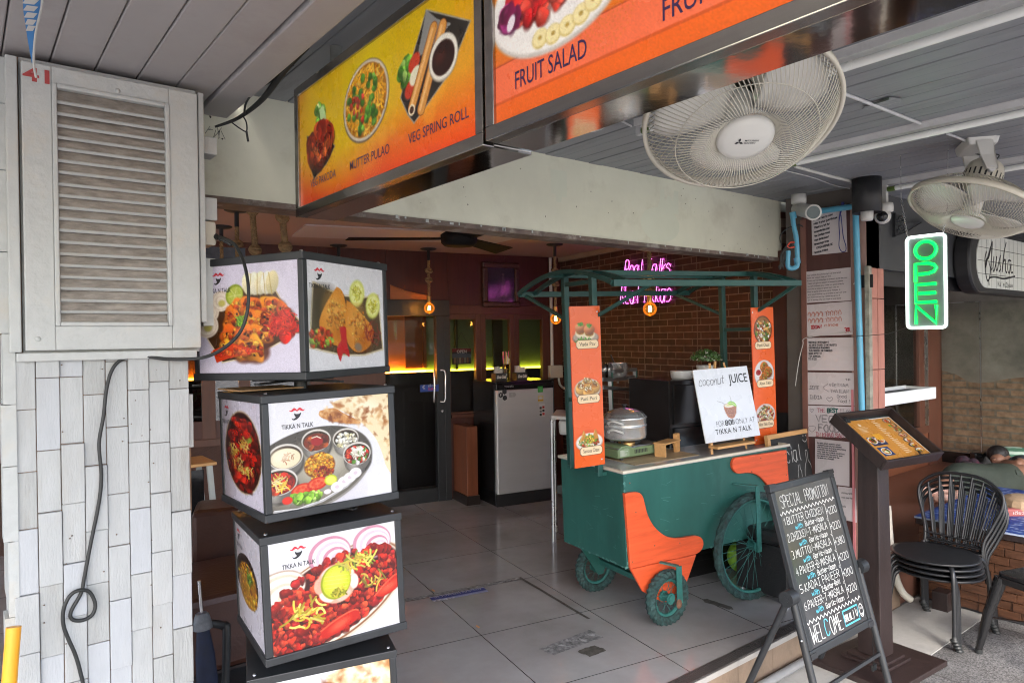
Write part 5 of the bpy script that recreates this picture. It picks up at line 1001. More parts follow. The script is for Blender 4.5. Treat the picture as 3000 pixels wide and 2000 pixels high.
# pipe, socket, sink against the brick wall
t = thing('white_conduit', 'white conduit pipe with junction socket in the inner corner', 'pipe', at=PB(1618, 1000, BW - .03)); m = MB(); m.cyl(PB(1612, 755, BW - .03), PB(1618, 1085, BW - .03), .017, 10); m.build('pipe', m_whpl, t)
m = MB(); q = inv_room(PB(1627, 1088, BW - .05)); rbox(m, q[0] - .075, q[0] + .075, q[1] - .03, q[1] + .03, q[2] - .065, q[2] + .065); m.build('socket_box', m_cream, t, bevel=.006); m = MB(); m.tube(catmull([PB(1637, 1105, BW - .05), PB(1640, 1125, BW - .05), PB(1655, 1138, BW - .06), PB(1690, 1142, BW - .1)]), .012, 8); m.build('bent_pipe', m_whpl, t); m = MB(); m.cyl(PB(1617, 1105, BW - .03), PB(1622, 1290, BW - .03), .016, 8); m.build('lower_pipe', mat('dull_blue_pipe', (.05, .12, .15), .4), t)
t = thing('sink', 'white sink on a steel leg frame behind the left banner', 'sink', at=PD(1650, 1300, 5.2)); m = MB(); q = [PD(1615, 1217, 5.3), PD(1720, 1222, 5.15), PD(1720, 1232, 5.15), PD(1615, 1228, 5.3)]; dp = BV * .4 * 0 + np.array([.32, .3, 0]); m.hexa([q[3], q[2], q[2] + dp, q[3] + dp, q[0], q[1], q[1] + dp, q[0] + dp]); m.build('rim', m_whpl, t, bevel=.004)
m = MB(); a = PD(1635, 1232, 5.32); b = PD(1720, 1232, 5.2); lo = np.array([0, 0, -.11]); m.hexa([a + lo + .03 * (b - a), b + lo, b + dp + lo, a + dp + lo + .03 * (b - a), a, b, b + dp, a + dp]); m.build('basin', m_whpl, t, bevel=.02)
for x, d_ in ((1617, 5.3), (1624, 5.6)):
    m = MB(); p = PD(x, 1228, d_); m.cyl(p, (p[0], p[1], 0.0), .014, 10); m.build('leg', m_alu, t)
# steel rack and pot behind the cart
t = thing('kitchen_rack', 'dark steel kitchen rack with shelves behind the cart', 'rack', at=PD(1830, 1200, 5.2)); m = MB(); P = lambda x, y, d: PD(x, y, d)
for (x0, y0, d0), (x1, y1, d1) in (((1785, 1085, 5.0), (1795, 1330, 5.0)), ((1795, 1087, 5.0), (1862, 1082, 5.5)), ((1860, 1082, 5.5), (1862, 1180, 5.5)), ((1763, 1110, 4.9), (1795, 1112, 5.0)), ((1795, 1112, 5.0), (1858, 1104, 5.5)), ((1765, 1135, 4.9), (1960, 1148, 5.4))): m.bar(P(x0, y0, d0), P(x1, y1, d1), .025, .025)
for x0 in (1810, 1843): m.bar(P(x0, 1105, 5.2), P(x0, 1122, 5.2), .012, .012)
sh = [P(1765, 1112, 4.9), P(1795, 1112, 5.0), P(1860, 1104, 5.5), P(1810, 1100, 5.6)]; m.add(sh + [p - _z * .012 for p in sh], [(0, 1, 2, 3), (7, 6, 5, 4), (0, 4, 5, 1), (1, 5, 6, 2), (2, 6, 7, 3), (3, 7, 4, 0)]); m.build('rack_frame', mat('dull_steel', (.25, .26, .27), .35, .7), t)
m = MB(); p = P(1790, 1090, 5.0); m.cyl(p, (p[0], p[1], 0), .014, 8); m.build('leg', m_green, t); m = MB(); p = P(1862, 1082, 5.5); m.cyl(p, (p[0], p[1], 0), .014, 8); m.build('leg', m_green, t)
c = PD(1808, 1105, 5.25); t = thing('steel_pot', 'shiny steel pot with a ladle on the kitchen rack', 'pot', at=c); m = MB(); m.lathe([(.001, 0), (.06, 0), (.075, .02), (.078, .105), (.083, .11), (.076, .11), (.07, .02), (.001, .012)], M4(o=c), 24); m.build('bowl', m_chrome, t); m = MB(); m.tube([c + (0, 0, .05), c + np.array([-.02, .01, .11]), c + np.array([-.045, .02, .17])], .006, 8); m.build('ladle', m_blackpl, t)
t = thing('glass_jars', 'cluster of clear glass jars at the left of the rack', 'jar', at=PD(1775, 1110, 4.95)); 
for i, x in enumerate((1770, 1783)):
    c = PD(x, 1108, 4.95 + .06 * i); m = MB(); m.lathe([(.001, 0), (.03, 0), (.03, .09), (.022, .1), (.022, .115), (.001, .115)], M4(o=c), 14); m.build('jar', glass('jar_glass', mixf=.08, trans=(.6, .6, .6)), t)
hs_ = thing('rinse_hose', 'white curved hose with black tap head behind the steamer', 'hose', at=PD(1940, 1250, 5.0)); m = MB(); m.tube(catmull([PD(1912, 1232, 4.6), PD(1910, 1215, 4.7), PD(1918, 1185, 4.8), PD(1938, 1172, 4.9), PD(1952, 1170, 5.0)]), .010, 8); m.tube(catmull([PD(1912, 1216, 4.7), PD(1925, 1232, 4.8), PD(1948, 1240, 4.9), PD(1962, 1242, 5)]), .008, 8); m.build('hose', m_whpl, hs_); m = MB(); m.cyl(PD(1945, 1174, 5), PD(1956, 1160, 5), .03, 10); m.cyl(PD(1955, 1175, 5), PD(1958, 1150, 5), .014, 10); m.build('tap', m_blackpl, hs_)
# black cabinet with bowl and potted plant
cbx = thing('black_cabinet', 'tall black cabinet behind the coconut juice sign', 'cabinet', at=(PD(2010, 1300, 4.6)[0], PD(2010, 1300, 4.6)[1], 0)); c = PD(1960, 1115, 4.4); m = MB(); Mc = M4(Rz(rad(-9)), (c[0], c[1], 0)); m.box(0, .62, 0, .4, 0, c[2], 0, Mc); m.build('cabinet_body', m_blackgl, cbx, bevel=.006); m = MB(); m.box(.03, .59, -.012, -.001, .1, c[2] - .3, 0, Mc); m.box(.03, .59, -.012, -.001, c[2] - .28, c[2] - .03, 0, Mc); m.build('cabinet_door', m_blackgl, cbx, bevel=.004)
b = PD(1998, 1112, 4.55); t = thing('white_bowl', 'white bowl upside down on the black cabinet', 'bowl', at=b); m = MB(); m.lathe([(.001, 0), (.062, 0), (.07, .012), (.074, .05), (.072, .055), (.001, .055)], M4(o=(b[0], b[1], c[2])), 24); m.build('bowl', m_whpl, t)
b = PD(2068, 1112, 4.5); t = thing('potted_plant', 'small bushy potted plant with pale buds on the black cabinet', 'plant', at=(b[0], b[1], c[2])); m = MB(); m.lathe([(.001, 0), (.045, 0), (.06, .09), (.052, .09), (.001, .08)], M4(o=(b[0], b[1], c[2])), 20); m.build('pot', m_whpl, t)
for nm, mt, nn, sz in (('foliage', mat('small_leaf', (.045, .10, .022), .5, var=.5, scale=30), 420, .012), ('buds', mat('pale_bud', (.42, .42, .36), .5, var=.2), 150, .007)):
    m = MB(); ctr = np.array([b[0], b[1], c[2] + .13])
    for _ in range(nn):
        d = unit(RNG.normal(size=3)); d[2] = abs(d[2]) * .8 - .1; q = ctr + d * np.array([.1, .1, .085]) * random.uniform(.75, 1.06); u = unit(RNG.normal(size=3)); v = unit(np.cross(u, d)); m.add([q - u * sz, q + v * sz * .6, q + u * sz, q - v * sz * .6], [(0, 1, 2, 3)])
    m.build(nm, mt, t)
# ---------------- left of the light boxes: booth, stool, umbrella, chair
t = thing('booth_seat', 'dark brown leather booth seat behind the white pillar', 'booth seat', at=(.75, 3.6, 0)); m = MB(); b = PD(640, 1480, 3.3); m.hexa(_ord([PD(560, 1500, 3.6), PD(720, 1485, 3.9), PD(720, 1485, 3.9) + np.array([.1, .3, 0]), PD(560, 1500, 3.6) + np.array([.1, .3, 0])], np.zeros(3) + _z * -.45, _z * .0)); m.build('backrest', m_brleather, t, bevel=.03)
m = MB(); q = PZ(650, 1740, .42); m.box(q[0] - .5, q[0] + .35, q[1] - .1, q[1] + .5, .12, .45); m.build('seat_cushion', m_brleather, t, bevel=.03); m = MB(); m.box(q[0] - .5, q[0] + .35, q[1] - .08, q[1] + .5, 0, .119); m.build('seat_base', m_dkwood, t)
t = thing('step_stool', 'white step stool with wooden top behind the white pillar', 'stool', at=PD(600, 1450, 4.3)); m = MB(); q = PD(600, 1347, 4.4); m.box(q[0] - .25, q[0] + .04, q[1] - .12, q[1] + .2, q[2] - .02, q[2], 0); m.build('wooden_top', m_pine, t, bevel=.004)
for dx, dy in ((0, -.1), (0.0, .16)): m = MB(); m.bar(q + np.array([0 + dx, dy, -.02]), np.array([q[0] + .06 + dx, q[1] + dy, 0]), .03, .03); m.build('leg', m_white2, t)
m = MB(); m.box(q[0] - .24, q[0] - .02, q[1] - .05, q[1] - .04, .3, q[2] - .05); m.build('dark_bag', m_blackgl, t)
t = thing('metal_chair', 'black metal chair frame in the dark beside the light boxes', 'chair', at=PZ(660, 1990, 0)); m = MB(); P = [PD(570, 1822, 2.75), PD(620, 1825, 2.75), PD(655, 1832, 2.8), PD(664, 1850, 2.8), PD(660, 2040, 2.8), PD(660, 2200, 2.8)]; m.tube(catmull(P), .016, 10); m.tube(catmull([p + np.array([.25, .25, 0]) for p in P]), .016, 10); m.build('frame', m_black, t); m = MB(); q = PD(660, 2060, 2.8); m.box(q[0] - .02, q[0] + .3, q[1], q[1] + .35, q[2] - .02, q[2]); m.build('seat', m_black, t)
t = thing('folded_umbrella', 'folded blue umbrella with striped band leaning behind the pillar', 'umbrella', at=PD(600, 2000, 2.72)); m = MB(); a, b = PD(583, 1700, 2.72), PD(612, 2050, 2.72); ax = unit(b - a); L = np.linalg.norm(b - a); m.tube([a + ax * L * f for f in (.32, .42, .62, .85, 1)], [.014, .024, .036, .040, .03], 12); m.build('canopy', mat('navy_cloth', (.010, .016, .045), .7, var=.3, scale=20), t); m = MB(); m.tube([a + ax * L * f for f in (.27, .31, .36, .40)], [.022, .03, .034, .036], 12); m.build('striped_band', mat('grey_band', (.14, .15, .17), .6, var=.35, scale=30), t); m = MB(); m.tube([a, a + ax * L * .3], .006, 8); m.build('shaft', m_alu, t)
# ------------------------------------------------------------------ the food cart
MC = M4(Rz(rad(-9)) @ Ry(rad(-1.5)), (2.93, 2.52, 0))
t = thing('food_cart', 'teal and orange wooden street food cart with barrel roof frame and spoked wheels', 'cart', MC); CART = t
def cl(x, y, Yv): q = loc(MC, x, y, 1, Yv); return q
BX0, BX1, BZ0, BZ1, BD = -.16, 1.115, .322, .828, .60
m = MB(); m.box(BX0, BX1, 0, .018, BZ0, BZ1); m.box(BX0, BX1, BD - .018, BD, BZ0, BZ1); m.box(BX0, BX0 + .018, .0185, BD - .0185, BZ0, BZ1); m.box(BX1 - .018, BX1, .0185, BD - .0185, BZ0, BZ1); m.box(BX0 + .0185, BX1 - .0185, .0185, BD - .0185, BZ0, BZ0 + .018)
BODY = m
def counter_mat():
    mm = mat('marbled_counter', (.45, .43, .42), .14, var=.12, scale=3, dirt=(.22, .21, .20), dirt_amt=.6, dscale=5, rvar=.06); return mm
m = MB(); m.box(BX0 - .012, BX1 + .012, -.014, BD + .012, BZ1 + .0012, BZ1 + .004, 0); m.build('counter_sheet', counter_mat(), t, local=True)
m = MB(); 
for a in ((BX0 - .014, BX1 + .014, -.016, .004), (BX0 - .014, BX1 + .014, BD - .004, BD + .014), (BX0 - .014, BX0 + .004, .0041, BD - .0041), (BX1 - .004, BX1 + .014, .0041, BD - .0041)): m.box(*a, BZ1 + .0045, BZ1 + .018)
m.build('counter_edge', mat('cream_edge', (.62, .56, .46), .4, var=.08, scale=12), t, local=True, bevel=.002)
m = MB(); m.box(.02, .5, .12, .52, BZ1 + .0046, BZ1 + .007); m.build('plywood_mat', mat('worn_ply', (.40, .29, .17), .5, var=.2, scale=5, stretch=(1, 6, 1)), t, local=True)
# orange trims
def outline(pts, off, Yv): return [tuple(cl(off[0] + x * off[2], off[1] + y * off[2], Yv)[[0, 2]]) for x, y in pts]
Mxz = M4(np.array([[1, 0, 0], [0, 0, -1.0], [0, 1, 0]]).T.T, (0, 0, 0))
MV = M4(np.array([[1.0, 0, 0], [0, 0, -1], [0, 1, 0]]), (0, 0, 0))        # outline x->x, y->z, extrusion towards -Y
z3 = (1500, 1200, .4464)
def trim(name, pts, th=.02, off=z3, sm=True):
    P = outline(pts, off, -th); m = MB(); m.prism(P, .0005, th, MV); return m.build(name, m_orange, t, local=True, bevel=.003)
low = [(741, 550)] + smooth([(741, 550), (790, 541), (832, 542), (858, 565), (872, 612), (893, 690), (935, 765), (1000, 822), (1060, 840), (1120, 838), (1180, 828), (1215, 827), (1245, 840), (1258, 872), (1252, 905), (1235, 930), (1212, 945)], 4) + [(780, 1043)]
trim('orange_seat_trim', low); trim('orange_lower_trim', [(781, 1046), (1211, 948), (1128, 1190), (1060, 1260), (985, 1260), (862, 1192)])
zr = (1950, 1230, .2105)
trim('orange_arm_trim', smooth([(1660, 420), (1300, 475), (1000, 520), (955, 545), (932, 600), (940, 670), (975, 725), (1020, 745), (1120, 735), (1210, 740), (1290, 770), (1360, 830), (1420, 900), (1470, 1000), (1500, 1090)], 3) + [(1720, 1080), (1715, 830), (1685, 418)], off=zr)
# wheels
def wheel(c, R, tw, name, ns, label=None, yaw=0.0, fat=1.0):
    M = M4(Rz(yaw), c); w = MB().build(name, m_greenw, t, local=True) if False else None
    root = bpy.data.objects.new(name, None)
    ty = MB(); n = 56; prof = []
    for i in range(n):
        a = 2 * math.pi * i / n; e = np.array([math.cos(a), 0, math.sin(a)])
        for j in range(8):
            b = 2 * math.pi * j / 8; r = tw * (1 + (.24 if (i % 2) ^ (j % 2) and j in (0, 1, 7, 6, 2) else 0)); prof.append(e * (R - tw + r * math.cos(b)) + np.array([0, r * math.sin(b), 0]))
    P = np.array(prof) @ M[:3, :3].T + M[:3, 3]
    ty.add(P, [(i * 8 + j, i * 8 + (j + 1) % 8, ((i + 1) % n) * 8 + (j + 1) % 8, ((i + 1) % n) * 8 + j) for i in range(n) for j in range(8)], 0, False)
    wo = ty.build(name, m_tyre, t, local=True)
    rm = MB(); rr = R - 2 * tw
    rm.tube([M[:3, :3] @ np.array([math.cos(a) * rr, 0, math.sin(a) * rr]) + M[:3, 3] for a in np.linspace(0, 2 * math.pi, 49)[:-1]], .011 * fat, 8, closed=True); rm.build('rim', m_greenw, wo, local=True)
    sp = MB()
    for i in range(ns):
        a = 2 * math.pi * i / ns; s_ = (-1) ** i * .022; a2 = a + (.5 if (i // 2) % 2 else -.5); sp.tube([M[:3, :3] @ np.array([math.cos(a2) * .02, s_, math.sin(a2) * .02]) + M[:3, 3], M[:3, :3] @ np.array([math.cos(a) * rr, 0, math.sin(a) * rr]) + M[:3, 3]], .0013, 5)
    sp.build('spokes', m_greenw, wo, local=True)
    hb = MB(); hb.cyl(M[:3, :3] @ np.array([0, -.035, 0]) + M[:3, 3], M[:3, :3] @ np.array([0, .035, 0]) + M[:3, 3], .02, 14); hb.cyl(M[:3, :3] @ np.array([0, -.03, 0]) + M[:3, 3], M[:3, :3] @ np.array([0, -.022, 0]) + M[:3, 3], .03, 14); hb.cyl(M[:3, :3] @ np.array([0, .03, 0]) + M[:3, 3], M[:3, :3] @ np.array([0, .022, 0]) + M[:3, 3], .03, 14); hb.build('hub', m_greenw, wo, local=True); return wo
wheel((.735, -.06, .298), .312, .022, 'large_wheel', 34); wheel((.735, BD + .06, .298), .312, .022, 'large_wheel', 34)
wheel((.06, -.062, .142), .147, .026, 'small_wheel', 20, yaw=rad(4)); wheel((.03, BD - .06, .145), .147, .026, 'small_wheel', 20)
m = MB()                                   # strap forks
m.bar((.735, -.10, .27), (.735, -.10, .655), .034, .005, (0, 1, 0)); m.bar((.735, -.10, .655), (.64, -.002, .665), .03, .005)
m.build('fork', m_greenw, t, local=True); m = MB(); m.bar((.115, -.10, .11), (.115, -.10, .31), .036, .006, (0, 1, 0)); m.bar((.115, -.098, .31), (.05, -.022, .325), .03, .006); m.build('fork', m_greenw, t, local=True)
m = MB(); m.bar((-.02, .02, .32), (.05, .02, .12), .05, .012, (0, 1, 0)); m.bar((.02, .02, .20), (.02, BD - .1, .20), .03, .03); m.build('axle_bar', m_green, t, local=True)
m = MB(); m.bar((-.10, BD - .13, .32), (.02, BD - .13, .14), .06, .01, (0, 1, 0)); m.bar((.02, BD - .13, .14), (.02, BD - .04, .14), .03, .03); m.build('fork', m_green, t, local=True)
m = MB(); m.sphere((.105, -.104, .11), (.02, .008, .026), n=10, k=6); m.build('rusty_end', mat('rust', (.16, .08, .05), .8, var=.4, scale=60), t, local=True)
m_dscrew = mat('dull_screw', (.30, .12, .07), .5, .5); m = MB()                                   # scuffs and screw heads
for _ in range(26):
    x, z = random.uniform(BX0 + .1, BX1 - .1), random.uniform(BZ0 + .05, BZ1 - .08); L_ = random.uniform(.01, .07); a_ = random.uniform(-.5, .4); ribbon(BODY, [np.array([x, -.0006, z]), np.array([x + L_ * .5, -.0006, z + a_ * L_ * .4]), np.array([x + L_, -.0006, z + a_ * L_])], np.array([0, -1.0, 0]), random.uniform(.0012, .003), 1)
for _ in range(16):
    y, z = random.uniform(.05, BD - .1), random.uniform(BZ0 + .03, BZ1 - .1); L_ = random.uniform(.01, .05); ribbon(BODY, [np.array([BX0 - .0006, y, z]), np.array([BX0 - .0006, y + L_, z + random.uniform(-.02, .02)])], np.array([-1.0, 0, 0]), random.uniform(.0012, .003), 1)
def chip(c, u, v, nrm):
    n_ = 6; r_ = random.uniform(.003, .009); BODY.add([np.array(c) + np.array(u) * r_ * random.uniform(.5, 1.4) * math.cos(k_ * 1.047) + np.array(v) * r_ * random.uniform(.4, 1.2) * math.sin(k_ * 1.047) + np.array(nrm) * .0007 for k_ in range(n_)], [tuple(range(n_))], 1)
for _ in range(22): chip((BX0 + random.uniform(.004, .012), 0, random.uniform(BZ0, BZ1)), (1., 0, 0), (0, 0, 1.6), (0, -1., 0))
for _ in range(22): chip((random.uniform(BX0, BX1), 0, BZ0 + random.uniform(.003, .012)), (1.6, 0, 0), (0, 0, 1.), (0, -1., 0)); chip((BX0, random.uniform(.02, BD), BZ0 + random.uniform(.003, .01)), (0, -1.6, 0), (0, 0, 1.), (-1., 0, 0))
BODY.build('body', [m_green, mat('scuffed_paint', (.075, .20, .18), .5)], t, local=True, bevel=.0015)
for x, z in ((-.135, .78), (-.135, .36), (-.10, .62), (.02, .42), (.20, .40), (.86, .79), (1.08, .79), (1.08, .66), (.78, .72)): m = MB(); m.lathe([(.0045, 0), (.0035, .002), (.0005, .003)], M4(MV[:3, :3], (x, -.0202, z)), 8); m.build('screw', m_dscrew, t, local=True)
# roof frame and posts
RX0, RX1, RY0, RY1, RZ_ = -.295, 1.105, -.14, .80, 1.83
def arch(x, w=.028, dz=0):
    P = [(x, RY0 + (RY1 - RY0) * f, RZ_ + dz + .095 * math.sin(math.pi * f) ** .9) for f in np.linspace(0, 1, 17)]; m = MB()
    for a, b in zip(P[:-1], P[1:]): m.bar(a, b, .022, .022)
    m.build('roof_arch', m_frame, t, local=True)
for x in (RX0, RX0 + .11, RX1 - .11, RX1): arch(x)
for y, z in ((RY0, RZ_), (RY1, RZ_), (RY0 + .31, RZ_ + .080), (RY0 + .60, RZ_ + .088)):
    m = MB(); m.bar((RX0, y, z - .002), (RX1, y, z - .002), .026, .034 if y in (RY0, RY1) else .028); m.build('roof_bar', m_frame, t, local=True, bevel=.002)
for x in (-.20, 1.05):
    for y in (.16, .43): m = MB(); m.bar((x, y, BZ1 - .03), (x, y, RZ_ + .07), .034, .034); m.build('post', m_frame, t, local=True, bevel=.003)
    for z in (1.86, 1.56) if x > 0 else (1.86, 1.2): m = MB(); m.bar((x, .16, z), (x, .43, z), .022, .022); m.build('cross_bar', m_frame, t, local=True)
for x0, x1, y, ye in ((-.20, -.05, .16, RY0), (1.05, 1.08, .16, RY0), (-.20, -.25, .43, RY1), (1.05, .98, .43, RY1)):
    m = MB(); m.bar((x0, y, 1.66), (x1, ye, RZ_ - .01), .018, .018); m.build('brace', m_frame, t, local=True)
for y in (.16, .43): m = MB(); m.bar((BX0 - .06, y, BZ1 - .02), (BX0, y, BZ1 - .02), .03, .02); m.build('post_bracket', m_green, t, local=True)
# banners with dishes
def banner(x0, x1, z0, z1, Yb, label, dishes, sy):
    p = Print(72, 310, 'f2682c'); k = p.w / p.h
    for y, kind in dishes:
        p.ell(.5, y + .012, .42, .30 if kind not in 'R' else .40, 'c8482a', 0, 6, .5)
        if kind == 'V':
            p.ell(.5, y + .035, .42, .17, '6a5a50', 0, 2); p.ell(.5, y + .028, .41, .16, 'a89a8c', 0, 2)
            for a, b in ((.34, -.012), (.62, .0)): p.ell(a, y + b + .014, .18, .12, 'e8d8b8', 0, 2); p.ell(a, y + b + .005, .14, .08, 'a86a18', 0, 2); p.blobs(a, y + b + .005, .12, .05, 18, .015, .03, ['c8881a', 'e0a030', '8a4a10']); p.ell(a, y + b - .018, .18, .13, 'b86a3a', 0, 2, shade=.4); p.ell(a - .05, y + b - .028, .08, .04, 'e0a880', 0, 8, .8); p.strands(a, y + b - .042, .07, .03, 20, .05, .02, ['4a8a2a', '6aae3a'])
            p.strands(.38, y + .05, .2, .04, 16, .1, .03, ['3f8a2a', '6aae3a'])
        elif kind == 'P':
            p.ell(.5, y + .02, .43, .30, '8a7a72', 0, 2); p.ell(.5, y + .012, .42, .28, 'cfc4bc', 0, 2)
            for a, b in ((.5, -.028), (.30, .0), (.72, -.004), (.53, .026)): p.ell(a, y + b + .012, .19, .15, '8a5a20', 0, 3); p.ell(a, y + b + .006, .18, .15, 'e2ac5a', 0, 2, shade=.3); p.ell(a, y + b - .008, .14, .08, 'b8762a', 0, 2); p.blobs(a, y + b - .014, .12, .08, 26, .015, .03, ['e8d0a0', '8a4a1a', 'c89a50', 'f0e2c0', '7a6a3a'])
        elif kind == 'S':
            p.ell(.5, y + .02, .44, .24, 'b8b0a8', 0, 2); p.ell(.5, y + .014, .43, .23, 'ece6de', 0, 2); p.blobs(.5, y + .014, .34, .15, 110, .02, .04, ['c8983a', 'a83a1a', 'e8d8a8', '5a8a2a', 'e0b04a', 'f0e8d0'])
            for a in (.32, .68): p.poly([(a - .13, y + .01), (a + (.0 if a < .5 else 0.05), y - .062), (a + .13, y + .0)], 'c88a3a'); p.line([(a - .1, y + .005), (a + .01, y - .05)], .02, 'e8b86a')
            p.blobs(.5, y - .004, .15, .12, 40, .02, .035, ['d8a82a', 'e8c04a', '6aa03a'])
        elif kind == 'R':
            p.ell(.5, y, .40, .44, '4a2c18', 0, 2); p.ell(.5, y, .37, .41, '9a6a3a', 0, 2); p.blobs(.5, y, .32, .34, 110, .03, .07, ['e8d8b8', 'c88a4a', 'a83a1a', '5a7a2a', 'f2ece0', 'd8a860', '8a4a20'])
        elif kind == 'A':
            p.ell(.5, y + .003, .44, .43, 'b0b0b4', 0, 2); p.ell(.5, y, .43, .42, 'dcdcde', 0, 2)
            for a, b in ((.5, -.045), (.68, -.008), (.45, .032)): p.ell(a + .02, y + b + .008, .19, .18, '8a8078', 0, 4, .6); p.ell(a, y + b, .18, .18, 'a85a20', 0, 2, shade=.4); p.blobs(a, y + b, .14, .12, 26, .015, .03, ['c87a30', 'e0a050', '8a4a18', '6a8a2a'])
            p.ell(.24, y - .008, .14, .12, 'f2f2f2', 0, 2); p.ell(.24, y - .01, .11, .09, '9a1418', 0, 2)
        else:
            p.ell(.5, y + .004, .44, .34, 'a8a09c', 0, 2); p.ell(.5, y, .43, .33, 'dcd2d4', 0, 2); p.blobs(.5, y, .36, .27, 150, .02, .05, ['e8d0b0', 'a83a2a', 'c89a5a', '6a7a3a', 'f0e8dc', '8a3a2a', 'd8b880'])
    b_ = MB(); b_.box(x0, x1, Yb, Yb + .006, z0, z1); bo = b_.build('banner', m_orange, t, local=True); tag(bo, label)
    W2 = lambda q: MC[:3, :3] @ np.array(q, float) + MC[:3, 3]
    p.build('printed_face', W2((x0 + .001, Yb - .0008, z1 - .001)), W2((x1 - .001, Yb - .0008, z1 - .001)), W2((x0 + .001, Yb - .0008, z0 + .001)), m_pr_gloss, bo)
    for (y, kind), tx in zip(dishes, sy):
        pq, tx_, pb = MB(), MB(), MB()
        zc = z1 - (y + (.068 if kind != 'R' else .108)) * (z1 - z0) - .004; xc = (x0 + x1) / 2 + random.uniform(-.004, .01); w_, h_ = (x1 - x0) * .72, .043; c_ = .012
        oc = lambda w, h: [(xc - w / 2 + c_, zc - h / 2), (xc + w / 2 - c_, zc - h / 2), (xc + w / 2, zc - h / 2 + c_), (xc + w / 2, zc + h / 2 - c_), (xc + w / 2 - c_, zc + h / 2), (xc - w / 2 + c_, zc + h / 2), (xc - w / 2, zc + h / 2 - c_), (xc - w / 2, zc - h / 2 + c_)]
        pb.add([(a, Yb - .0014, b) for a, b in oc(w_ + .006, h_ + .006)], [tuple(range(8))]); pq.add([(a, Yb - .002, b) for a, b in oc(w_, h_)], [tuple(range(8))])
        put_text(tx_, tx, (xc, Yb - .0027, zc - .008), (1, 0, 0), (0, 0, 1), .020, w_ * (.74 if len(tx) < 13 else .86), bold=.004)
        pb.build('name_plate_border', mat('brown_border', (.16, .07, .03), .5), bo, local=True); pq.build('name_plate', mat('cream_plate', (.72, .56, .36), .5, var=.04), bo, local=True); tx_.build('lettering', m_ink, bo, local=True)
    for a, b in ((x1 - .018, z1 - .03), (x1 - .02, z0 + .03)) if x0 < 0 else ((x0 + .012, z1 - .03), (x0 + .012, z0 + .03)): sc_ = MB(); sc_.lathe([(.006, 0), (.004, .003), (.0005, .004)], M4(MV[:3, :3], (a, Yb, b)), 10); sc_.build('rivet', m_chrome, bo, local=True)
    return bo
banner(-.378, -.180, .865, 1.725, .130, 'orange banner with Vada Pav, Pani Puri and Samosa Chaat', [(.165, 'V'), (.505, 'P'), (.83, 'S')], ['Vada Pav', 'Pani Puri', 'Samosa Chaat'])
banner(.985, 1.185, .835, 1.695, .130, 'orange banner with Papdi Chaat, Aloo Tikki and Aloo Tikki Chaat', [(.165, 'R'), (.485, 'A'), (.785, 'C')], ['Papdi Chaat', 'Aloo Tikki', 'Aloo Tikki Chaat'])

# ------------------------------------------------------------------ things standing on the cart
W2 = lambda q: MC[:3, :3] @ np.array(q, float) + MC[:3, 3]
ztop = BZ1 + .0072
def onc(px, py, z=ztop): return loc(MC, px, py, 2, z)
# gas stove
a = onc(1797, 1352); b = onc(1935, 1332); sx = a[0]; sw = max(b[0] - a[0], .24); sy = min(a[1], b[1]); sy = (a[1] + b[1]) / 2
MS = MC @ M4(Rz(rad(2)), (sx + .03, sy, ztop)); t2 = thing('gas_stove', 'green portable gas stove on the cart counter', 'stove', MS)
m = MB(); P = [(0, .012), (sw, .012), (sw, .062), (.115, .066), (.085, .082), (.03, .082), (0, .06)]; m.prism(P, -.20, 0.0, MV @ np.eye(4)); m.build('body', mat('olive_green_enamel', (.16, .22, .11), .3, var=.06), t2, local=True, bevel=.006)
m = MB(); m.box(.0, sw, .0, .2, .0662, .069); m.box(.1, sw - .01, .01, .19, .069, .071); m.build('top_plate', m_alu, t2, local=True, bevel=.002)
m = MB(); [m.box(.125 + i * .0115, .131 + i * .0115, -.0016, -.0002, .03, .052) for i in range(9)]; m.build('vent_slots', m_blackpl, t2, local=True)
m = MB(); m.add([(.012, -.0012, .02), (.085, -.0012, .02), (.085, -.0012, .06), (.07, -.0012, .068), (.012, -.0012, .06)], [(0, 1, 2, 3, 4)]); [m.box(.016, .016 + random.uniform(.03, .06), -.0019, -.0013, .024 + i * .006, .0265 + i * .006, 1) for i in range(6)]; m.build('rating_label', [mat('green_label', (.24, .32, .2), .4), m_whpl], t2, local=True)
for x in (.04, sw - .03):
    for y in (.02, .18): m = MB(); m.cyl((x, y, 0), (x, y, .013), .012, 10); m.build('foot', m_blackpl, t2, local=True)
m = MB(); cx_, cy_ = .155, .1
for k_ in range(4): e = np.array([math.cos(k_ * 1.57 + .5), math.sin(k_ * 1.57 + .5), 0]); m.bar(np.array([cx_, cy_, .071]) + e * .04, np.array([cx_, cy_, .098]) + e * .085, .005, .018); m.bar(np.array([cx_, cy_, .097]) + e * .03, np.array([cx_, cy_, .099]) + e * .09, .005, .008)
m.build('pan_support', m_black, t2, local=True); m = MB(); m.lathe([(.05, .071), (.052, .084), (.04, .09), (.02, .086), (.001, .086)], M4(o=(cx_, cy_, 0)), 20); m.build('burner', mat('brass', (.45, .27, .1), .35, .9), t2, local=True)
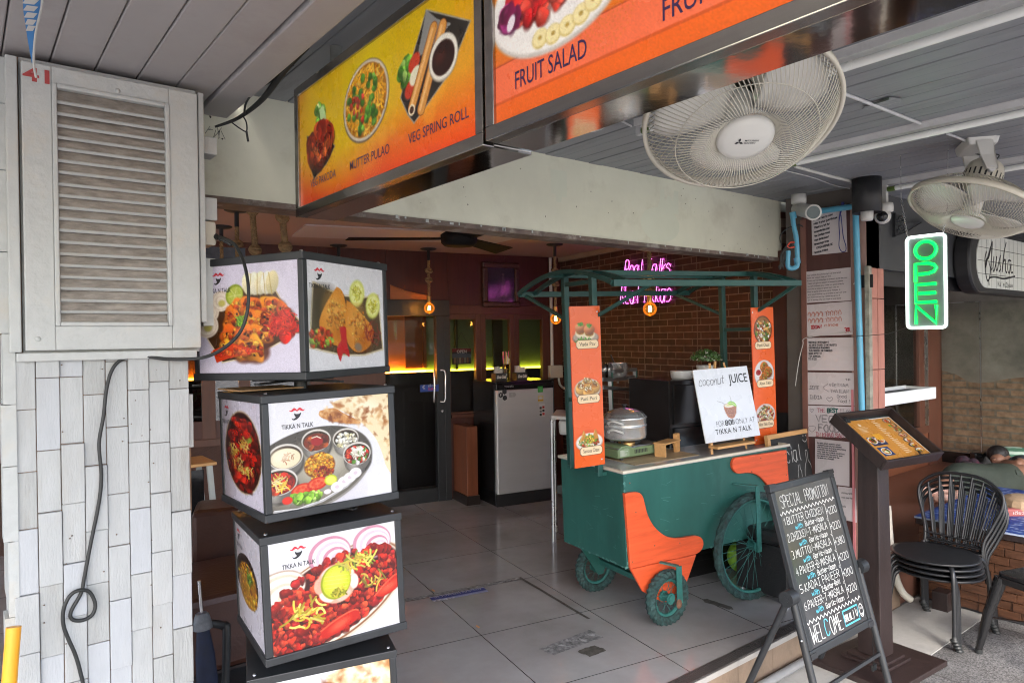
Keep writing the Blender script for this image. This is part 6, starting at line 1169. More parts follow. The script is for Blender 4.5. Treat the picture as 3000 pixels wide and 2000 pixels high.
# steamer pot
MP = MS @ M4(np.diag([1, 1, 1.04]), (cx_ - .012, cy_, .1035)); t2 = thing('steamer_pot', 'two tier polished steel steamer pot with domed lid on the gas stove', 'pot', MP); R_ = .126
m = MB(); m.lathe([(.001, 0), (R_ * .82, 0), (R_ * .96, .008), (R_, .022), (R_ * 1.0, .072), (R_ * 1.04, .076), (R_ * 1.04, .079), (R_ * .99, .079)], n=40); m.build('lower_pot', m_chrome, t2, local=True)
m = MB(); m.lathe([(R_ * .97, .0795), (R_ * 1.0, .082), (R_ * 1.0, .118), (R_ * 1.045, .121), (R_ * 1.045, .124), (R_ * .99, .124)], n=40); m.build('upper_tier', m_chrome, t2, local=True)
m = MB(); m.lathe([(R_ * 1.03, .1245), (R_ * 1.03, .128), (R_ * .98, .131), (R_ * .94, .139), (R_ * .84, .153), (R_ * .66, .163), (R_ * .60, .164), (R_ * .56, .168), (R_ * .2, .176), (.001, .177)], n=40); m.build('lid', mat('steel_lid', (.62, .62, .63), .22, .8, var=.05), t2, local=True)
m = MB(); m.lathe([(.008, .176), (.008, .189), (.017, .192), (.017, .198), (.001, .2)], n=16); m.build('lid_knob', m_blackpl, t2, local=True)
for z, an in ((.098, 205), (.05, 205), (.098, 25), (.05, 25)):
    e = np.array([math.cos(rad(an)), math.sin(rad(an)), 0]); s_ = np.array([-e[1], e[0], 0]); m = MB(); m.tube(catmull([e * R_ * .99 - s_ * .045 + _z * z, e * (R_ + .02) - s_ * .04 + _z * (z + .008), e * (R_ + .032) + _z * (z + .02), e * (R_ + .02) + s_ * .04 + _z * (z + .008), e * R_ * .99 + s_ * .045 + _z * z]), .006, 8); m.build('handle', m_whpl, t2, local=True)
# bamboo rack
a = onc(1983, 1322); MR = MC @ M4(Rz(rad(20)), (a[0], a[1], ztop)); t2 = thing('bamboo_stand', 'small bamboo serving stand beside the steamer', 'stand', MR)
m = MB(); m.prism([(-.035, .0), (.012, .0), (.012, .105), (-.012, .105), (-.012, .085), (-.03, .085), (-.02, .07), (-.012, .05), (-.014, .03)][0:0] or rrect(.042, .112, .008, cx=0, cy=.056), -.012, .012, M4(MV[:3, :3], (0, 0, 0))); m.build('end_board', m_pine, t2, local=True, bevel=.002)
m = MB(); m.box(-.20, -.021, -.04, .05, .072, .080); m.build('shelf', m_pine, t2, local=True, bevel=.002); m = MB(); m.prism([(-.021, .071)] + smooth([(-.075, .071), (-.045, .062), (-.028, .035), (-.022, .005)], 4) + [(-.021, .0)], -.008, .008, M4(MV[:3, :3], (0, 0, 0))); m.build('bracket', m_pine, t2, local=True); m = MB(); m.box(-.20, -.188, -.03, .04, 0, .071); m.build('leg', m_pine, t2, local=True)
# coconut juice board on its easel
a = loc(MC, 2068, 1299, 1, .05); TL_ = rad(12); MJ = MC @ M4(Rx(-TL_), (a[0], .05, a[2])); t2 = thing('table_easel', 'small light wood easel standing on the cart counter', 'easel', MC @ M4(o=(a[0] + .13, .08, ztop)))
wj = loc(MC, 2228, 1282, 1, .05)[0] - a[0]; 
def jl(x, y): return loc(MJ, x, y, 1, 0)
hj = jl(2042, 1083)[2]
t3 = thing('juice_board', 'white coconut juice price board leaning on the small easel', 'sign board', MJ)
m = MB(); m.box(0, wj, 0, .006, 0, hj); m.build('board', m_whpl, t3, local=True, bevel=.0015)
J2 = lambda q: MJ[:3, :3] @ np.array(q, float) + MJ[:3, 3]
p = Print(140, 176, 'e3e5ec'); k_ = p.w / p.h
p.ell(.54, .60, .112, .125, 'dcd0c8', 0, 6, .7); P = [(.43, .535), (.43, .58), (.45, .64), (.48, .69), (.53, .715), (.58, .705), (.62, .66), (.645, .60), (.645, .53)]; p.poly(smooth(P + P[:1], 4), 'b0693a'); p.strands(.54, .62, .09, .07, 60, .05, .006, ['8a4a24', 'c88452', 'a05c30'], 1.5); p.ell(.54, .53, .107, .042, '9a5a30', -.05, 1.5); p.ell(.54, .53, .10, .037, 'f4efe2', -.05, 1.5); p.ell(.53, .527, .06, .02, 'd8cf8a', -.05, 2)
P = [(.50, .50), (.56, .475), (.62, .49), (.66, .53), (.65, .56), (.60, .535), (.54, .52)]; p.poly(smooth(P + P[:1], 4), '8cc63a'); p.line([(.53, .50), (.60, .505), (.645, .54)], .012, 'd8ea9a'); p.line([(.33, .455), (.42, .485), (.46, .52)], .009, '9a9a9e'); p.line([(.575, .40), (.585, .50)], .007, '9aa09a')
for x0, x1 in ((.28, .36), (.44, .47), (.7, .78)): p.line([(x0, .0), (x1, .35)], .006, 'eceef4')
p.build('print', J2((.0015, -.0008, hj - .0015)), J2((wj - .0015, -.0008, hj - .0015)), J2((.0015, -.0008, .0015)), m_pr_gloss, t3)
m = MB(); m1 = MB()
def jt(mb, tx, u, v, h, w, bold=0, sp=1.0): put_text(mb, tx, (u * wj, -.0016, (1 - v) * hj), (1, 0, 0), (0, 0, 1), h * hj, w * wj, bold=bold, space=sp)
jt(m, 'JUICE', .78, .225, .125, .35, .01); m.build('lettering', m_ink, t3, local=True); m = MB(); jt(m, '80', .455, .80, .075, .125, .02); m.build('lettering', m_ink, t3, local=True); m = MB(); put_text(m, 'TIKKA N TALK', (.53 * wj, -.0016, .095 * hj), (1, 0, 0), (0, 0, 1), .07 * hj, .66 * wj, bold=.012, space=1.15); jt(m1, 'FOR', .31, .80, .075, .14, -.012); jt(m1, '\u0e3f', .545, .80, .075, .055, -.005); jt(m1, 'ONLY AT', .77, .80, .075, .36, -.012)
pen(m1, 'coconut', (.06 * wj, -.0016, .775 * hj), (1, 0, 0), (0, 0, 1), .115 * hj, .0028, w=.46 * wj, jit=.35, slant=.25)
m.build('lettering', m_ink, t3, local=True); m1.build('thin_lettering', mat('grey_ink', (.06, .06, .07), .5), t3, local=True)
m = MB(); e0 = loc(MC, 2096, 1303, 1, .035); e1 = loc(MC, 2206, 1288, 1, .035); zb = (e0[2] + e1[2]) / 2 - .008
m.box(e0[0], e1[0], .135, .168, zb - .012, zb + .004); m.build('ledge', m_pine, t2, local=False) if False else None
m2 = MB(); m2.box(e0[0], e1[0], .015, .085, zb - .014, zb); I = np.linalg.inv(PM[t2.name]) @ MC; v_ = np.array(m2.v) @ I[:3, :3].T + I[:3, 3]; m2.v = [tuple(q) for q in v_]; m2.build('ledge', m_pine, t2, local=True, bevel=.0015)
for x0, x1, y0_, y1_, z1_ in ((e0[0] + .012, e0[0] + .012 + .1, .076, .172, a[2] + hj + .02), (e1[0] - .012, e1[0] - .012 - .07, .076, .172, a[2] + hj + .02), ((e0[0] + e1[0]) / 2, (e0[0] + e1[0]) / 2 + .01, .24, .18, a[2] + hj + .03)):
    m2 = MB(); m2.bar((x0, y0_, ztop), (x1, y1_, z1_), .014, .009); v_ = np.array(m2.v) @ I[:3, :3].T + I[:3, 3]; m2.v = [tuple(q) for q in v_]; m2.build('leg', m_pine, t2, local=True)
# framed chalkboard leaning behind the cart
YS = 2.36; c0_ = PY(2397, 1287, YS); c1_ = PY(2282, 1274, YS); MK = frame_from(np.array([c1_[0] - .05, YS, .46]), (1, 0, 0), (0, .13, .99)); wk, hk = c0_[0] - c1_[0] + .05, c1_[2] - .46
t2 = thing('framed_chalkboard', 'small chalkboard in light wood frame with chalk bottle drawing behind the cart', 'chalkboard', MK); m = MB()
for a_ in ((0, wk, 0, .028), (0, wk, hk - .028, hk), (0, .028, .0282, hk - .0282), (wk - .028, wk, .0282, hk - .0282)): m.box(a_[0], a_[1], a_[2], a_[3], -.012, .014)
m.build('frame', m_pine, t2, local=True, bevel=.002); m = MB(); m.box(.02, wk - .02, .02, hk - .02, -.006, .002); m.build('slate', mat('slate_black', (.02, .021, .022), .6, var=.5, scale=6), t2, local=True); m = MB()
pen(m, 'Special', (.03, hk * .60, .0026), (1, 0, 0), (0, 1, 0), .10, .006, w=wk - .17, jit=.2)
for pts in ([(.78, .08), (.77, .35), (.80, .5), (.845, .58), (.845, .70), (.885, .70), (.885, .58), (.935, .5), (.955, .35), (.95, .08)], [(.78, .34), (.95, .36)], [(.78, .26), (.95, .28)], [(.62, .3), (.62, .44), (.64, .48), (.64, .54)], [(.68, .54), (.68, .48), (.70, .44), (.69, .3), (.62, .3)], [(.82, .86), (.85, .83), (.89, .83), (.92, .86)]): ribbon(m, catmull([np.array([wk * (x - .02), hk * y, .0026]) for x, y in pts], 3), _z, .004)
for x in (.84, .90): m.add([(wk * (x - .02) + .005 * math.cos(b_), hk * .91 + .005 * math.sin(b_), .0026) for b_ in np.arange(6) * 1.047], [(0, 1, 2, 3, 4, 5)])
m.build('chalk_writing', mat('dusty_chalk', (.45, .45, .44), .8), t2, local=True); m = MB(); m.box(wk * .2, wk * .2 + .03, -.46, 0, -.2, -.17); m.box(wk * .8, wk * .8 + .03, -.46, 0, -.2, -.17)
for x in (.03, wk - .06): m = MB(); m.bar((x, 0, -.015), (x, -.46, .0 - .04), .03, .02); m.build('leg', m_pine, t2, local=True)
# bits under the cart: a green bag, a box
t2 = thing('green_bag', 'bright green bag on the floor seen through the big wheel', 'bag', at=PZ(2180, 1640, 0)); q = PD(2165, 1620, 4.6); m = MB(); m.sphere((q[0], q[1], .10), (.09, .07, .10), n=14, k=8); m.build('bag_body', mat('lime_plastic', (.28, .55, .06), .4, var=.15, scale=9), t2)
t2 = thing('small_carton', 'small tan carton on the floor seen through the big wheel', 'carton', at=PZ(2220, 1650, 0)); q = PD(2208, 1628, 4.75); m = MB(); m.box(q[0] - .06, q[0] + .06, q[1] - .05, q[1] + .05, 0, .16); m.build('carton_body', mat('tan_carton', (.48, .3, .14), .7), t2, bevel=.003)
# black leather ottoman
t2 = thing('leather_bench', 'black leather bench seat behind the chalk menu board', 'bench', at=(3.95, 2.30, 0)); m = MB(); m.box(3.68, 4.34, 2.16, 2.50, .03, .33); m.build('base', m_leather, t2, bevel=.012); m = MB(); m.box(3.655, 4.355, 2.14, 2.52, .332, .42); m.build('cushion', m_leather, t2, bevel=.03)
for x in (3.71, 4.3):
    for y in (2.19, 2.47): m = MB(); m.cyl((x, y, 0), (x, y, .03), .018, 10); m.build('foot', m_alu, t2)
# ------------------------------------------------------------------ canopy fittings: tubes, conduits, fans, cameras
m_tube = mat('unlit_tube', (.78, .80, .78), .25, var=.03); m_house = mat('lamp_housing', (.55, .55, .56), .4, var=.08, dirt=(.25, .24, .24), dirt_amt=.4, dscale=9)
def tube_lamp(x, y0, y1, label, ends=True):
    t = thing('fluorescent_lamp', label, 'lamp', at=(x, (y0 + y1) / 2, CZ), group='unlit fluorescent tubes under the canopy')
    m = MB(); m.box(x - .022, x + .022, y0, y1, CZ - .028, CZ - .002); m.box(x - .03, x + .03, y0, y1, CZ - .0018, CZ - .0005); m.build('housing', m_house, t, bevel=.003)
    m = MB(); m.cyl((x, y0 + .03, CZ - .052), (x, y1 - .03, CZ - .052), .0145, 14); m.build('tube', m_tube, t)
    for a, b in ((y0, y0 + .026), (y1 - .026, y1)): m = MB(); m.box(x - .012, x + .012, a, b, CZ - .066, CZ - .029); m.build('lamp_holder', m_house, t, bevel=.003)
    m = MB(); m.cyl((x, y1 - .075, CZ - .052), (x, y1 - .031, CZ - .052), .0152, 14); m.build('tube_end_band', mat('aged_tube_end', (.10, .16, .04), .3), t)
x1, x2, x3 = PZ(3000, 30, CZ - .05)[0], PZ(2700, 395, CZ - .05)[0], PZ(2800, 520, CZ - .05)[0]
tube_lamp(x1, PZ(3300, -60, CZ - .05)[1] - .25, PZ(1868, 388, CZ - .05)[1], 'unlit fluorescent tube nearest the orange menu signs')
tube_lamp(x2, PZ(3000, 305, CZ - .05)[1] - .35, PZ(2320, 478, CZ - .05)[1] + .05, 'unlit fluorescent tube between the two white fans')
tube_lamp(x3, PZ(3060, 468, CZ - .05)[1], PZ(2580, 555, CZ - .05)[1], 'unlit fluorescent tube furthest right above the green sign')
def conduit(pts, r, label, m=m_house, z=CZ - .006):
    t = thing('ceiling_cable', label, 'cable', at=PZ(*pts[0], z)); k = MB(); k.tube(catmull([PZ(x, y, z) for x, y in pts], 4), r, 6); k.build('cable', m, t)
conduit([(2330, 488), (2440, 518), (2550, 544)], .009, 'white cable cover on the canopy from the middle tube to the black lamp', m_whpl)
conduit([(2455, 268), (2560, 308), (2640, 340), (2712, 368)], .007, 'grey cable clipped across the canopy planks beside the big fan')
conduit([(2300, 500), (2380, 520), (2450, 545), (2520, 557)], .003, 'thin cable along the canopy towards the black lamp', m_house)
conduit([(2775, 392), (2810, 405), (2836, 420), (2832, 438)], .006, 'cable running to the right hand fan bracket')
conduit([(1600, 380), (1740, 385), (1800, 352), (1850, 370)], .004, 'thin cable crossing the canopy left of the big fan')
p = thing('torn_ceiling_patch', 'torn grey ceiling patch where a fixture was removed between the tubes', 'ceiling patch', at=PZ(2590, 300, CZ)); m = MB(); m.add([q + np.array([0, 0, -.004]) for q in (PZ(2545, 300, CZ), PZ(2605, 282, CZ), PZ(2640, 285, CZ), PZ(2640, 300, CZ), PZ(2580, 318, CZ), PZ(2525, 320, CZ))], [(0, 1, 2, 3, 4, 5)]); m.build('patch', mat('torn_paint', (.26, .27, .29), .6, var=.3, scale=40), p); m = MB(); m.add([q + np.array([0, 0, -.006]) for q in (PZ(2518, 308, CZ), PZ(2545, 303, CZ), PZ(2605, 280, CZ), PZ(2604, 288, CZ), PZ(2550, 306, CZ))], [(0, 1, 2, 3, 4)]); m.build('dark_gap', m_blackpl, p)
def fan(label, C, A, R_, mount, hubang=0.0, mark=False, up=None):
    """orbital ceiling fan: ring centre C, front axis A"""
    A = unit(A); X = unit(np.cross(A, (0, 0, 1)) if up is None else up); Y = np.cross(A, X); M = M4(np.stack([X, Y, A], 1), C)
    t = thing('orbit_fan', label, 'fan', at=mount, group='white orbit fans under the canopy')
    front = lambda r: .085 * (1 - (r / R_) ** 2.6) if r > .07 else .085; back = lambda r: -.095 * (1 - (r / R_) ** 3.2)
    W = lambda q: M[:3, :3] @ np.array(q, float) + M[:3, 3]
    g = MB(); n = 104
    for i in range(n):
        a0 = 2 * math.pi * i / n; pts = []
        for f in np.linspace(0, 1, 11): r = .066 + (R_ - .066) * f; a = a0 + .34 * f ** 1.4; pts.append(W((r * math.cos(a), r * math.sin(a), .062 + .03 * min(f * 6, 1) - (.092 * f ** 3))))
        g.tube(pts, .0013, 4, caps=False)
    for r, z in ((R_, 0),): g.tube([W((r * math.cos(a), r * math.sin(a), z)) for a in np.linspace(0, 6.2832, 65)[:-1]], .0018, 6, closed=True)
    g.tube([W((.17 * math.cos(a), .17 * math.sin(a), .078)) for a in np.linspace(0, 6.2832, 49)[:-1]], .0015, 4, closed=True)
    g.build('front_guard', m_cream, t)
    g = MB(); n = 80
    for i in range(n):
        a0 = 2 * math.pi * i / n; pts = []
        for f in np.linspace(0, 1, 9): r = .08 + (R_ - .08) * f; a = a0 - .4 * f; pts.append(W((r * math.cos(a), r * math.sin(a), -.095 + .095 * f ** 3)))
        g.tube(pts, .0013, 4, caps=False)
    for r in (.12, .19): z = -.095 + .095 * ((r - .08) / (R_ - .08)) ** 3; g.tube([W((r * math.cos(a), r * math.sin(a), z)) for a in np.linspace(0, 6.2832, 49)[:-1]], .0018, 4, closed=True)
    g.build('rear_guard', m_cream, t)
    k = MB(); k.lathe([(R_ - .004, -.016), (R_ + .006, -.016), (R_ + .007, .012), (R_ - .003, .012), (R_ - .004, -.016)], M, 72); k.build('guard_ring', m_cream, t)
    k = MB(); k.lathe([(.070, .050), (.070, .070), (.066, .078), (.05, .083), (.001, .085)], M, 40); k.build('hub_cap', m_whpl, t)
    bl_m = mat('fan_blade_plastic', (.60, .59, .56), .35, var=.03)
    for i in range(3):
        a0 = hubang + i * 2.0944; k = MB(); vs = []; nr, na = 7, 9
        for ir in range(nr):
            f = ir / (nr - 1); r = .035 + (R_ * .90 - .035) * f; wd = (.40 + .75 * math.sin(math.pi * min(f * .62 + .18, 1))) * (1 if f < .9 else .93)
            for ia in range(na): s = ia / (na - 1) - .5; a = a0 + s * wd * 1.35 + .25 * f; vs.append(W((r * math.cos(a), r * math.sin(a), -.03 + .05 * s * (1.1 - .5 * f) + .01)))
        k.add(vs, [(ir * na + ia, ir * na + ia + 1, (ir + 1) * na + ia + 1, (ir + 1) * na + ia) for ir in range(nr - 1) for ia in range(na - 1)], 0, True); o = k.build('blade', bl_m, t); md = o.modifiers.new('thickness', 'SOLIDIFY'); md.thickness = .003
    k = MB(); k.lathe([(.001, .03), (.036, .03), (.04, .0), (.04, -.06)], M, 24); k.build('spinner', bl_m, t)
    k = MB(); k.lathe([(.05, -.09), (.078, -.10), (.082, -.12), (.082, -.175), (.074, -.21), (.05, -.235), (.02, -.245), (.001, -.246)], M, 32); k.build('motor', m_cream, t)
    k = MB()
    for i in range(22): a = i * 2 * math.pi / 22; e = np.array([math.cos(a), math.sin(a), 0]); s_ = np.array([-e[1], e[0], 0]); k.add([W(e * .0826 + s_ * q * .004 + np.array([0, 0, z])) for q, z in ((-1, -.13), (1, -.13), (1, -.168), (-1, -.168))], [(0, 1, 2, 3)])
    k.build('motor_vents', m_blackpl, t)
    # bracket: two arms from the ceiling plate to a cross shaft behind the motor
    B = W((0, 0, -.16)); mt = np.array(mount, float); k = MB(); sd = unit(np.cross(A, mt - B)); 
    pl_ = unit(np.cross(sd, _z)); k.hexa([mt - sd * .075 - pl_ * .06 - _z * .045, mt + sd * .075 - pl_ * .06 - _z * .045, mt + sd * .075 + pl_ * .06 - _z * .045, mt - sd * .075 + pl_ * .06 - _z * .045] + [mt + sd * a * .085 + pl_ * b * .07 - _z * .001 for a, b in ((-1, -1), (1, -1), (1, 1), (-1, 1))]); k.build('ceiling_plate', m_whpl, t, bevel=.008)
    for s in (-1, 1):
        k = MB(); p0, p1 = mt + sd * s * .078 - _z * .03, B + sd * s * .095; k.bar(p0, p1, .065, .014, sd) if False else k.hexa(_ord([p0 - pl_ * .036 - sd * .007, p0 + pl_ * .036 - sd * .007, p0 + pl_ * .036 + sd * .007, p0 - pl_ * .036 + sd * .007], np.zeros(3), np.zeros(3) - _z * .0001)[:4] + [p1 - pl_ * .022 - sd * .007, p1 + pl_ * .022 - sd * .007, p1 + pl_ * .022 + sd * .007, p1 - pl_ * .022 + sd * .007]); k.build('bracket_arm', m_whpl, t, bevel=.003)
    k = MB(); k.cyl(B - sd * .1, B + sd * .1, .014, 14); k.build('pivot', m_house, t)
    k = MB(); k.tube(catmull([W((.02, 0, -.24)), W((.02, .03, -.27)), (W((0, 0, -.25)) + mt) / 2 + sd * .05, mt - _z * .04 + sd * .03]), .003, 6); k.build('cable', m_rubber, t)
    if mark:
        k = MB(); Zf = .0858; c = np.array([-.018, .0, Zf])
        for a in (90, 210, 330):
            e = np.array([math.cos(rad(a)), math.sin(rad(a)), 0]); s_ = np.array([-e[1], e[0], 0]); L = .007; k.add([W(c + q) for q in (np.zeros(3), e * L * .866 + s_ * L * .5 * 1.0, e * L * 1.732, e * L * .866 - s_ * L * .5)], [(0, 3, 2, 1)])
        put_text(k, 'MITSUBISHI', W((.012, .002, Zf)), M[:3, 0], M[:3, 1], .005, .034, bold=.01); put_text(k, 'ELECTRIC', W((.009, -.006, Zf)), M[:3, 0], M[:3, 1], .005, .028, bold=.01); k.build('maker_mark', m_ink, t)
    return t
vd = unit(ray(2189, 429)); A1 = -vd * math.cos(rad(54)) + unit(.24 * RGT - .97 * UPV) * math.sin(rad(54)); C1 = PD(2169, 344, 1.75)
upx = RGT - A1 * (RGT @ A1); upx = unit(upx)
fan('big white orbit fan with wire guard hanging close behind the orange signs', C1, A1, .236, (C1[0] + .03, C1[1] + .10, CZ), .5, True, upx)
vd = unit(ray(2858, 616)); A2 = -vd * math.cos(rad(85)) + unit(-.33 * RGT - .94 * UPV) * math.sin(rad(85)); C2 = PD(2848, 608, 3.3); upx = unit(RGT - A2 * (RGT @ A2))
q = PZ(2900, 415, CZ); fan('white orbit fan at the right above the green OPEN sign', C2, A2, .268, (C2[0] + .07, C2[1] + .0, CZ), 1.4, False, upx)
# bullet camera, black can lamp, dome camera
c = PZ(2338, 596, CZ); t = thing('bullet_camera', 'white bullet security camera at the right end of the pale green wall', 'camera', at=PD(2340, 594, 4.35)); b = PD(2340, 594, 4.35)
m = MB(); m.lathe([(.001, .05), (.045, .05), (.045, -.002), (.035, -.010), (.001, -.011)], M4(o=b), 20); m.tube([b + (0, 0, -.01), PD(2334, 612, 4.35), PD(2345, 622, 4.3)], .012, 10); m.build('mount', m_whpl, t)
a, d = PD(2335, 612, 4.45), PD(2382, 622, 4.05); m = MB(); ax = unit(d - a); m.tube([a, a + ax * .02, d - ax * .0], [.025, .04, .043], 16); m.build('camera_body', m_whpl, t); m = MB(); m.cyl(d, d + ax * .0105, .036, 20); m.build('lens_window', mat('lens_glass', (.03, .06, .06), .08), t); m = MB(); m.lathe([(.043, -.01), (.046, -.01), (.046, .008), (.038, .008)], frame_from(d, np.cross(ax, _z), np.cross(np.cross(ax, _z), ax)) if False else M4(np.stack([unit(np.cross(ax, _z)), np.cross(ax, unit(np.cross(ax, _z))), ax], 1), d), 24); m.build('hood', m_whpl, t)
t = thing('can_lamp', 'black cylinder lamp with white bulb below the canopy beside the blue pipe', 'lamp', at=(4.3, 2.02, CZ)); dd = 4.12; tp, bt = PD(2540, 548, dd), PD(2540, 624, dd); rr = 40 * dd / FPX; m = MB(); m.lathe([(.001, CZ - bt[2]), (rr, CZ - bt[2]), (rr, 0), (rr - .006, 0), (rr - .006, CZ - bt[2] - .01), (.001, CZ - bt[2] - .01)], M4(o=(bt[0], bt[1], bt[2])), 36); m.build('can', m_blackpl, t)
m = MB(); m.lathe([(.001, -.045), (.03, -.045), (.034, -.03), (.036, .05), (.001, .06)], M4(o=(bt[0], bt[1], bt[2])), 24); m.build('bulb', m_whpl, t)
t = thing('dome_camera', 'white dome security camera with black eye under the canopy', 'camera', at=PD(2590, 610, 4.2)); b = PD(2592, 606, 4.2); m = MB(); m.lathe([(.001, .02), (.045, .02), (.048, .0), (.046, -.03), (.001, -.035)], M4(o=b), 24); m.build('base', m_whpl, t); m = MB(); e = PD(2586, 634, 4.2); m.sphere(e, .046, n=20, k=14); m.build('eyeball', m_whpl, t); v = unit(EYE - e + RGT * -.6); m = MB(); m.sphere(e + v * .016, .036, n=18, k=12); m.build('lens', m_blackgl, t); m = MB(); m.bar(b + (0, 0, .02), (b[0], b[1], CZ), .03, .03); m.build('stem', m_whpl, t)

# ------------------------------------------------------------------ wall end with notes, pipes, brick clad column
WX = 4.37
t = thing('notes_wall', 'maroon and flaking pink wall end covered with handwritten notes right of the cart', 'wall', at=(WX + .2, 2.3, 0))
ya, yb, yc = PX(2352, 900, WX)[1], PX(2493, 900, WX)[1], PX(2549, 900, WX)[1]
m = MB(); m.box(WX, WX + .18, yb + .002, ya, 0, 2.36); m.build('maroon_panel', mat('maroon_paint', (.085, .034, .03), .5, var=.2, scale=5, stretch=(1, 4, .6)), t); m = MB(); m.box(WX - .012, WX, ya - .03, ya + .004, 0, 2.3); m.build('edge_trim', mat('brown_pink_trim', (.20, .09, .07), .5, var=.2), t)
m = MB(); m.box(WX + .003, WX + .18, 2.02, yb, ST, 2.36); m.build('flaking_plaster', mat('flaking_plaster', (.36, .22, .18), .75, var=.25, scale=5, stretch=(1, 1, .5), dirt=(.06, .05, .04), dirt_amt=.7, dscale=5, bump=.5, bscale=20), t)
m = MB(); m.box(WX - .008, WX + .003, yb - .012, yb + .002, 0, 1.2); m.build('pink_trim', mat('pink_trim_paint', (.62, .22, .24), .5, var=.1), t); m = MB(); m.box(WX - .02, WX + .02, yc - .003, yc + .022, ST, 1.96); m.build('rough_edge', mat('green_grey_edge', (.26, .25, .20), .8, var=.4, scale=14, bump=.6, bscale=25), t)
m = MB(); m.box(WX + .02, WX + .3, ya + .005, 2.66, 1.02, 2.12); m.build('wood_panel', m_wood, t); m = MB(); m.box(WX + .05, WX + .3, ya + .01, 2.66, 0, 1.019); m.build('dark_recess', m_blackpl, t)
m = MB(); m.box(WX - .004, WX + .003, PX(2527, 700, WX)[1] - .06, PX(2527, 700, WX)[1] + .02, PX(2500, 845, WX)[2], PX(2500, 808, WX)[2]); m.build('black_number_plate', m_blackpl, t)
m = MB(); put_text(m, '4', PX(2508, 840, WX - .0055), (0, -1, 0), (0, 0, 1), .05, bold=.02); m.build('number', m_whpl, t)
m_paper = mat('white_board_film', (.58, .53, .54), .28, var=.03, scale=2, rvar=.06)
def note(px, label, inks, lift=.004):
    P = [PX(x, y, WX - lift) for x, y in px]; TL, TR, BR, BL = P; t = thing('note_sheet', label, 'note', at=(TL + BR) / 2, group='handwritten note sheets on the wall'); m = MB(); b = [p + np.array([.003, 0, 0]) for p in P]
    m.add([TL, TR, BR, BL] + b, [(3, 2, 1, 0), (4, 5, 6, 7), (0, 1, 5, 4), (1, 2, 6, 5), (2, 3, 7, 6), (3, 0, 4, 7)]); m.build('sheet', m_paper, t)
    X, Y = TR - TL, TL - BL; w, h = np.linalg.norm(X), np.linalg.norm(Y); parts = {}
    for col, tx, u, v, hh, ww, wd in inks:
        mb = parts.setdefault((col, tx if col in 'Rt' or (col == 'p') else ''), MB()); P0 = TL + X * u - Y * v - np.array([.0008, 0, 0])
        if tx.startswith('~'): ribbon(mb, catmull([P0 + X * a + Y * b for a, b in eval(tx[1:])], 3), np.array([-1., 0, 0]), wd)
        else: pen(mb, tx, P0, X, Y, hh * h, wd, w=ww * w, jit=.45)
    for col, mb in parts.items(): mb.build('handwriting', note_ink[col[0]], t)
note_ink = {'k': mat('pen_black', (.04, .04, .05), .6), 'g': mat('pen_grey', (.22, .20, .21), .6), 'r': mat('pen_faded_red', (.50, .22, .18), .6), 'R': mat('pen_red', (.50, .03, .05), .6), 't': mat('pen_teal', (.05, .16, .14), .6), 'p': mat('pen_pink', (.42, .12, .16), .6)}
def para(col, lines, u, v0, dv, h, wd, wmax=.75): return [(col, l, u + random.uniform(0, .02), v0 + i * dv, h, wmax * len(l) / max(len(q) for q in lines) * random.uniform(.94, 1.03), wd) for i, l in enumerate(lines)]
note([(2377, 628), (2478, 598), (2482, 738), (2380, 748)], 'topmost handwritten thank you note, signed from Czech Republic', para('k', ['It was really nice', 'stay in your guesthouse', 'Thanks a lot for', 'acomodation and', 'the Indian food', 'was delicious!', 'Greetings from', '   CZECH REPUBLIC', 'Vendula Elisha'], .06, .17, .1, .042, .0034, .72))
note([(2353, 797), (2492, 783), (2494, 880), (2355, 888)], 'wide note densely filled with small handwriting, second from the top', para('g', ['Dear people the whole night we cherished', 'there for long a time at this', 'travel partly attached a several while the now', 'Tomas you gave a moment of massala guests', 'we left without any water or glass plenty', 'and kilo to stay at glad that was to', 'shop to smile and hold never tamper it', 'only could mother no promises a part of love', 'but food not having wished to drink it', 'all in eating life one hope of and some'], .08, .14, .088, .034, .0022, .84))
note([(2358, 893), (2496, 882), (2498, 980), (2361, 985)], 'note with faded red Hebrew style letters and red stickers', [('r', 'x', .05, .35, .0, .05, .003)][:0] + [('r', '~' + repr([(0, 0), (.03, .1), (.06, .02), (.05, -.04)]), .06 + .085 * i + (.06 if i > 3 else 0), .34 + .2 * j, 0, 0, .005) for j in range(2) for i in range(8)] + [('r', '~' + repr([(0, .1), (.04, .1), (.04, -.02)]), .09 + .085 * i, .38 + .2 * j, 0, 0, .004) for j in range(2) for i in range(8)] + [('R', 'IDIAN', .12, .76, .09, .24, .006), ('r', 'ninoe', .42, .72, .08, .3, .004), ('R', '30L', .84, .92, .12, .13, .007)])
note([(2359, 990), (2500, 988), (2501, 1086), (2360, 1084)], 'note with seven short capital lines dated 22.12.22', para('k', ['OUR MAIN RESTAURANT', 'WE HAVE DINED IN WE GUESTS', 'SIR PREMIUM REMEMBER', 'AND SUNDAY OR CURRIES', 'GOOD APPETIT', 'VIA JAMAICA', '22.12.22'], .07, .16, .085, .05, .0028, .6))
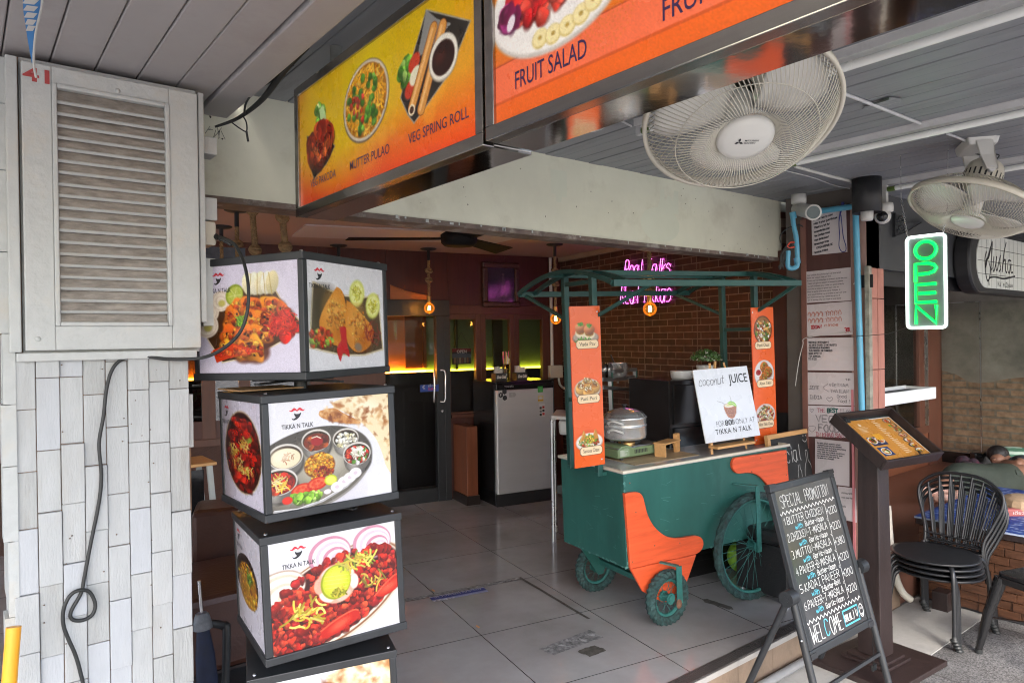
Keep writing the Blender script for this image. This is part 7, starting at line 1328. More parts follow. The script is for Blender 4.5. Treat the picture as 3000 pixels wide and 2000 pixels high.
note([(2360, 1090), (2501, 1092), (2503, 1188), (2362, 1184)], 'note reading India, Vietnam, Thailand, good food', [('g', 'VIETNAM', .5, .42, .09, .40, .0034), ('g', 'THAILAN', .52, .60, .09, .38, .0034), ('g', 'INDIA', .08, .82, .11, .28, .0038), ('g', 'J2DYE', .06, .52, .11, .24, .0038), ('g', 'Good', .66, .75, .09, .2, .0034), ('g', 'Food !', .68, .89, .09, .24, .0034), ('g', 'tip', .84, .22, .06, .1, .003), ('g', '~' + repr([(0, 0), (.1, .12)]), .37, .46, 0, 0, .003), ('g', '~' + repr([(0, 0), (.12, -.1)]), .37, .48, 0, 0, .003), ('g', '~' + repr([(0, 0), (-.06, .08), (-.03, .13), (0, .1), (.04, .14), (.07, .08), (0, 0)]), .5, .88, 0, 0, .0035)])
note([(2362, 1187), (2503, 1191), (2504, 1282), (2363, 1278)], 'note reading THE BEST VEG FOOD IN KHAO SAN with hearts', [('p', 'THE', .24, .20, .12, .17, .004), ('t', 'BEST', .46, .20, .12, .22, .008), ('g', '!!!', .71, .2, .12, .08, .003), ('g', 'VEG', .2, .52, .22, .42, .0045), ('g', 'VEG', .215, .535, .22, .42, .003), ('g', 'FOOD', .26, .80, .22, .46, .0045), ('g', 'FOOD', .275, .815, .22, .46, .003), ('p', 'IN KHAO SAN', .2, .97, .12, .6, .005)] + [('g', '~' + repr([(0, 0), (-.04, .08), (-.02, .12), (0, .08), (.02, .12), (.04, .08), (0, 0)]), x, y, 0, 0, .003) for x, y in ((.12, .22), (.88, .22))] + [('g', '~' + repr([(-.05, .06), (.05, .06), (.08, 0), (0, -.12), (-.08, 0), (-.05, .06)]), .12, .72, 0, 0, .003)])
note([(2388, 1284), (2488, 1294), (2488, 1424), (2388, 1412)], 'tall lower note with a paragraph of small capitals', para('k', ['thx man great creative staff', 'fantastic and a bunch relaxed', 'with flavours to every everything', 'i adored a lot authentic', 'they took our orders would in a', 'cold also time by gift to love', 'you leave for food and the', 'as much as a thought'], .06, .1, .048, .024, .0026, .84))
note([(2455, 1424), (2507, 1430), (2510, 1530), (2455, 1518)], 'lowest note low on the wall with a few printed words', para('g', ['restaurants', 'was perfect', ' ', 'Asia'], .2, .2, .14, .05, .003, .7))
t = thing('lanyard', 'blue lanyard with string hanging over the topmost note', 'lanyard', at=PX(2468, 600, WX - .03)); m = MB(); P = lambda x, y: PX(x, y, WX - .025); m.tube(catmull([P(2470, 592), P(2464, 615), P(2458, 650), P(2460, 690)]), [.010 - .0006 * min(i, 12) for i in range(len(catmull([P(2470, 592), P(2464, 615), P(2458, 650), P(2460, 690)])))], 8); m.tube(catmull([P(2460, 690), P(2458, 720), P(2466, 737), P(2477, 735), P(2478, 720), P(2470, 690), P(2464, 630)]), .0025, 6); m.build('strap', mat('navy_strap', (.03, .035, .20), .6), t)
t = thing('blue_water_pipe', 'long sky blue water pipe running down the notes wall from the canopy', 'pipe', at=PX(2512, 620, WX - .03)); m = MB(); m.cyl(PX(2506, 600, WX - .035), PX(2534, 1480, WX - .035), .0185, 14); m.build('down_pipe', m_pvc, t); m = MB(); m.cyl(PX(2506, 604, WX - .035), PX(2378, 622, WX - .035), .018, 14); m.build('cross_pipe', m_pvc, t)
t = thing('blue_pipe_trap', 'blue pipe bend with knotted black cables at the end of the green wall', 'pipe', at=PD(2330, 700, 4.4)); m = MB(); P = lambda x, y: PD(x, y, 4.3); m.tube(catmull([P(2322, 625), P(2325, 660), P(2333, 700), P(2336, 770), P(2330, 783), P(2318, 786), P(2308, 778), P(2309, 735)], 4), .0145, 12); m.cyl(P(2334, 755), P(2337, 772), .019, 12); m.cyl(P(2322, 622), P(2325, 640), .019, 12); m.build('pipe_bend', m_pvc, t)
m = MB()
for i in range(10): a = P(2312 + random.uniform(-8, 14), 715 + random.uniform(-6, 6)); m.tube(catmull([a, P(2300 + random.uniform(-14, 10), 745), P(2292 + random.uniform(-12, 12), 788 + random.uniform(-8, 2))]), .004, 5)
m.tube(catmull([P(2290, 720), P(2286, 690), P(2310, 668), P(2340, 660), P(2352, 664)]), .004, 6); m.build('cables', m_rubber, t); m = MB(); m.tube(catmull([P(2306, 722), P(2316, 710), P(2334, 712), P(2330, 722), P(2312, 726)]), .005, 6, closed=True); m.build('red_tie', mat('red_tie_plastic', (.6, .06, .03), .4), t)
t = thing('white_wire', 'thin white wire slung from the notes wall down behind the right banner', 'wire', at=PX(2356, 990, WX - .02)); m = MB(); m.tube(catmull([PX(2500, 970, WX - .012), PX(2440, 978, WX - .012), PX(2360, 990, WX - .02), PX(2352, 1010, WX - .03), PX(2340, 1060, WX - .05), PX(2330, 1130, WX - .05)]), .0022, 5); m.build('wire', m_whpl, t)
# column of red brick slips
CYF = 2.0; xa, xb = PY(2549, 900, CYF)[0], PY(2589, 900, CYF)[0]; zt_ = PY(2570, 785, CYF)[2]; m_slip = mat('pink_brick_slip', (.42, .175, .13), .6, var=.15, scale=7, stretch=(3, 3, .8), dirt=(.2, .1, .08), dirt_amt=.4, dscale=8, bump=.2)
t = thing('brick_slip_column', 'column faced with long pinkish red brick slips between the two shops', 'column', at=((xa + xb) / 2, CYF + .2, ST)); m = MB(); m.box(xa + .004, xb - .004, CYF + .02, CYF + .55, ST, CZ - .002); m.build('core', mat('column_core', (.10, .085, .075), .8), t)
m = MB(); z = ST; zs = [PY(2570, y, CYF)[2] for y in (1290, 1082, 880)]; step = zs[1] - zs[0]; z = zs[0] - step * 6
while z < zt_:
    for a, b in ((xa, (xa + xb) / 2 + .006), ((xa + xb) / 2 + .008, xb)): m.box(a + random.uniform(0, .003), b, CYF + random.uniform(-.003, .002), CYF + .02, max(z, ST) + .002, min(z + step, zt_) - .002)
    m.box(xb - .004, xb + .002, CYF + .021, CYF + .5, max(z, ST) + .002, min(z + step, zt_) - .002); z += step
m.build('brick_slips', m_slip, t, bevel=.002)
# ------------------------------------------------------------------ green OPEN sign
OX = 3.75; t = thing('neon_open_sign', 'lit neon OPEN sign with green letters and white outline hung on chains', 'neon sign', at=PX(2716, 680, OX)); q = [PX(x, y, OX) for x, y in ((2656, 690), (2778, 683), (2656, 965))]; Mo = frame_from(q[2], (0, -1, 0), (0, 0, 1)); wo, ho = q[0][1] - q[1][1], (q[0][2] + q[1][2]) / 2 - q[2][2]
m = MB(); m.prism(rrect(wo, ho, .02, cx=wo / 2, cy=ho / 2), -.006, 0, Mo); m.build('acrylic_panel', mat('grey_acrylic', (.14, .17, .17), .2, var=.05), t)
m = MB(); r_ = rrect(wo - .014, ho - .014, .02, 6, wo / 2, ho / 2); m.tube([(Mo[:3, :3] @ np.array([a, b, .006])) + Mo[:3, 3] for a, b in r_], .0068, 8, closed=True); m.build('outline_tube', emit('white_neon', (.86, 1, .93), .9), t)
m = MB(); e_ = emit('green_neon', (.0, 1.0, .08), .42); W_ = lambda a, b: Mo[:3, :3] @ np.array([wo * a, ho * b, .006]) + Mo[:3, 3]
L = {'O': [[(.5 + .25 * math.cos(a), .835 + .092 * math.sin(a)) for a in np.linspace(0, 6.283, 28)]], 'P': [[(.25, .50), (.25, .695), (.55, .695), (.70, .675), (.75, .64), (.70, .605), (.55, .585), (.32, .585)]], 'E': [[(.74, .475), (.25, .475), (.25, .285), (.75, .285)], [(.32, .38), (.73, .38)]], 'N': [[(.25, .055), (.25, .25), (.74, .06), (.74, .25)]]}
for ch in 'OPEN':
    mb = MB()
    for st in L[ch]: mb.tube([W_(a, b) for a, b in (st)], .0082, 8, closed=False)
    mb.build('letter', e_, t)
for a, b in ((.07, (2640, 580)), (.92, (2788, 640))):
    m = MB(); P0 = W_(a, .985); P1 = PX(b[0], b[1], OX + .05); P1 = P1 if b[0] < 2700 else P0 + np.array([.0, -.02, .12]); n = int(np.linalg.norm(P1 - P0) / .012)
    for i in range(n): c = P0 + (P1 - P0) * (i + .5) / n; u = unit(P1 - P0); s_ = unit(np.cross(u, (1, 0, 0) if i % 2 else (0, 1, .2))); m.tube([c + u * .0075 * math.cos(k) + s_ * .004 * math.sin(k) for k in np.linspace(0, 6.283, 9)[:-1]], .0014, 4, closed=True)
    if a < .5: m.cyl(P1, (P1[0], P1[1], CZ), .002, 5)
    else: m.cyl(P1, (P1[0] + .02, P1[1], CZ), .0015, 5)
    m.build('chain', m_alu, t)
m = MB(); m.tube([W_(.02, .02), PX(2600, 978, 4.0), PX(2500, 986, WX - .02)], .0018, 5); m.build('wire', m_rubber, t)
# ------------------------------------------------------------------ neighbour's recess
ZP = .12; FX = xb + .004; NX, NY = 8.55, 3.15
m_cement = brick_mat('half_plastered_brick', (.40, .26, .17), (.29, .19, .125), (.25, .21, .165), .26, .075, .012, rough=.75)
t = thing('cafe_wall', 'brick and grey plaster side wall of the cafe recess on the right', 'wall', M4(np.stack([np.array([0, -1.0, 0]), _z, np.array([-1.0, 0, 0])], 1), (NX, NY, ZP))); m = MB(); m.box(0, 4.5, -ZP, 2.5, -.1, 0); m.build('brickwork', m_cement, t, local=True)
tl = PX(2735, 1090, NX)[1]; m = MB(); P = [(0, 2.45), (0, PX(2735, 1060, NX)[2] - ZP)] + [(NY - PX(x, y, NX)[1], PX(x, y, NX)[2] - ZP) for x, y in ((2760, 1085), (2800, 1095), (2840, 1118), (2870, 1122), (2905, 1118), (2960, 1108), (3010, 1104))] + [(4.5, 1.0), (4.5, 2.45)]; m.prism(P, .0, .012, np.eye(4)); m.build('plaster_face', mat('dark_cement_plaster', (.29, .27, .235), .7, var=.3, scale=3, dirt=(.04, .04, .038), dirt_amt=.5, dscale=2, bump=.2), t, local=True)
m = MB()
for x in (2752, 2872): y_ = NY - PX(x, 1000, NX - .05)[1]; m.box(y_ - .004, y_ + .004, 0.02, 1.75, .05, .056)
y0_, y1_ = NY - PX(2752, 1000, NX - .05)[1], NY - PX(2872, 1000, NX - .05)[1]; m.box(y0_, y1_, 1.745, 1.752, .05, .056); m.build('glass_panel_edge', m_alu, t, local=True); m = MB(); m.box(y0_, 4.4, .02, 1.75, .0505, .054); m.build('glass_panel', glass('side_glass', mixf=0.0, ior=1.15, trans=(.95, .96, .95)), t, local=True); m = MB(); m.box(0, 4.5, 0, .12, .0, .03); m.build('skirting', m_dkwood, t, local=True)
t = thing('cafe_window_wall', 'dark cafe window wall with wooden frame behind the white ledge', 'wall', at=(6.5, NY, ZP)); m = MB(); m.box(FX, NX, NY, NY + .08, -.0, .55); m.build('lower_panel', mat('orange_brown_panel', (.24, .085, .04), .45, var=.15, scale=5, stretch=(1, 1, 5)), t); m = MB(); wx = [PY(x, 1000, NY)[0] for x in (2690, 2705, 2715, 2734)]
m.box(wx[0], wx[1], NY - .01, NY + .05, .55, 2.4); m.box(wx[2], NX - .002, NY - .015, NY + .06, 0, 2.4); m.box(FX, wx[2], NY - .014, NY + .055, .47, .55); m.build('wood_frame', mat('reddish_frame', (.13, .05, .03), .4, var=.2, scale=6, stretch=(5, 5, .6)), t, bevel=.003); m = MB(); m.box(wx[1], wx[2], NY - .012, NY + .04, .552, 2.4); m.build('metal_frame', m_alu, t)
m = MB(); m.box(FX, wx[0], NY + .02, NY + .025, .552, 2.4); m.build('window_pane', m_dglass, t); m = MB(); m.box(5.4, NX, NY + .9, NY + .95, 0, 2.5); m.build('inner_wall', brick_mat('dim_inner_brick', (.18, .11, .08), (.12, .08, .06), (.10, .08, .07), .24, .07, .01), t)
pf = thing('menu_poster', 'framed poster with rows of food pictures behind the cafe window', 'poster', at=PY(2630, 930, NY + .5)); A_, B_ = PY(2588, 895, NY + .5), PY(2650, 1035, NY + .5); m = MB(); m.box(A_[0] - .3, B_[0], NY + .5, NY + .53, B_[2], A_[2]); m.build('frame', m_blackpl, pf); p = Print(44, 60, 'b8b4a8'); [p.ell(x, y, .13, .07, c, 0, 2) or p.blobs(x, y, .1, .06, 8, .02, .05, ['5a3a20', '7a5a3a', '3a2a1c']) for x, c in ((.2, '4a3020'), (.5, '3a261a'), (.8, '5a3c26')) for y in (.16, .48, .8)]; p.build('print', (A_[0] - .28, NY + .498, A_[2] - .02), (B_[0] - .02, NY + .498, A_[2] - .02), (A_[0] - .28, NY + .498, B_[2] + .02), m_pr_matt, pf)
m = MB(); m.box(FX, 12, 1.98, NY + 1.2, ST, ZP); tag(m.build('cafe_floor', mat('brown_floor_tile', (.17, .075, .05), .35, var=.2, scale=4, dirt=(.2, .13, .1), dirt_amt=.3, dscale=6)), kind='structure')
m = MB(); m.box(FX, 12, 2.13, NY + 1.2, 2.41, CZ - .003); tag(m.build('cafe_ceiling', m_blackpl), kind='structure')
t = thing('cafe_fascia', 'dark grey fascia board above the cafe opening', 'fascia', at=(6, 2.1, 2.2)); zf = PY(2600, 792, 2.1)[2]; m = MB(); m.box(xa + .02, 12, 2.08, 2.12, zf, CZ - .002); m.build('board', mat('charcoal_paint', (.05, .053, .057), .45, var=.15, scale=3), t); m = MB(); m.box(FX + .01, 12, 2.121, 2.15, zf - .10, zf + .05); m.build('lower_rail', m_blackpl, t)
t = thing('iron_bracket', 'small black wrought iron scroll bracket on the dark fascia', 'bracket', at=PY(2640, 650, 2.05)); m = MB(); P = lambda x, y: PY(x, y, 2.06); m.bar(P(2620, 624), P(2620, 694), .02, .012); m.bar(P(2620, 654), P(2700, 650), .012, .012); 
for cx, cy, r in ((2638, 640, 11), (2640, 668, 12)): m.tube([P(cx + r * f * math.cos(a), cy + r * f * math.sin(a)) for f, a in zip(np.linspace(.2, 1, 22), np.linspace(0, 9, 22))], .005, 6)
m.tube(catmull([P(2624, 690), P(2650, 682), P(2680, 664), P(2700, 652)]), .005, 6); m.build('scroll', m_black, t)
# cafe sign
t = thing('cafe_sign', 'rounded white tiled cafe sign with thick black rim on the dark fascia', 'sign', at=PY(2950, 780, 2.0)); YD = 1.96; xl = PY(2842, 765, YD)[0]; zc_ = (PY(2880, 690, YD)[2] + PY(2890, 838, YD)[2]) / 2; hh = .50; wd_ = 2.2; Md = M4(MV[:3, :3], (xl, YD, zc_)); m = MB(); m.prism(rrect(wd_, hh, .235, 10, wd_ / 2, 0), -.118, .0, Md); m.build('rim', m_blackpl, t, bevel=.02); fw_, fh_ = wd_ - .24, hh - .09; m = MB(); m.prism(rrect(fw_, fh_, .19, 10, wd_ / 2, 0), .0, .006, Md); m.build('white_face', mat('white_tile_face', (.60, .62, .58), .35, var=.04), t)
m = MB(); Wd = lambda x, z, y=.0068: Md[:3, :3] @ np.array([x, z, y]) + Md[:3, 3]
for i in range(1, 18): x = .12 + i * .1; d_ = max(0, .19 - (x - .12)); z_ = fh_ / 2 - (.19 - math.sqrt(max(.19 ** 2 - d_ ** 2, 0))) - .002; m.add([Wd(x - .002, -z_), Wd(x + .002, -z_), Wd(x + .002, z_), Wd(x - .002, z_)], [(0, 1, 2, 3)])
for z in (-.1, .0, .1): m.add([Wd(.13, z - .002), Wd(wd_ - .13, z - .002), Wd(wd_ - .13, z + .002), Wd(.13, z + .002)], [(0, 1, 2, 3)])
m.build('tile_joints', m_blackpl, t); m = MB(); 
for st, wdt in (([(.40, .10), (.34, .02), (.29, -.06), (.31, -.0), (.36, .02), (.42, .12), (.44, .14), (.42, .02), (.38, -.12), (.33, -.16), (.29, -.10), (.28, .0), (.31, .06)], .016), ([(.36, -.01), (.40, -.07), (.43, -.06)], .012), ([(.47, .03), (.45, -.06), (.47, -.08), (.51, -.02), (.53, .04), (.515, -.05), (.54, -.07), (.58, .0)], .014), ([(.62, .05), (.59, .0), (.62, -.05), (.58, -.08)], .014), ([(.75, .16), (.70, .08), (.65, -.08), (.68, .0), (.73, .02), (.73, -.06), (.76, -.08)], .016), ([(.86, .02), (.80, .02), (.78, -.05), (.82, -.08), (.86, .0), (.86, -.07), (.90, -.07)], .014), ([(.36, -.19), (.37, -.14), (.50, -.125), (.70, -.13), (.95, -.10)], .014)): ribbon(m, [Wd(a[0], a[1] + .01, .0075) for a in smooth(st, 5)], np.array([0, -1., 0]), wdt)
put_text(m, '\u041a\u0430\u0444\u0435 \u0414\u0443\u0448\u0430', Wd(.72, -.185, .0075), (1, 0, 0), (0, 0, 1), .035, .34); m.build('lettering', m_ink, t)
# white ledge planter
YL = 2.06; A_, B_ = PY(2590, 1135, YL), PY(2743, 1172, YL); t = thing('ledge_planter', 'white ledge planter filled with gravel beside the brick slip column', 'planter', at=((A_[0] + B_[0]) / 2, YL + .1, B_[2])); zb, zt2 = 1.075, PY(2743, 1133, YL)[2]; m = MB(); x0, x1 = FX + .002, B_[0]
m.box(x0, x1, YL, YL + .015, zb, zt2); m.box(x0, x1, YL + .20, YL + .215, zb, zt2 + .004); m.box(x1 - .015, x1, YL + .0152, YL + .1998, zb, zt2); m.box(x0, x1 - .0152, YL + .0152, YL + .1998, zb, zb + .02); m.build('trough', mat('white_ledge_paint', (.70, .71, .69), .5, var=.06), t, bevel=.003); m = MB(); m.box(x0, x1 - .016, YL + .016, YL + .199, zb + .021, zt2 - .02); m.build('gravel', mat('grey_gravel', (.16, .16, .16), .9, var=.7, scale=60, bump=.8, bscale=80), t)
# ------------------------------------------------------------------ table ledge, paper bag, stool
ZT = .36; P1 = PZ(2692, 1510, ZT); TX = P1[0]; t = thing('tiled_counter', 'low counter with blue patterned cloth top and dark wood brick front at right', 'counter', at=(TX + .5, P1[1] - .6, ST)); ty0, ty1 = P1[1] - 1.5, P1[1]; tx1 = TX + 1.35
m = MB(); m.box(TX + .01, tx1, ty0, ty1 - .012, ST, ZT - .05); m.build('core', m_blackpl, t)
m_wb = mat('varnished_wood_brick', (.085, .036, .018), .35, var=.45, scale=9, stretch=(3, 1, 6), bump=.25, bscale=40); m = MB(); z = ST + .02; r = 0
while z < ZT - .07:
    y = ty1 - random.uniform(.0, .12)
    h_ = .052; yy = ty1
    while yy > ty0: w_ = random.uniform(.13, .26); m.box(TX - random.uniform(0, .012), TX + .01, max(yy - w_, ty0) + .0015, yy - .0015, z + .0015, min(z + h_, ZT - .055) - .0015); yy -= w_
    xx = TX
    while xx < tx1: w_ = random.uniform(.13, .26); m.box(xx + .0015, min(xx + w_, tx1) - .0015, ty1 - .012, ty1 + random.uniform(-.006, .003), z + .0015, min(z + h_, ZT - .055) - .0015); xx += w_
    z += h_
m.build('wood_brick_front', m_wb, t, bevel=.0015); m = MB(); m.box(TX - .02, tx1, ty0, ty1 + .015, ZT - .05, ZT - .012); m.build('table_edge', m_dkwood, t, bevel=.003)
p = Print(330, 300, '1c3f8c'); p.grain(.12)
for _ in range(1500): x, y = random.random(), round(random.random() * 46) / 46; L_ = random.choice([.004, .008, .014, .022]); p.line([(x, y), (x + L_, y)], .0075, random.choice(['c8d2e6', 'a8b8da', 'dfe6f2', '6a86c0']), .85)
for _ in range(140): x, y = random.random(), random.random(); p.line([(x, y), (x + random.uniform(-.02, .02), y + .02)], .003, 'b8c4e0', .8)
m = MB(); m.box(TX - .024, tx1, ty0, ty1 + .019, ZT - .0118, ZT - .001); m.build('cloth_edge', mat('pale_cloth_edge', (.38, .44, .58), .5), t); p.build('cloth', (TX - .024, ty1 + .019, ZT), (TX - .024, ty0, ZT), (tx1, ty1 + .019, ZT), m_pr_matt, t)
bk = thing('paper_bag', 'flattened brown paper bag with red label on the blue counter', 'bag', at=PZ(2980, 1490, ZT)); c = PZ(2990, 1495, ZT); m = MB(); rr_ = [(.115, .0), (.15, .02), (.155, .05), (.13, .085), (.07, .10), (.001, .102)]; Mb = M4(Rz(.3) @ np.diag([1.1, .75, 1.0]), c + (0, 0, .001)); m.lathe([(.001, 0)] + rr_, Mb, 14, smooth=False); m.build('bag_body', mat('kraft_paper', (.40, .28, .17), .8, var=.2, scale=12, bump=.5, bscale=25), bk, bevel=.01); m = MB(); vv = unit(EYE - c); sx_ = RGT; o_ = c + np.array([0, 0, .055]) - np.array([math.cos(.3), math.sin(.3), 0]) * 0
fc_ = PD(2975, 1500, (c - EYE) @ FWD - .14); m.hexa([fc_ - sx_ * .05 - UPV * .03, fc_ + sx_ * .1 - UPV * .03, fc_ + sx_ * .1 - UPV * .03 + FWD * .05, fc_ - sx_ * .05 - UPV * .03 + FWD * .05, fc_ - sx_ * .05 + UPV * .02, fc_ + sx_ * .1 + UPV * .02, fc_ + sx_ * .1 + UPV * .02 + FWD * .05, fc_ - sx_ * .05 + UPV * .02 + FWD * .05]); m.build('red_label', mat('dull_red_label', (.33, .09, .08), .7, var=.1), bk, bevel=.008); m = MB(); put_text(m, '\u0e40\u0e15\u0e35\u0e48\u0e22\u0e27', fc_ - UPV * .012 - FWD * .001 + sx_ * .02, sx_, UPV, .018, .07); m.build('lettering', m_whpl, bk)
def stool(c, label, rot=0.0):
    t = thing('metal_stool', label, 'stool', M4(Rz(rot), (c[0], c[1], ST))); s = .155; H_ = .45; m = MB(); m.prism(rrect(2 * s, 2 * s, .04), H_ - .02, H_, M4()); m.prism(rrect(2 * s + .012, 2 * s + .012, .045), H_ - .055, H_ - .021, M4()); m.build('seat', m_blackgl, t, local=True, bevel=.004)
    for sx in (-1, 1):
        for sy in (-1, 1):
            m = MB(); a = np.array([sx * (s - .02), sy * (s - .02), H_ - .03]); b = np.array([sx * (s + .055), sy * (s + .055), .02])
            m.hexa(_ord([a + np.array([-.035 * (sx > 0), -.035 * (sy > 0), 0]), a + np.array([.035 * (sx < 0), -.035 * (sy > 0), 0]), a + np.array([.035 * (sx < 0), .035 * (sy < 0), 0]), a + np.array([-.035 * (sx > 0), .035 * (sy < 0), 0])], np.zeros(3), np.array([0, 0, .0001]))[:4] + [b + q for q in (np.array([-.014, -.014, 0]), np.array([.014, -.014, 0]), np.array([.014, .014, 0]), np.array([-.014, .014, 0]))][::1]) if False else m.tube([a, (a + b) / 2 + np.array([sx * .006, sy * .006, 0]), b], [.034, .026, .017], 8)
            m.build('leg', m_blackgl, t, local=True); m = MB(); m.cyl((b[0], b[1], 0), (b[0], b[1], .022), .018, 10); m.build('rubber_foot', m_rubber, t, local=True)
    m = MB()
    for a, b in (((-1, -1), (1, 1)), ((-1, 1), (1, -1))): m.bar((a[0] * s * 1.08, a[1] * s * 1.08, .2), (b[0] * s * 1.08, b[1] * s * 1.08, .2), .022, .004)
    m.build('cross_brace', m_blackgl, t, local=True)
sf = PZ(2907, 1935, ST); stool((sf[0] + .155 * 1.15, sf[1] - .19, 0), 'black metal stool cut by the right edge of the photo', rad(-20))
wb = PZ(2765, 1785, ST); tag(MB().box(wb[0] - .05, wb[0] + .05, wb[1] - .04, wb[1] + .05, ST, ST + .12).build('wooden_block', m_dkwood, bevel=.004), 'small dark wooden block under the stacked chairs', 'block')
hq = thing('waste_hose', 'cream plastic hose bending down at the kerb behind the menu stand', 'hose', at=PZ(2650, 1760, ST)); m = MB(); m.tube(catmull([PD(2600, 1480, 4.5), PD(2610, 1610, 4.45), PD(2625, 1690, 4.4), PD(2645, 1735, 4.35), PD(2668, 1755, 4.35)]), .022, 10); m.build('hose', m_cream, hq)
kp = thing('kerb_pipe', 'grey drain pipe lying along the foot of the step', 'pipe', at=(2.6, 1.93, ST)); m = MB(); m.cyl((1.2, 1.925, ST + .03), (PZ(2345, 1908, ST + .03)[0], 1.925, ST + .03), .021, 12); m.build('pipe', mat('grey_pvc', (.22, .22, .22), .5, var=.15), kp)
# ------------------------------------------------------------------ stack of four chairs
CC = np.array([4.40, 1.665])
def chair(i, label):
    M = M4(Rz(rad(180 - 6)), (CC[0] + .011 * i, CC[1] - .003 * i, ST)); t = thing('bistro_chair', label, 'chair', M, group='stacked black bistro chairs')
    zs = .46 - .032 * i; m = MB(); prof = [(.001, zs - .016), (.20, zs - .016), (.212, zs - .012), (.215, zs - .004), (.211, zs), (.19, zs - .002), (.001, zs - .003)]; m.lathe(prof, M4(np.diag([1.02, 1.08, 1.0])), 48); m.build('seat', mat('chair_black', (.014, .015, .017), .34, var=.1) if i == 0 else bpy.data.materials['chair_black'], t, local=True); mc = bpy.data.materials['chair_black']
    # local +x is the front; back hoop at -x
    for sx, sy in ((1, 1), (1, -1), (-1, 1), (-1, -1)):
        m = MB(); xo = .155 if sx > 0 else -.20; P = [(xo * .82, sy * .15, zs - .02), (xo * 1.0, sy * .172, zs - .05), (xo * 1.08, sy * .182, zs - .12), (xo * 1.16, sy * .19, .15), (xo * 1.2, sy * .192, .0 if i == 3 or True else 0)]; z0 = .0 + (3 - i) * .0 + .012 + .02 * (3 - i); P[-1] = (P[-1][0], P[-1][1], z0)
        m.tube(catmull(P, 4), .0125, 10); m.build('leg', mc, t, local=True); m = MB(); m.lathe([(.001, z0 - .012), (.022, z0 - .012), (.022, z0 - .004), (.013, z0), (.013, z0 + .02)], M4(o=(P[-1][0], P[-1][1], 0)), 14); m.build('foot', m_rubber, t, local=True)
    zt = zs + .405; lean = lambda z: -.215 - .10 * max(z - zs, 0) / .4
    hoop = [(-.195, .165, zs - .08), (lean(zs), .162, zs + .05), (lean(zs + .15), .195, zs + .15), (lean(zs + .27), .235, zs + .27), (lean(zs + .35), .215, zs + .345), (lean(zt), .12, zt), (lean(zt), 0, zt + .012)]; P = hoop + [(x, -y, z) for x, y, z in hoop[::-1][1:]]
    m = MB(); m.tube(catmull(P, 5), .0095, 8); m.build('back_hoop', mc, t, local=True)
    n = 7
    for k in range(n):
        f = (k - 3) / 3; yb_, yt_ = f * .125, f * .185; zz = zt + .012 - .075 * abs(f) ** 2.2; m = MB(); m.tube([(lean(zs + .06), yb_, zs + .055), (lean(zz), yt_, zz)], .0062, 8); m.sphere((lean(zs + .06), yb_, zs + .055), .010, n=8, k=6); m.build('back_rod', mc, t, local=True)
    for dz in (.055, .015): m = MB(); m.tube([(lean(zs) + .002, -.162, zs + dz), (lean(zs) - .012, 0, zs + dz - .006), (lean(zs) + .002, .162, zs + dz)], .006, 8); m.build('back_rail', mc, t, local=True)
    m = MB(); m.tube([(-.19, -.16, zs - .02), (-.2, -.165, zs + .0)], .011, 8); m.bar((-.17, -.12, zs - .01), (-.205, -.16, zs - .01), .02, .006); m.bar((-.17, .12, zs - .01), (-.205, .16, zs - .01), .02, .006); m.build('joint', mc, t, local=True)
for i, lb in enumerate(('topmost black metal chair with round seat in the stack', 'second chair from the top of the black stack', 'third chair from the top of the black stack', 'lowest chair of the black stack, standing on the paving')): chair(i, lb)

# ------------------------------------------------------------------ menu stand
MSx, MSy = 3.73, 1.70; t = thing('menu_stand', 'dark wooden menu lectern with slanted tray on the pavement', 'menu stand', M4(Rz(rad(-4)), (MSx, MSy, ST))); m = MB()
m.box(-.27, .27, -.23, .20, .006, .034); m.build('base_plate', m_dkwood, t, local=True, bevel=.003); m = MB(); m.prism([(-.12, -.12), (.12, -.12), (.12, .12), (-.12, .12)], .0345, .05, M4()); m.prism(rrect(.2, .2, .004), .0502, .065, M4()); m.build('plinth', m_dkwood, t, local=True, bevel=.003)
m = MB(); a, b = .062, .052; z0, z1 = .066, 1.22; m.hexa([(-a, -a, z0), (a, -a, z0), (a, a, z0), (-a, a, z0), (-b, -b, z1 - .03), (b, -b, z1 - .03), (b, b, z1 + .05), (-b, b, z1 + .05)]); m.build('post', m_dkwood, t, local=True, bevel=.004)
q = [PX(2600, 1352, 3.475), PX(2413, 1213, 3.44), PX(2767, 1322, 3.93)]; Xt = q[2] - q[0]; Xt[2] *= .5; Yt = q[1] - q[0]; Mt = frame_from(q[0], Xt, Yt); wt, ht = np.linalg.norm(Xt), float(Mt[:3, 1] @ Yt)
ty = thing('menu_sheet', 'orange menu sheets clipped in the tray of the wooden lectern', 'menu', Mt); PM['x'] = 0
def inT(mb, name, mtl, par, **k): 
    v = np.array(mb.v) @ Mt[:3, :3].T + Mt[:3, 3]; mb.v = [tuple(p_) for p_ in v]; return mb.build(name, mtl, par, **k)
m = MB(); m.box(.012, wt - .012, .012, ht - .012, -.055, -.045); inT(m, 'tray_bottom', mat('green_black_board', (.018, .024, .021), .35, var=.2), t)
m = MB(); m.box(0, wt, 0, .012, -.06, .0); m.box(0, wt, ht - .012, ht, -.06, .0); m.box(0, .012, .0122, ht - .0122, -.06, .0); m.box(wt - .012, wt, .0122, ht - .0122, -.06, .0); inT(m, 'tray_rim', m_dkwood, t, bevel=.002)
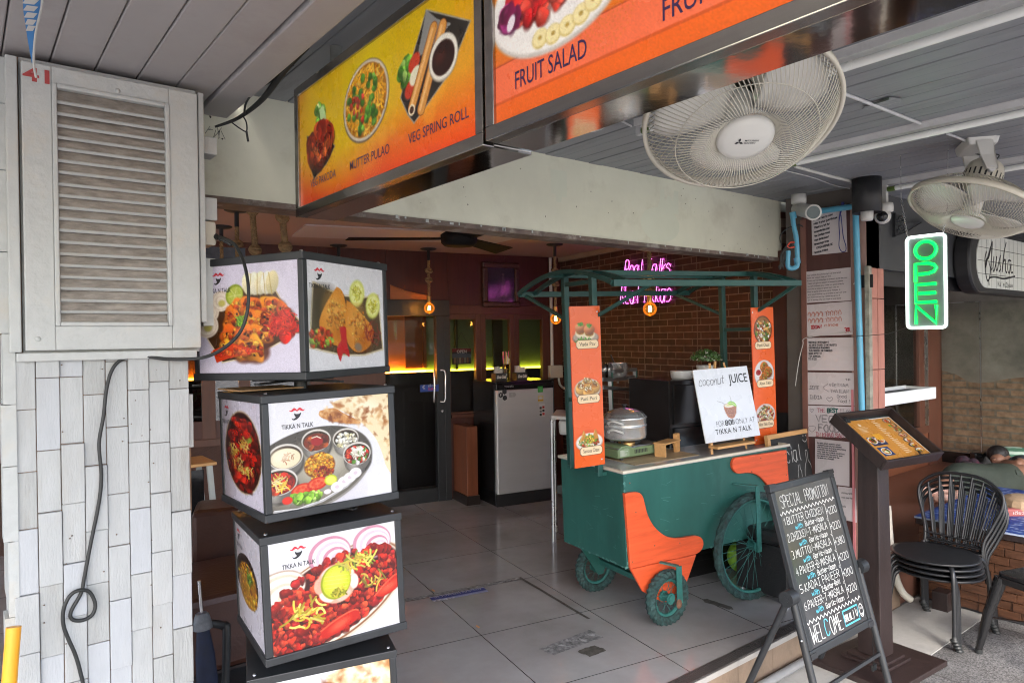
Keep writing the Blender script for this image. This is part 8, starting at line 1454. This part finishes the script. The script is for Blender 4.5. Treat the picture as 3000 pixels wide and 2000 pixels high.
def menu_print(n):
    p = Print(120, 150, 'c98a3a'); 
    if n == 0:
        p.ell(.45, .13, .05, .03, 'f4e6d0', 0, 1.5); p.ell(.45, .10, .03, .02, 'e8c9a0'); [p.line([(.3, .18 + .03 * i), (.3 + random.uniform(.2, .34), .18 + .03 * i)], .012, 'f0dcc0', .8) for i in range(5)]
    else:
        for c_ in (.10, .36): [p.line([(c_, .06 + .045 * i), (c_ + random.uniform(.1, .2), .06 + .045 * i)], .016, 'f4e6cc', .85) for i in range(19)]
        for i in range(7): p.ell(.82 + .03 * math.sin(i), .08 + .13 * i, .12, .075, '3a2a22', 0, 2); p.ell(.82, .08 + .13 * i, .10, .06, 'e8e2da', 0, 2); p.blobs(.82, .08 + .13 * i, .07, .04, 12, .015, .04, ['c8501a', 'e0a030', '6a8a2a', 'a03018'])
    return p.grain(.02)
def sheet(x0, x1, y0, y1, z, pr, par, nm):
    W_ = lambda x, y: Mt[:3, :3] @ np.array([x, y, z]) + Mt[:3, 3]; return pr.build(nm, W_(x0, y1), W_(x1, y1), W_(x0, y0), m_pr_gloss, par)
m = MB(); m.box(wt * .36, wt - .022, .03, ht - .03, -.044, -.041); inT(m, 'white_backing', m_whpl, ty); sheet(wt * .36 + .003, wt - .028, .033, ht - .036, -.0404, menu_print(1), ty, 'inner_page')
p0 = menu_print(0); p0.poly([(.2, .42), (.75, .42), (.75, .62), (.2, .62)], '2a3050'); p0.poly([(.2, .66), (.6, .66), (.6, .86), (.2, .86)], '30426a')
for x, y in ((.33, .5), (.6, .5), (.4, .76)): p0.ell(x, y, .15, .10, 'efe6da', 0, 1.5); p0.ell(x, y, .12, .08, 'c8702a', 0, 1.5); p0.blobs(x, y, .1, .06, 18, .02, .04, ['e0a040', 'a83a1a', '6a8a2a', 'f0d8a0', '5a2a14'])
p0.poly([(.5, .36), (.8, .36), (.8, .5), (.55, .5)], 'e0a030'); sheet(.05, wt * .56, .02, ht - .035, -.036, p0, ty, 'front_page')
m = MB(); m.box(.05, wt * .56, .02, ht - .035, -.0402, -.0366); inT(m, 'page_stock', mat('orange_card', (.55, .24, .05), .5), ty)
for x, y in ((.085, ht - .035), (.33, .022)):
    m = MB(); m.box(x - .014, x + .014, y - .012, y + .012, -.0356, -.030); m.tube([(x - .006, y, -.03), (x - .010, y + .03, -.02), (x - .002, y + .032, -.02), (x - .003, y, -.03)], .0013, 6); m.tube([(x + .006, y, -.03), (x + .010, y + .03, -.02), (x + .002, y + .032, -.02), (x + .003, y, -.03)], .0013, 6); inT(m, 'binder_clip', m_black, ty)
# ------------------------------------------------------------------ chalk A-board
MA = frame_from((2.868, 1.5, ST), (1, 0, 0), (0, math.sin(rad(15)), math.cos(rad(15)))); wA, v0, v1 = .575, .335, 1.08
t = thing('chalk_menu_board', 'black chalk menu board on tilted tube legs listing six promotions', 'menu board', MA); m = MB(); FR = .032
m.box(0, wA, v0, v0 + FR, -.012, .012); m.box(0, wA, v1 - FR, v1, -.012, .012); m.box(0, FR, v0 + FR + .0004, v1 - FR - .0004, -.012, .012); m.box(wA - FR, wA, v0 + FR + .0004, v1 - FR - .0004, -.012, .012); m.build('frame', m_black, t, local=True, bevel=.003)
m = MB()
for x in (0, wA - .05):
    for v in (v0, v1 - .05): m.box(x - .003, x + .053, v - .003, v + .053, -.014, -.0122); 
for x, v in ((0, v0), (0, v1 - .045), (wA - .045, v0), (wA - .045, v1 - .045)): m.box(x - .004, x + .046, v - .004 if v == v0 else v + .03, v + .02 if v == v0 else v + .049, -.016, .015)
m.build('corner_cap', m_blackpl, t, local=True, bevel=.002); m = MB(); m.box(FR - .006, wA - FR + .006, v0 + FR - .006, v1 - FR + .006, -.006, .004); m.build('slate', mat('glossy_slate', (.05, .051, .054), .16, var=.35, scale=3, rvar=.08), t, local=True)
bw_, bh_ = wA - 2 * FR, v1 - v0 - 2 * FR; BU = lambda u, v: np.array([FR + u * bw_, v1 - FR - v * bh_, .0048]); wh, bl, ye = MB(), MB(), MB()
def ch(mb, tx, u, v, h, w, wd=.0029, jit=.2): pen(mb, tx, BU(u, v), (1, 0, 0), (0, 1, 0), h * bh_, wd, w=w * bw_, jit=jit)
ch(wh, 'SPECIAL', .07, .115, .075, .36); ch(wh, 'PROMOTION', .48, .115, .075, .43); 
def wavy(mb, u0, u1, v): ribbon(mb, [BU(u0 + (u1 - u0) * i / 60, v + .012 * (1 if i % 4 == 1 else -1 if i % 4 == 3 else 0)) for i in range(61)], _z, .0045)
wavy(wh, .02, .97, .150); items = [('1.BUTTER CHICKEN', 'Butter-Naan', '220', 'with'), ('2.CHICKEN-T-MASALA', 'Garlic-Naan', '220', 'with'), ('3.MUTTON-MASALA', 'Garlic-Naan', '380', 'with'), ('4.PANEER-B-MASALA', 'Butter-Naan', '220', 'with'), ('5.KADAI PANEER', '2-Butter-Roti', '200', 'with'), ('6.PANEER-T-MASALA', 'Garlic-Naan', '220', 'with')]
for i, (a, b, c, d) in enumerate(items):
    v = .225 + i * .1085; ch(wh, a, .04, v, .047, .69); ch(bl, d, .20, v + .046, .032, .13, .003); ch(wh, b, .37, v + .046, .032, .33, .003); ch(wh, c, .82, v + .018, .045, .15)
    ribbon(wh, [BU(.755, v - .055), BU(.775, v - .055), BU(.775, v + .045), BU(.75, v + .045)], _z, .0032); ribbon(wh, [BU(.775, v - .005), BU(.81, v - .005)], _z, .0032); ribbon(wh, [BU(.795, v - .02), BU(.812, v - .005), BU(.795, v + .01)], _z, .0032)
wavy(wh, .02, .97, .845); ch(wh, 'WEL', .04, .975, .105, .22, .0045); ch(bl, 'C', .27, .97, .095, .08, .0045); ch(wh, 'OME', .36, .975, .105, .22, .0045); ch(wh, 'HALAL', .62, .95, .045, .14, .004)
for o in (0, .006): ribbon(bl, [BU(.605 + o, .875 + o), BU(.88 - o, .875 + o), BU(.88 - o, .975 - o), BU(.605 + o, .975 - o), BU(.605 + o, .875 + o)], _z, .003)
ribbon(wh, catmull([BU(.79, .90), BU(.785, .94), BU(.77, .955)], 3), _z, .004); ribbon(wh, catmull([BU(.83, .895), BU(.835, .94), BU(.85, .945), BU(.86, .91)], 3), _z, .004)
ribbon(wh, [BU(.935 + .035 * math.cos(a), .925 + .042 * math.sin(a)) for a in np.linspace(0, 6.283, 20)], _z, .004); ribbon(wh, catmull([BU(.92, .945), BU(.935, .955), BU(.95, .945)], 3), _z, .004)
for u in (.925, .945): ribbon(wh, [BU(u, .905), BU(u, .915)], _z, .004)
wh.build('white_chalk_writing', m_chalkw, t, local=True); bl.build('blue_chalk_writing', m_chalkb, t, local=True)
# tube legs: front pair continue the board sides, rear pair hinge back
for x, s in ((-.016, -1), (wA + .016, 1)):
    m = MB(); m.tube([(x, 0.012, 0), (x, .60, 0)], .016, 12); m.build('front_leg', m_black, t, local=True); hz = np.array([x + s * .03, .60, 0]); m = MB(); m.cyl((x + s * -.008, .60, 0), (x + s * .05, .60, 0), .034, 20); m.cyl((x + s * .05, .60, 0), (x + s * .055, .60, 0), .014, 12); m.build('hinge', m_black, t, local=True, bevel=.002)
    w0_ = MA[:3, :3] @ hz + MA[:3, 3]; w1_ = np.array([w0_[0] + (-.03 if s < 0 else .03), w0_[1] + .24, 0.016 if w0_[1] + .24 > 1.95 else ST + .016]); w1_[2] = ST + .016 if w1_[1] < 1.93 else 0.018; m = MB(); m.tube([w0_, w1_], .015, 12); m.build('rear_leg', m_black, t); m = MB(); [m.sphere((x + s * .0155, v, .004), .006, n=8, k=5) for v in (.15, .42)]; m.build('rivet', m_alu, t, local=True)
m = MB(); m.bar((-.016, .2, -.0), (wA + .016, .2, 0), .014, .014); m.build('cross_bar', m_black, t, local=True)
cbl = thing('charging_cable', 'thin black charging cable hanging below the chalk menu board', 'cable', at=PY(2480, 1850, 1.6)); m = MB(); m.tube(catmull([PY(2560, 1835, 1.58), PY(2557, 1880, 1.6), PY(2560, 1930, 1.6), PY(2560, 1945, 1.6)]), .0022, 6); m.box(*sorted((PY(2555, 1945, 1.6)[0], PY(2565, 1945, 1.6)[0])), 1.594, 1.604, PY(2560, 1962, 1.6)[2], PY(2560, 1945, 1.6)[2]); m.build('cable', m_rubber, cbl)

# ------------------------------------------------------------------ sleeping person in the cafe recess
m_skin = mat('skin', (.27, .135, .085), .5, var=.12, scale=14); m_sole = mat('foot_sole_skin', (.56, .34, .26), .55, var=.15, scale=20)
def skin_body(name, verts, edges, radii, m, parent, root=0, sub=2):
    me = bpy.data.meshes.new(name); I = np.linalg.inv(PM[parent.name]); v = np.array(verts) @ I[:3, :3].T + I[:3, 3]; me.from_pydata([tuple(p_) for p_ in v], edges, []); o = bpy.data.objects.new(name, me); COL.objects.link(o); o.parent = parent; PM[o.name] = PM[parent.name]
    md = o.modifiers.new('skin', 'SKIN'); sv = me.skin_vertices[0].data
    for i, r in enumerate(radii): sv[i].radius = (r, r) if not hasattr(r, '__len__') else r; sv[i].use_root = (i == root)
    md.use_smooth_shade = True; sb = o.modifiers.new('sub', 'SUBSURF'); sb.levels = sub; sb.render_levels = sub; me.materials.append(m); return o
DP = 6.35; hip = PD(2945, 1398, DP); hip2 = PD(2915, 1425, DP - .05); chest = PD(3010, 1395, DP + .25); neck = PD(2972, 1368, DP + .42); hd = PD(2928, 1340, DP + .5)
kneeU, kneeL = PD(2800, 1385, DP - .25), PD(2815, 1420, DP - .3); ankU, ankL = PD(2745, 1432, DP - .5), PD(2805, 1445, DP - .5); toeU, toeL = PD(2668, 1440, DP - .55), PD(2842, 1448, DP - .52)
t = thing('person', 'person in dark green trousers and grey shirt asleep on the cafe floor', 'person', at=(hip[0], hip[1], ZP))
V = [hip, chest, neck, hd, kneeU, ankU, kneeL, ankL, PD(2990, 1350, DP + .3), PD(2985, 1362, DP + .15), PD(2935, 1355, DP + .38), hip2]
skin_body('body', V, [(0, 1), (1, 2), (2, 3), (0, 4), (4, 5), (0, 11), (11, 6), (6, 7), (1, 8), (8, 9), (9, 10)], [.13, .13, .055, .085, .07, .04, .07, .04, .06, .045, .035, .12], m_skin, t)
skin_body('trousers', [hip + (0, 0, .0), kneeU, (kneeU + ankU) / 2, hip2, kneeL, (kneeL * .3 + ankL * .7), (hip + chest) / 2, hip + np.array([0, 0, .02])], [(0, 1), (1, 2), (0, 3), (3, 4), (4, 5), (0, 6)], [.175, .10, .075, .165, .095, .065, .165], mat('dark_green_trousers', (.032, .042, .030), .75, var=.2, scale=10, bump=.3, bscale=25), t) if False else skin_body('trousers', [hip, kneeU, (kneeU + ankU) / 2, hip2, kneeL, (kneeL * .3 + ankL * .7), hip * .6 + chest * .4], [(0, 1), (1, 2), (0, 3), (3, 4), (4, 5), (0, 6)], [.175, .10, .075, .165, .095, .065, .16], mat('dark_green_trousers', (.032, .042, .030), .75, var=.2, scale=10, bump=.3, bscale=25), t)
skin_body('shirt', [hip * .35 + chest * .65, chest, chest * .3 + neck * .7, V[8], V[8] * .4 + V[9] * .6], [(0, 1), (1, 2), (1, 3), (3, 4)], [.165, .165, .08, .08, .06], mat('grey_shirt', (.035, .042, .050), .8, var=.2, scale=12, bump=.3, bscale=25), t)
m = MB(); fx = unit(hd - neck); m.sphere(hd + np.array([.02, .02, .03]), (.098, .095, .088), n=20, k=12); m.build('hair', mat('black_hair', (.012, .010, .010), .5, var=.3, scale=40, bump=.5, bscale=120), t)
fcd = unit(EYE - hd); rt = RGT; m = MB(); F0 = hd + fcd * .045 - UPV * .02 - rt * .015; m.sphere(F0, (.07, .062, .06), n=18, k=12); m.tube([F0 + fcd * .045 - rt * .03 + UPV * .01, F0 + fcd * .066 - rt * .045 - UPV * .006], [.008, .014], 8); m.build('face', m_skin, t)
m = MB(); [m.sphere(F0 + fcd * .055 - rt * (.02 + .03 * s) + UPV * .018, (.012, .012, .004), n=8, k=5) for s in (-1, .6)]; m.build('closed_eyes', mat('eye_lid', (.10, .05, .035), .6), t); m = MB(); m.sphere(F0 + fcd * .056 - rt * .035 - UPV * .03, (.018, .014, .006), n=10, k=5); m.build('mouth', mat('lips', (.25, .09, .08), .5), t); m = MB(); m.sphere(hd + rt * .075 + fcd * .03 + UPV * .01, (.018, .018, .028), n=10, k=6); m.build('ear', m_skin, t)
def foot(heel, toe, nm):
    d = unit(toe - heel); up = UPV - d * (UPV @ d); up = unit(up); m = MB(); L = .23; 
    for f, r in ((0.0, .038), (.25, .036), (.5, .036), (.75, .044)): m.sphere(heel + d * L * f * .95, (r * 1.25, r * 1.25, r), n=12, k=8)
    for i in range(5): m.tube([heel + d * (L * .80) + up * (.036 - .018 * i), heel + d * (L * (1.0 - .022 * i)) + up * (.04 - .02 * i) + fcd * .01], [.014, .0115 - .0009 * i], 8)
    o = m.build(nm, m_sole, t); rm = o.modifiers.new('remesh', 'REMESH'); rm.mode = 'VOXEL'; rm.voxel_size = .006; rm.use_smooth_shade = True; return o
foot(PD(2770, 1440, DP - .55), PD(2655, 1442, DP - .6), 'foot'); foot(PD(2745, 1458, DP - .62), PD(2850, 1446, DP - .6), 'foot')
m = MB(); fl = [PD(x, y, DP - .2) for x, y in ((2945, 1368), (2958, 1372), (2962, 1388), (2948, 1382))]; m.add([p_ - FWD * .13 for p_ in fl] + [p_ - FWD * .12 for p_ in fl], [(0, 1, 2, 3), (7, 6, 5, 4), (0, 4, 5, 1), (1, 5, 6, 2), (2, 6, 7, 3), (3, 7, 4, 0)]); m.build('pocket_flap', bpy.data.materials['dark_green_trousers'], t)
pw = thing('striped_pillow', 'green and white striped folded cloth pillow behind the sleeping head', 'pillow', at=PD(2960, 1330, DP + .75)); m = MB(); q = PD(2965, 1332, DP + .78); Mq = np.stack([RGT, FWD, UPV], 1); m.sphere(q, (.23, .13, .085), M4(Mq), 24, 14); m.sphere(q - UPV * .11, (.25, .14, .09), M4(Mq), 24, 12)
mm_, nt, b = _new('striped_cloth'); wv = N(nt, 'ShaderNodeTexWave', wave_type='BANDS', bands_direction='Z'); wv.inputs['Scale'].default_value = 6; wv.inputs['Distortion'].default_value = 1.5; tc = N(nt, 'ShaderNodeTexCoord'); nt.links.new(tc.outputs['Object'], wv.inputs[0]); rp = N(nt, 'ShaderNodeValToRGB'); rp.color_ramp.interpolation = 'CONSTANT'; rp.color_ramp.elements[0].color = (.06, .16, .10, 1); rp.color_ramp.elements[1].position = .5; rp.color_ramp.elements[1].color = (.40, .50, .42, 1); nt.links.new(wv.outputs['Fac'], rp.inputs[0]); nt.links.new(rp.outputs[0], b.inputs['Base Color']); b.inputs['Roughness'].default_value = .8
m.build('cushion', mm_, pw)
bg = thing('bundle', 'dark red patterned bundle beside the sleeping person', 'bundle', at=PD(2845, 1370, DP + .5)); m = MB(); q = PD(2842, 1368, DP + .45); 
for _ in range(9): m.sphere(q + RGT * random.uniform(-.08, .08) + UPV * random.uniform(-.05, .05) + FWD * random.uniform(-.05, .05), random.uniform(.05, .085), n=12, k=8)
m.build('cloth', mat('patterned_cloth', (.035, .018, .028), .8, var=.6, scale=25, dirt=(.22, .02, .05), dirt_amt=.8, dscale=18, bump=.5, bscale=30), bg)
bt_ = thing('black_bag', 'black bag with clear sleeve standing behind the bundle', 'bag', at=PD(2880, 1340, DP + .7)); m = MB(); q = PD(2885, 1350, DP + .72); m.box(-.13, .13, -.05, .05, -.1, .09, M=M4(Mq, q)); m.build('bag_body', m_blackgl, bt_, bevel=.02)
# ------------------------------------------------------------------ three wheeled taxi parked on the street, seen only as a reflection in the glossy board
t = thing('tuk_tuk', 'green and yellow three wheeled taxi parked on the street, reflected in the chalk board', 'taxi', M4(Rz(rad(8)), (10.8, -3.1, ST)))
m_tg, m_ty = mat('taxi_green', (.02, .26, .10), .25, var=.05), mat('taxi_yellow', (.75, .55, .03), .3, var=.05)
m = MB(); P = [(-1.25, .35), (1.0, .35), (1.35, .55), (1.3, .85), (.75, .95), (.7, .62), (-.1, .62), (-.15, .95), (-1.25, .95)]; m.prism(P, -.6, .6, M4(MV[:3, :3])); m.build('body', m_tg, t, local=True, bevel=.03)
m = MB(); P = smooth([(-1.3, 1.62), (-.9, 1.78), (.3, 1.82), (.95, 1.72), (1.0, 1.64)], 4) + [(1.0, 1.58), (-1.3, 1.56)]; m.prism(P, -.64, .64, M4(MV[:3, :3])); m.build('roof', m_ty, t, local=True, bevel=.02); m = MB(); m.box(-1.27, 1.0, -.612, .612, .70, .93); m.build('yellow_band', m_ty, t, local=True)
for x in (-1.2, -.1, .9):
    for y in (-.56, .56): m = MB(); m.cyl((x, y, .9), (x + (.0 if x < .5 else -.05), y, 1.6), .025, 10); m.build('roof_post', m_tg, t, local=True)
m = MB(); m.box(-1.1, -.3, -.52, .52, .62, .8); m.build('passenger_seat', m_leather, t, local=True, bevel=.03); m = MB(); m.prism([(.78, .95), (.82, .95), (.92, 1.58), (.88, 1.58)], -.5, .5, M4(MV[:3, :3])); m.build('windscreen', m_dglass, t, local=True)
for x, y in ((-.8, -.55), (-.8, .55), (1.05, 0)): m = MB(); m.lathe([(.001, -.06), (.18, -.06), (.25, -.05), (.27, 0), (.25, .05), (.18, .06), (.001, .06)], M4(MV[:3, :3], (x, y, .27)), 28); m.build('wheel', m_rubber, t, local=True)
m = MB(); m.sphere((1.36, 0, .78), (.04, .1, .1), n=14, k=8); m.build('headlight', m_chrome, t, local=True)
bpy.data.objects.remove(_to)
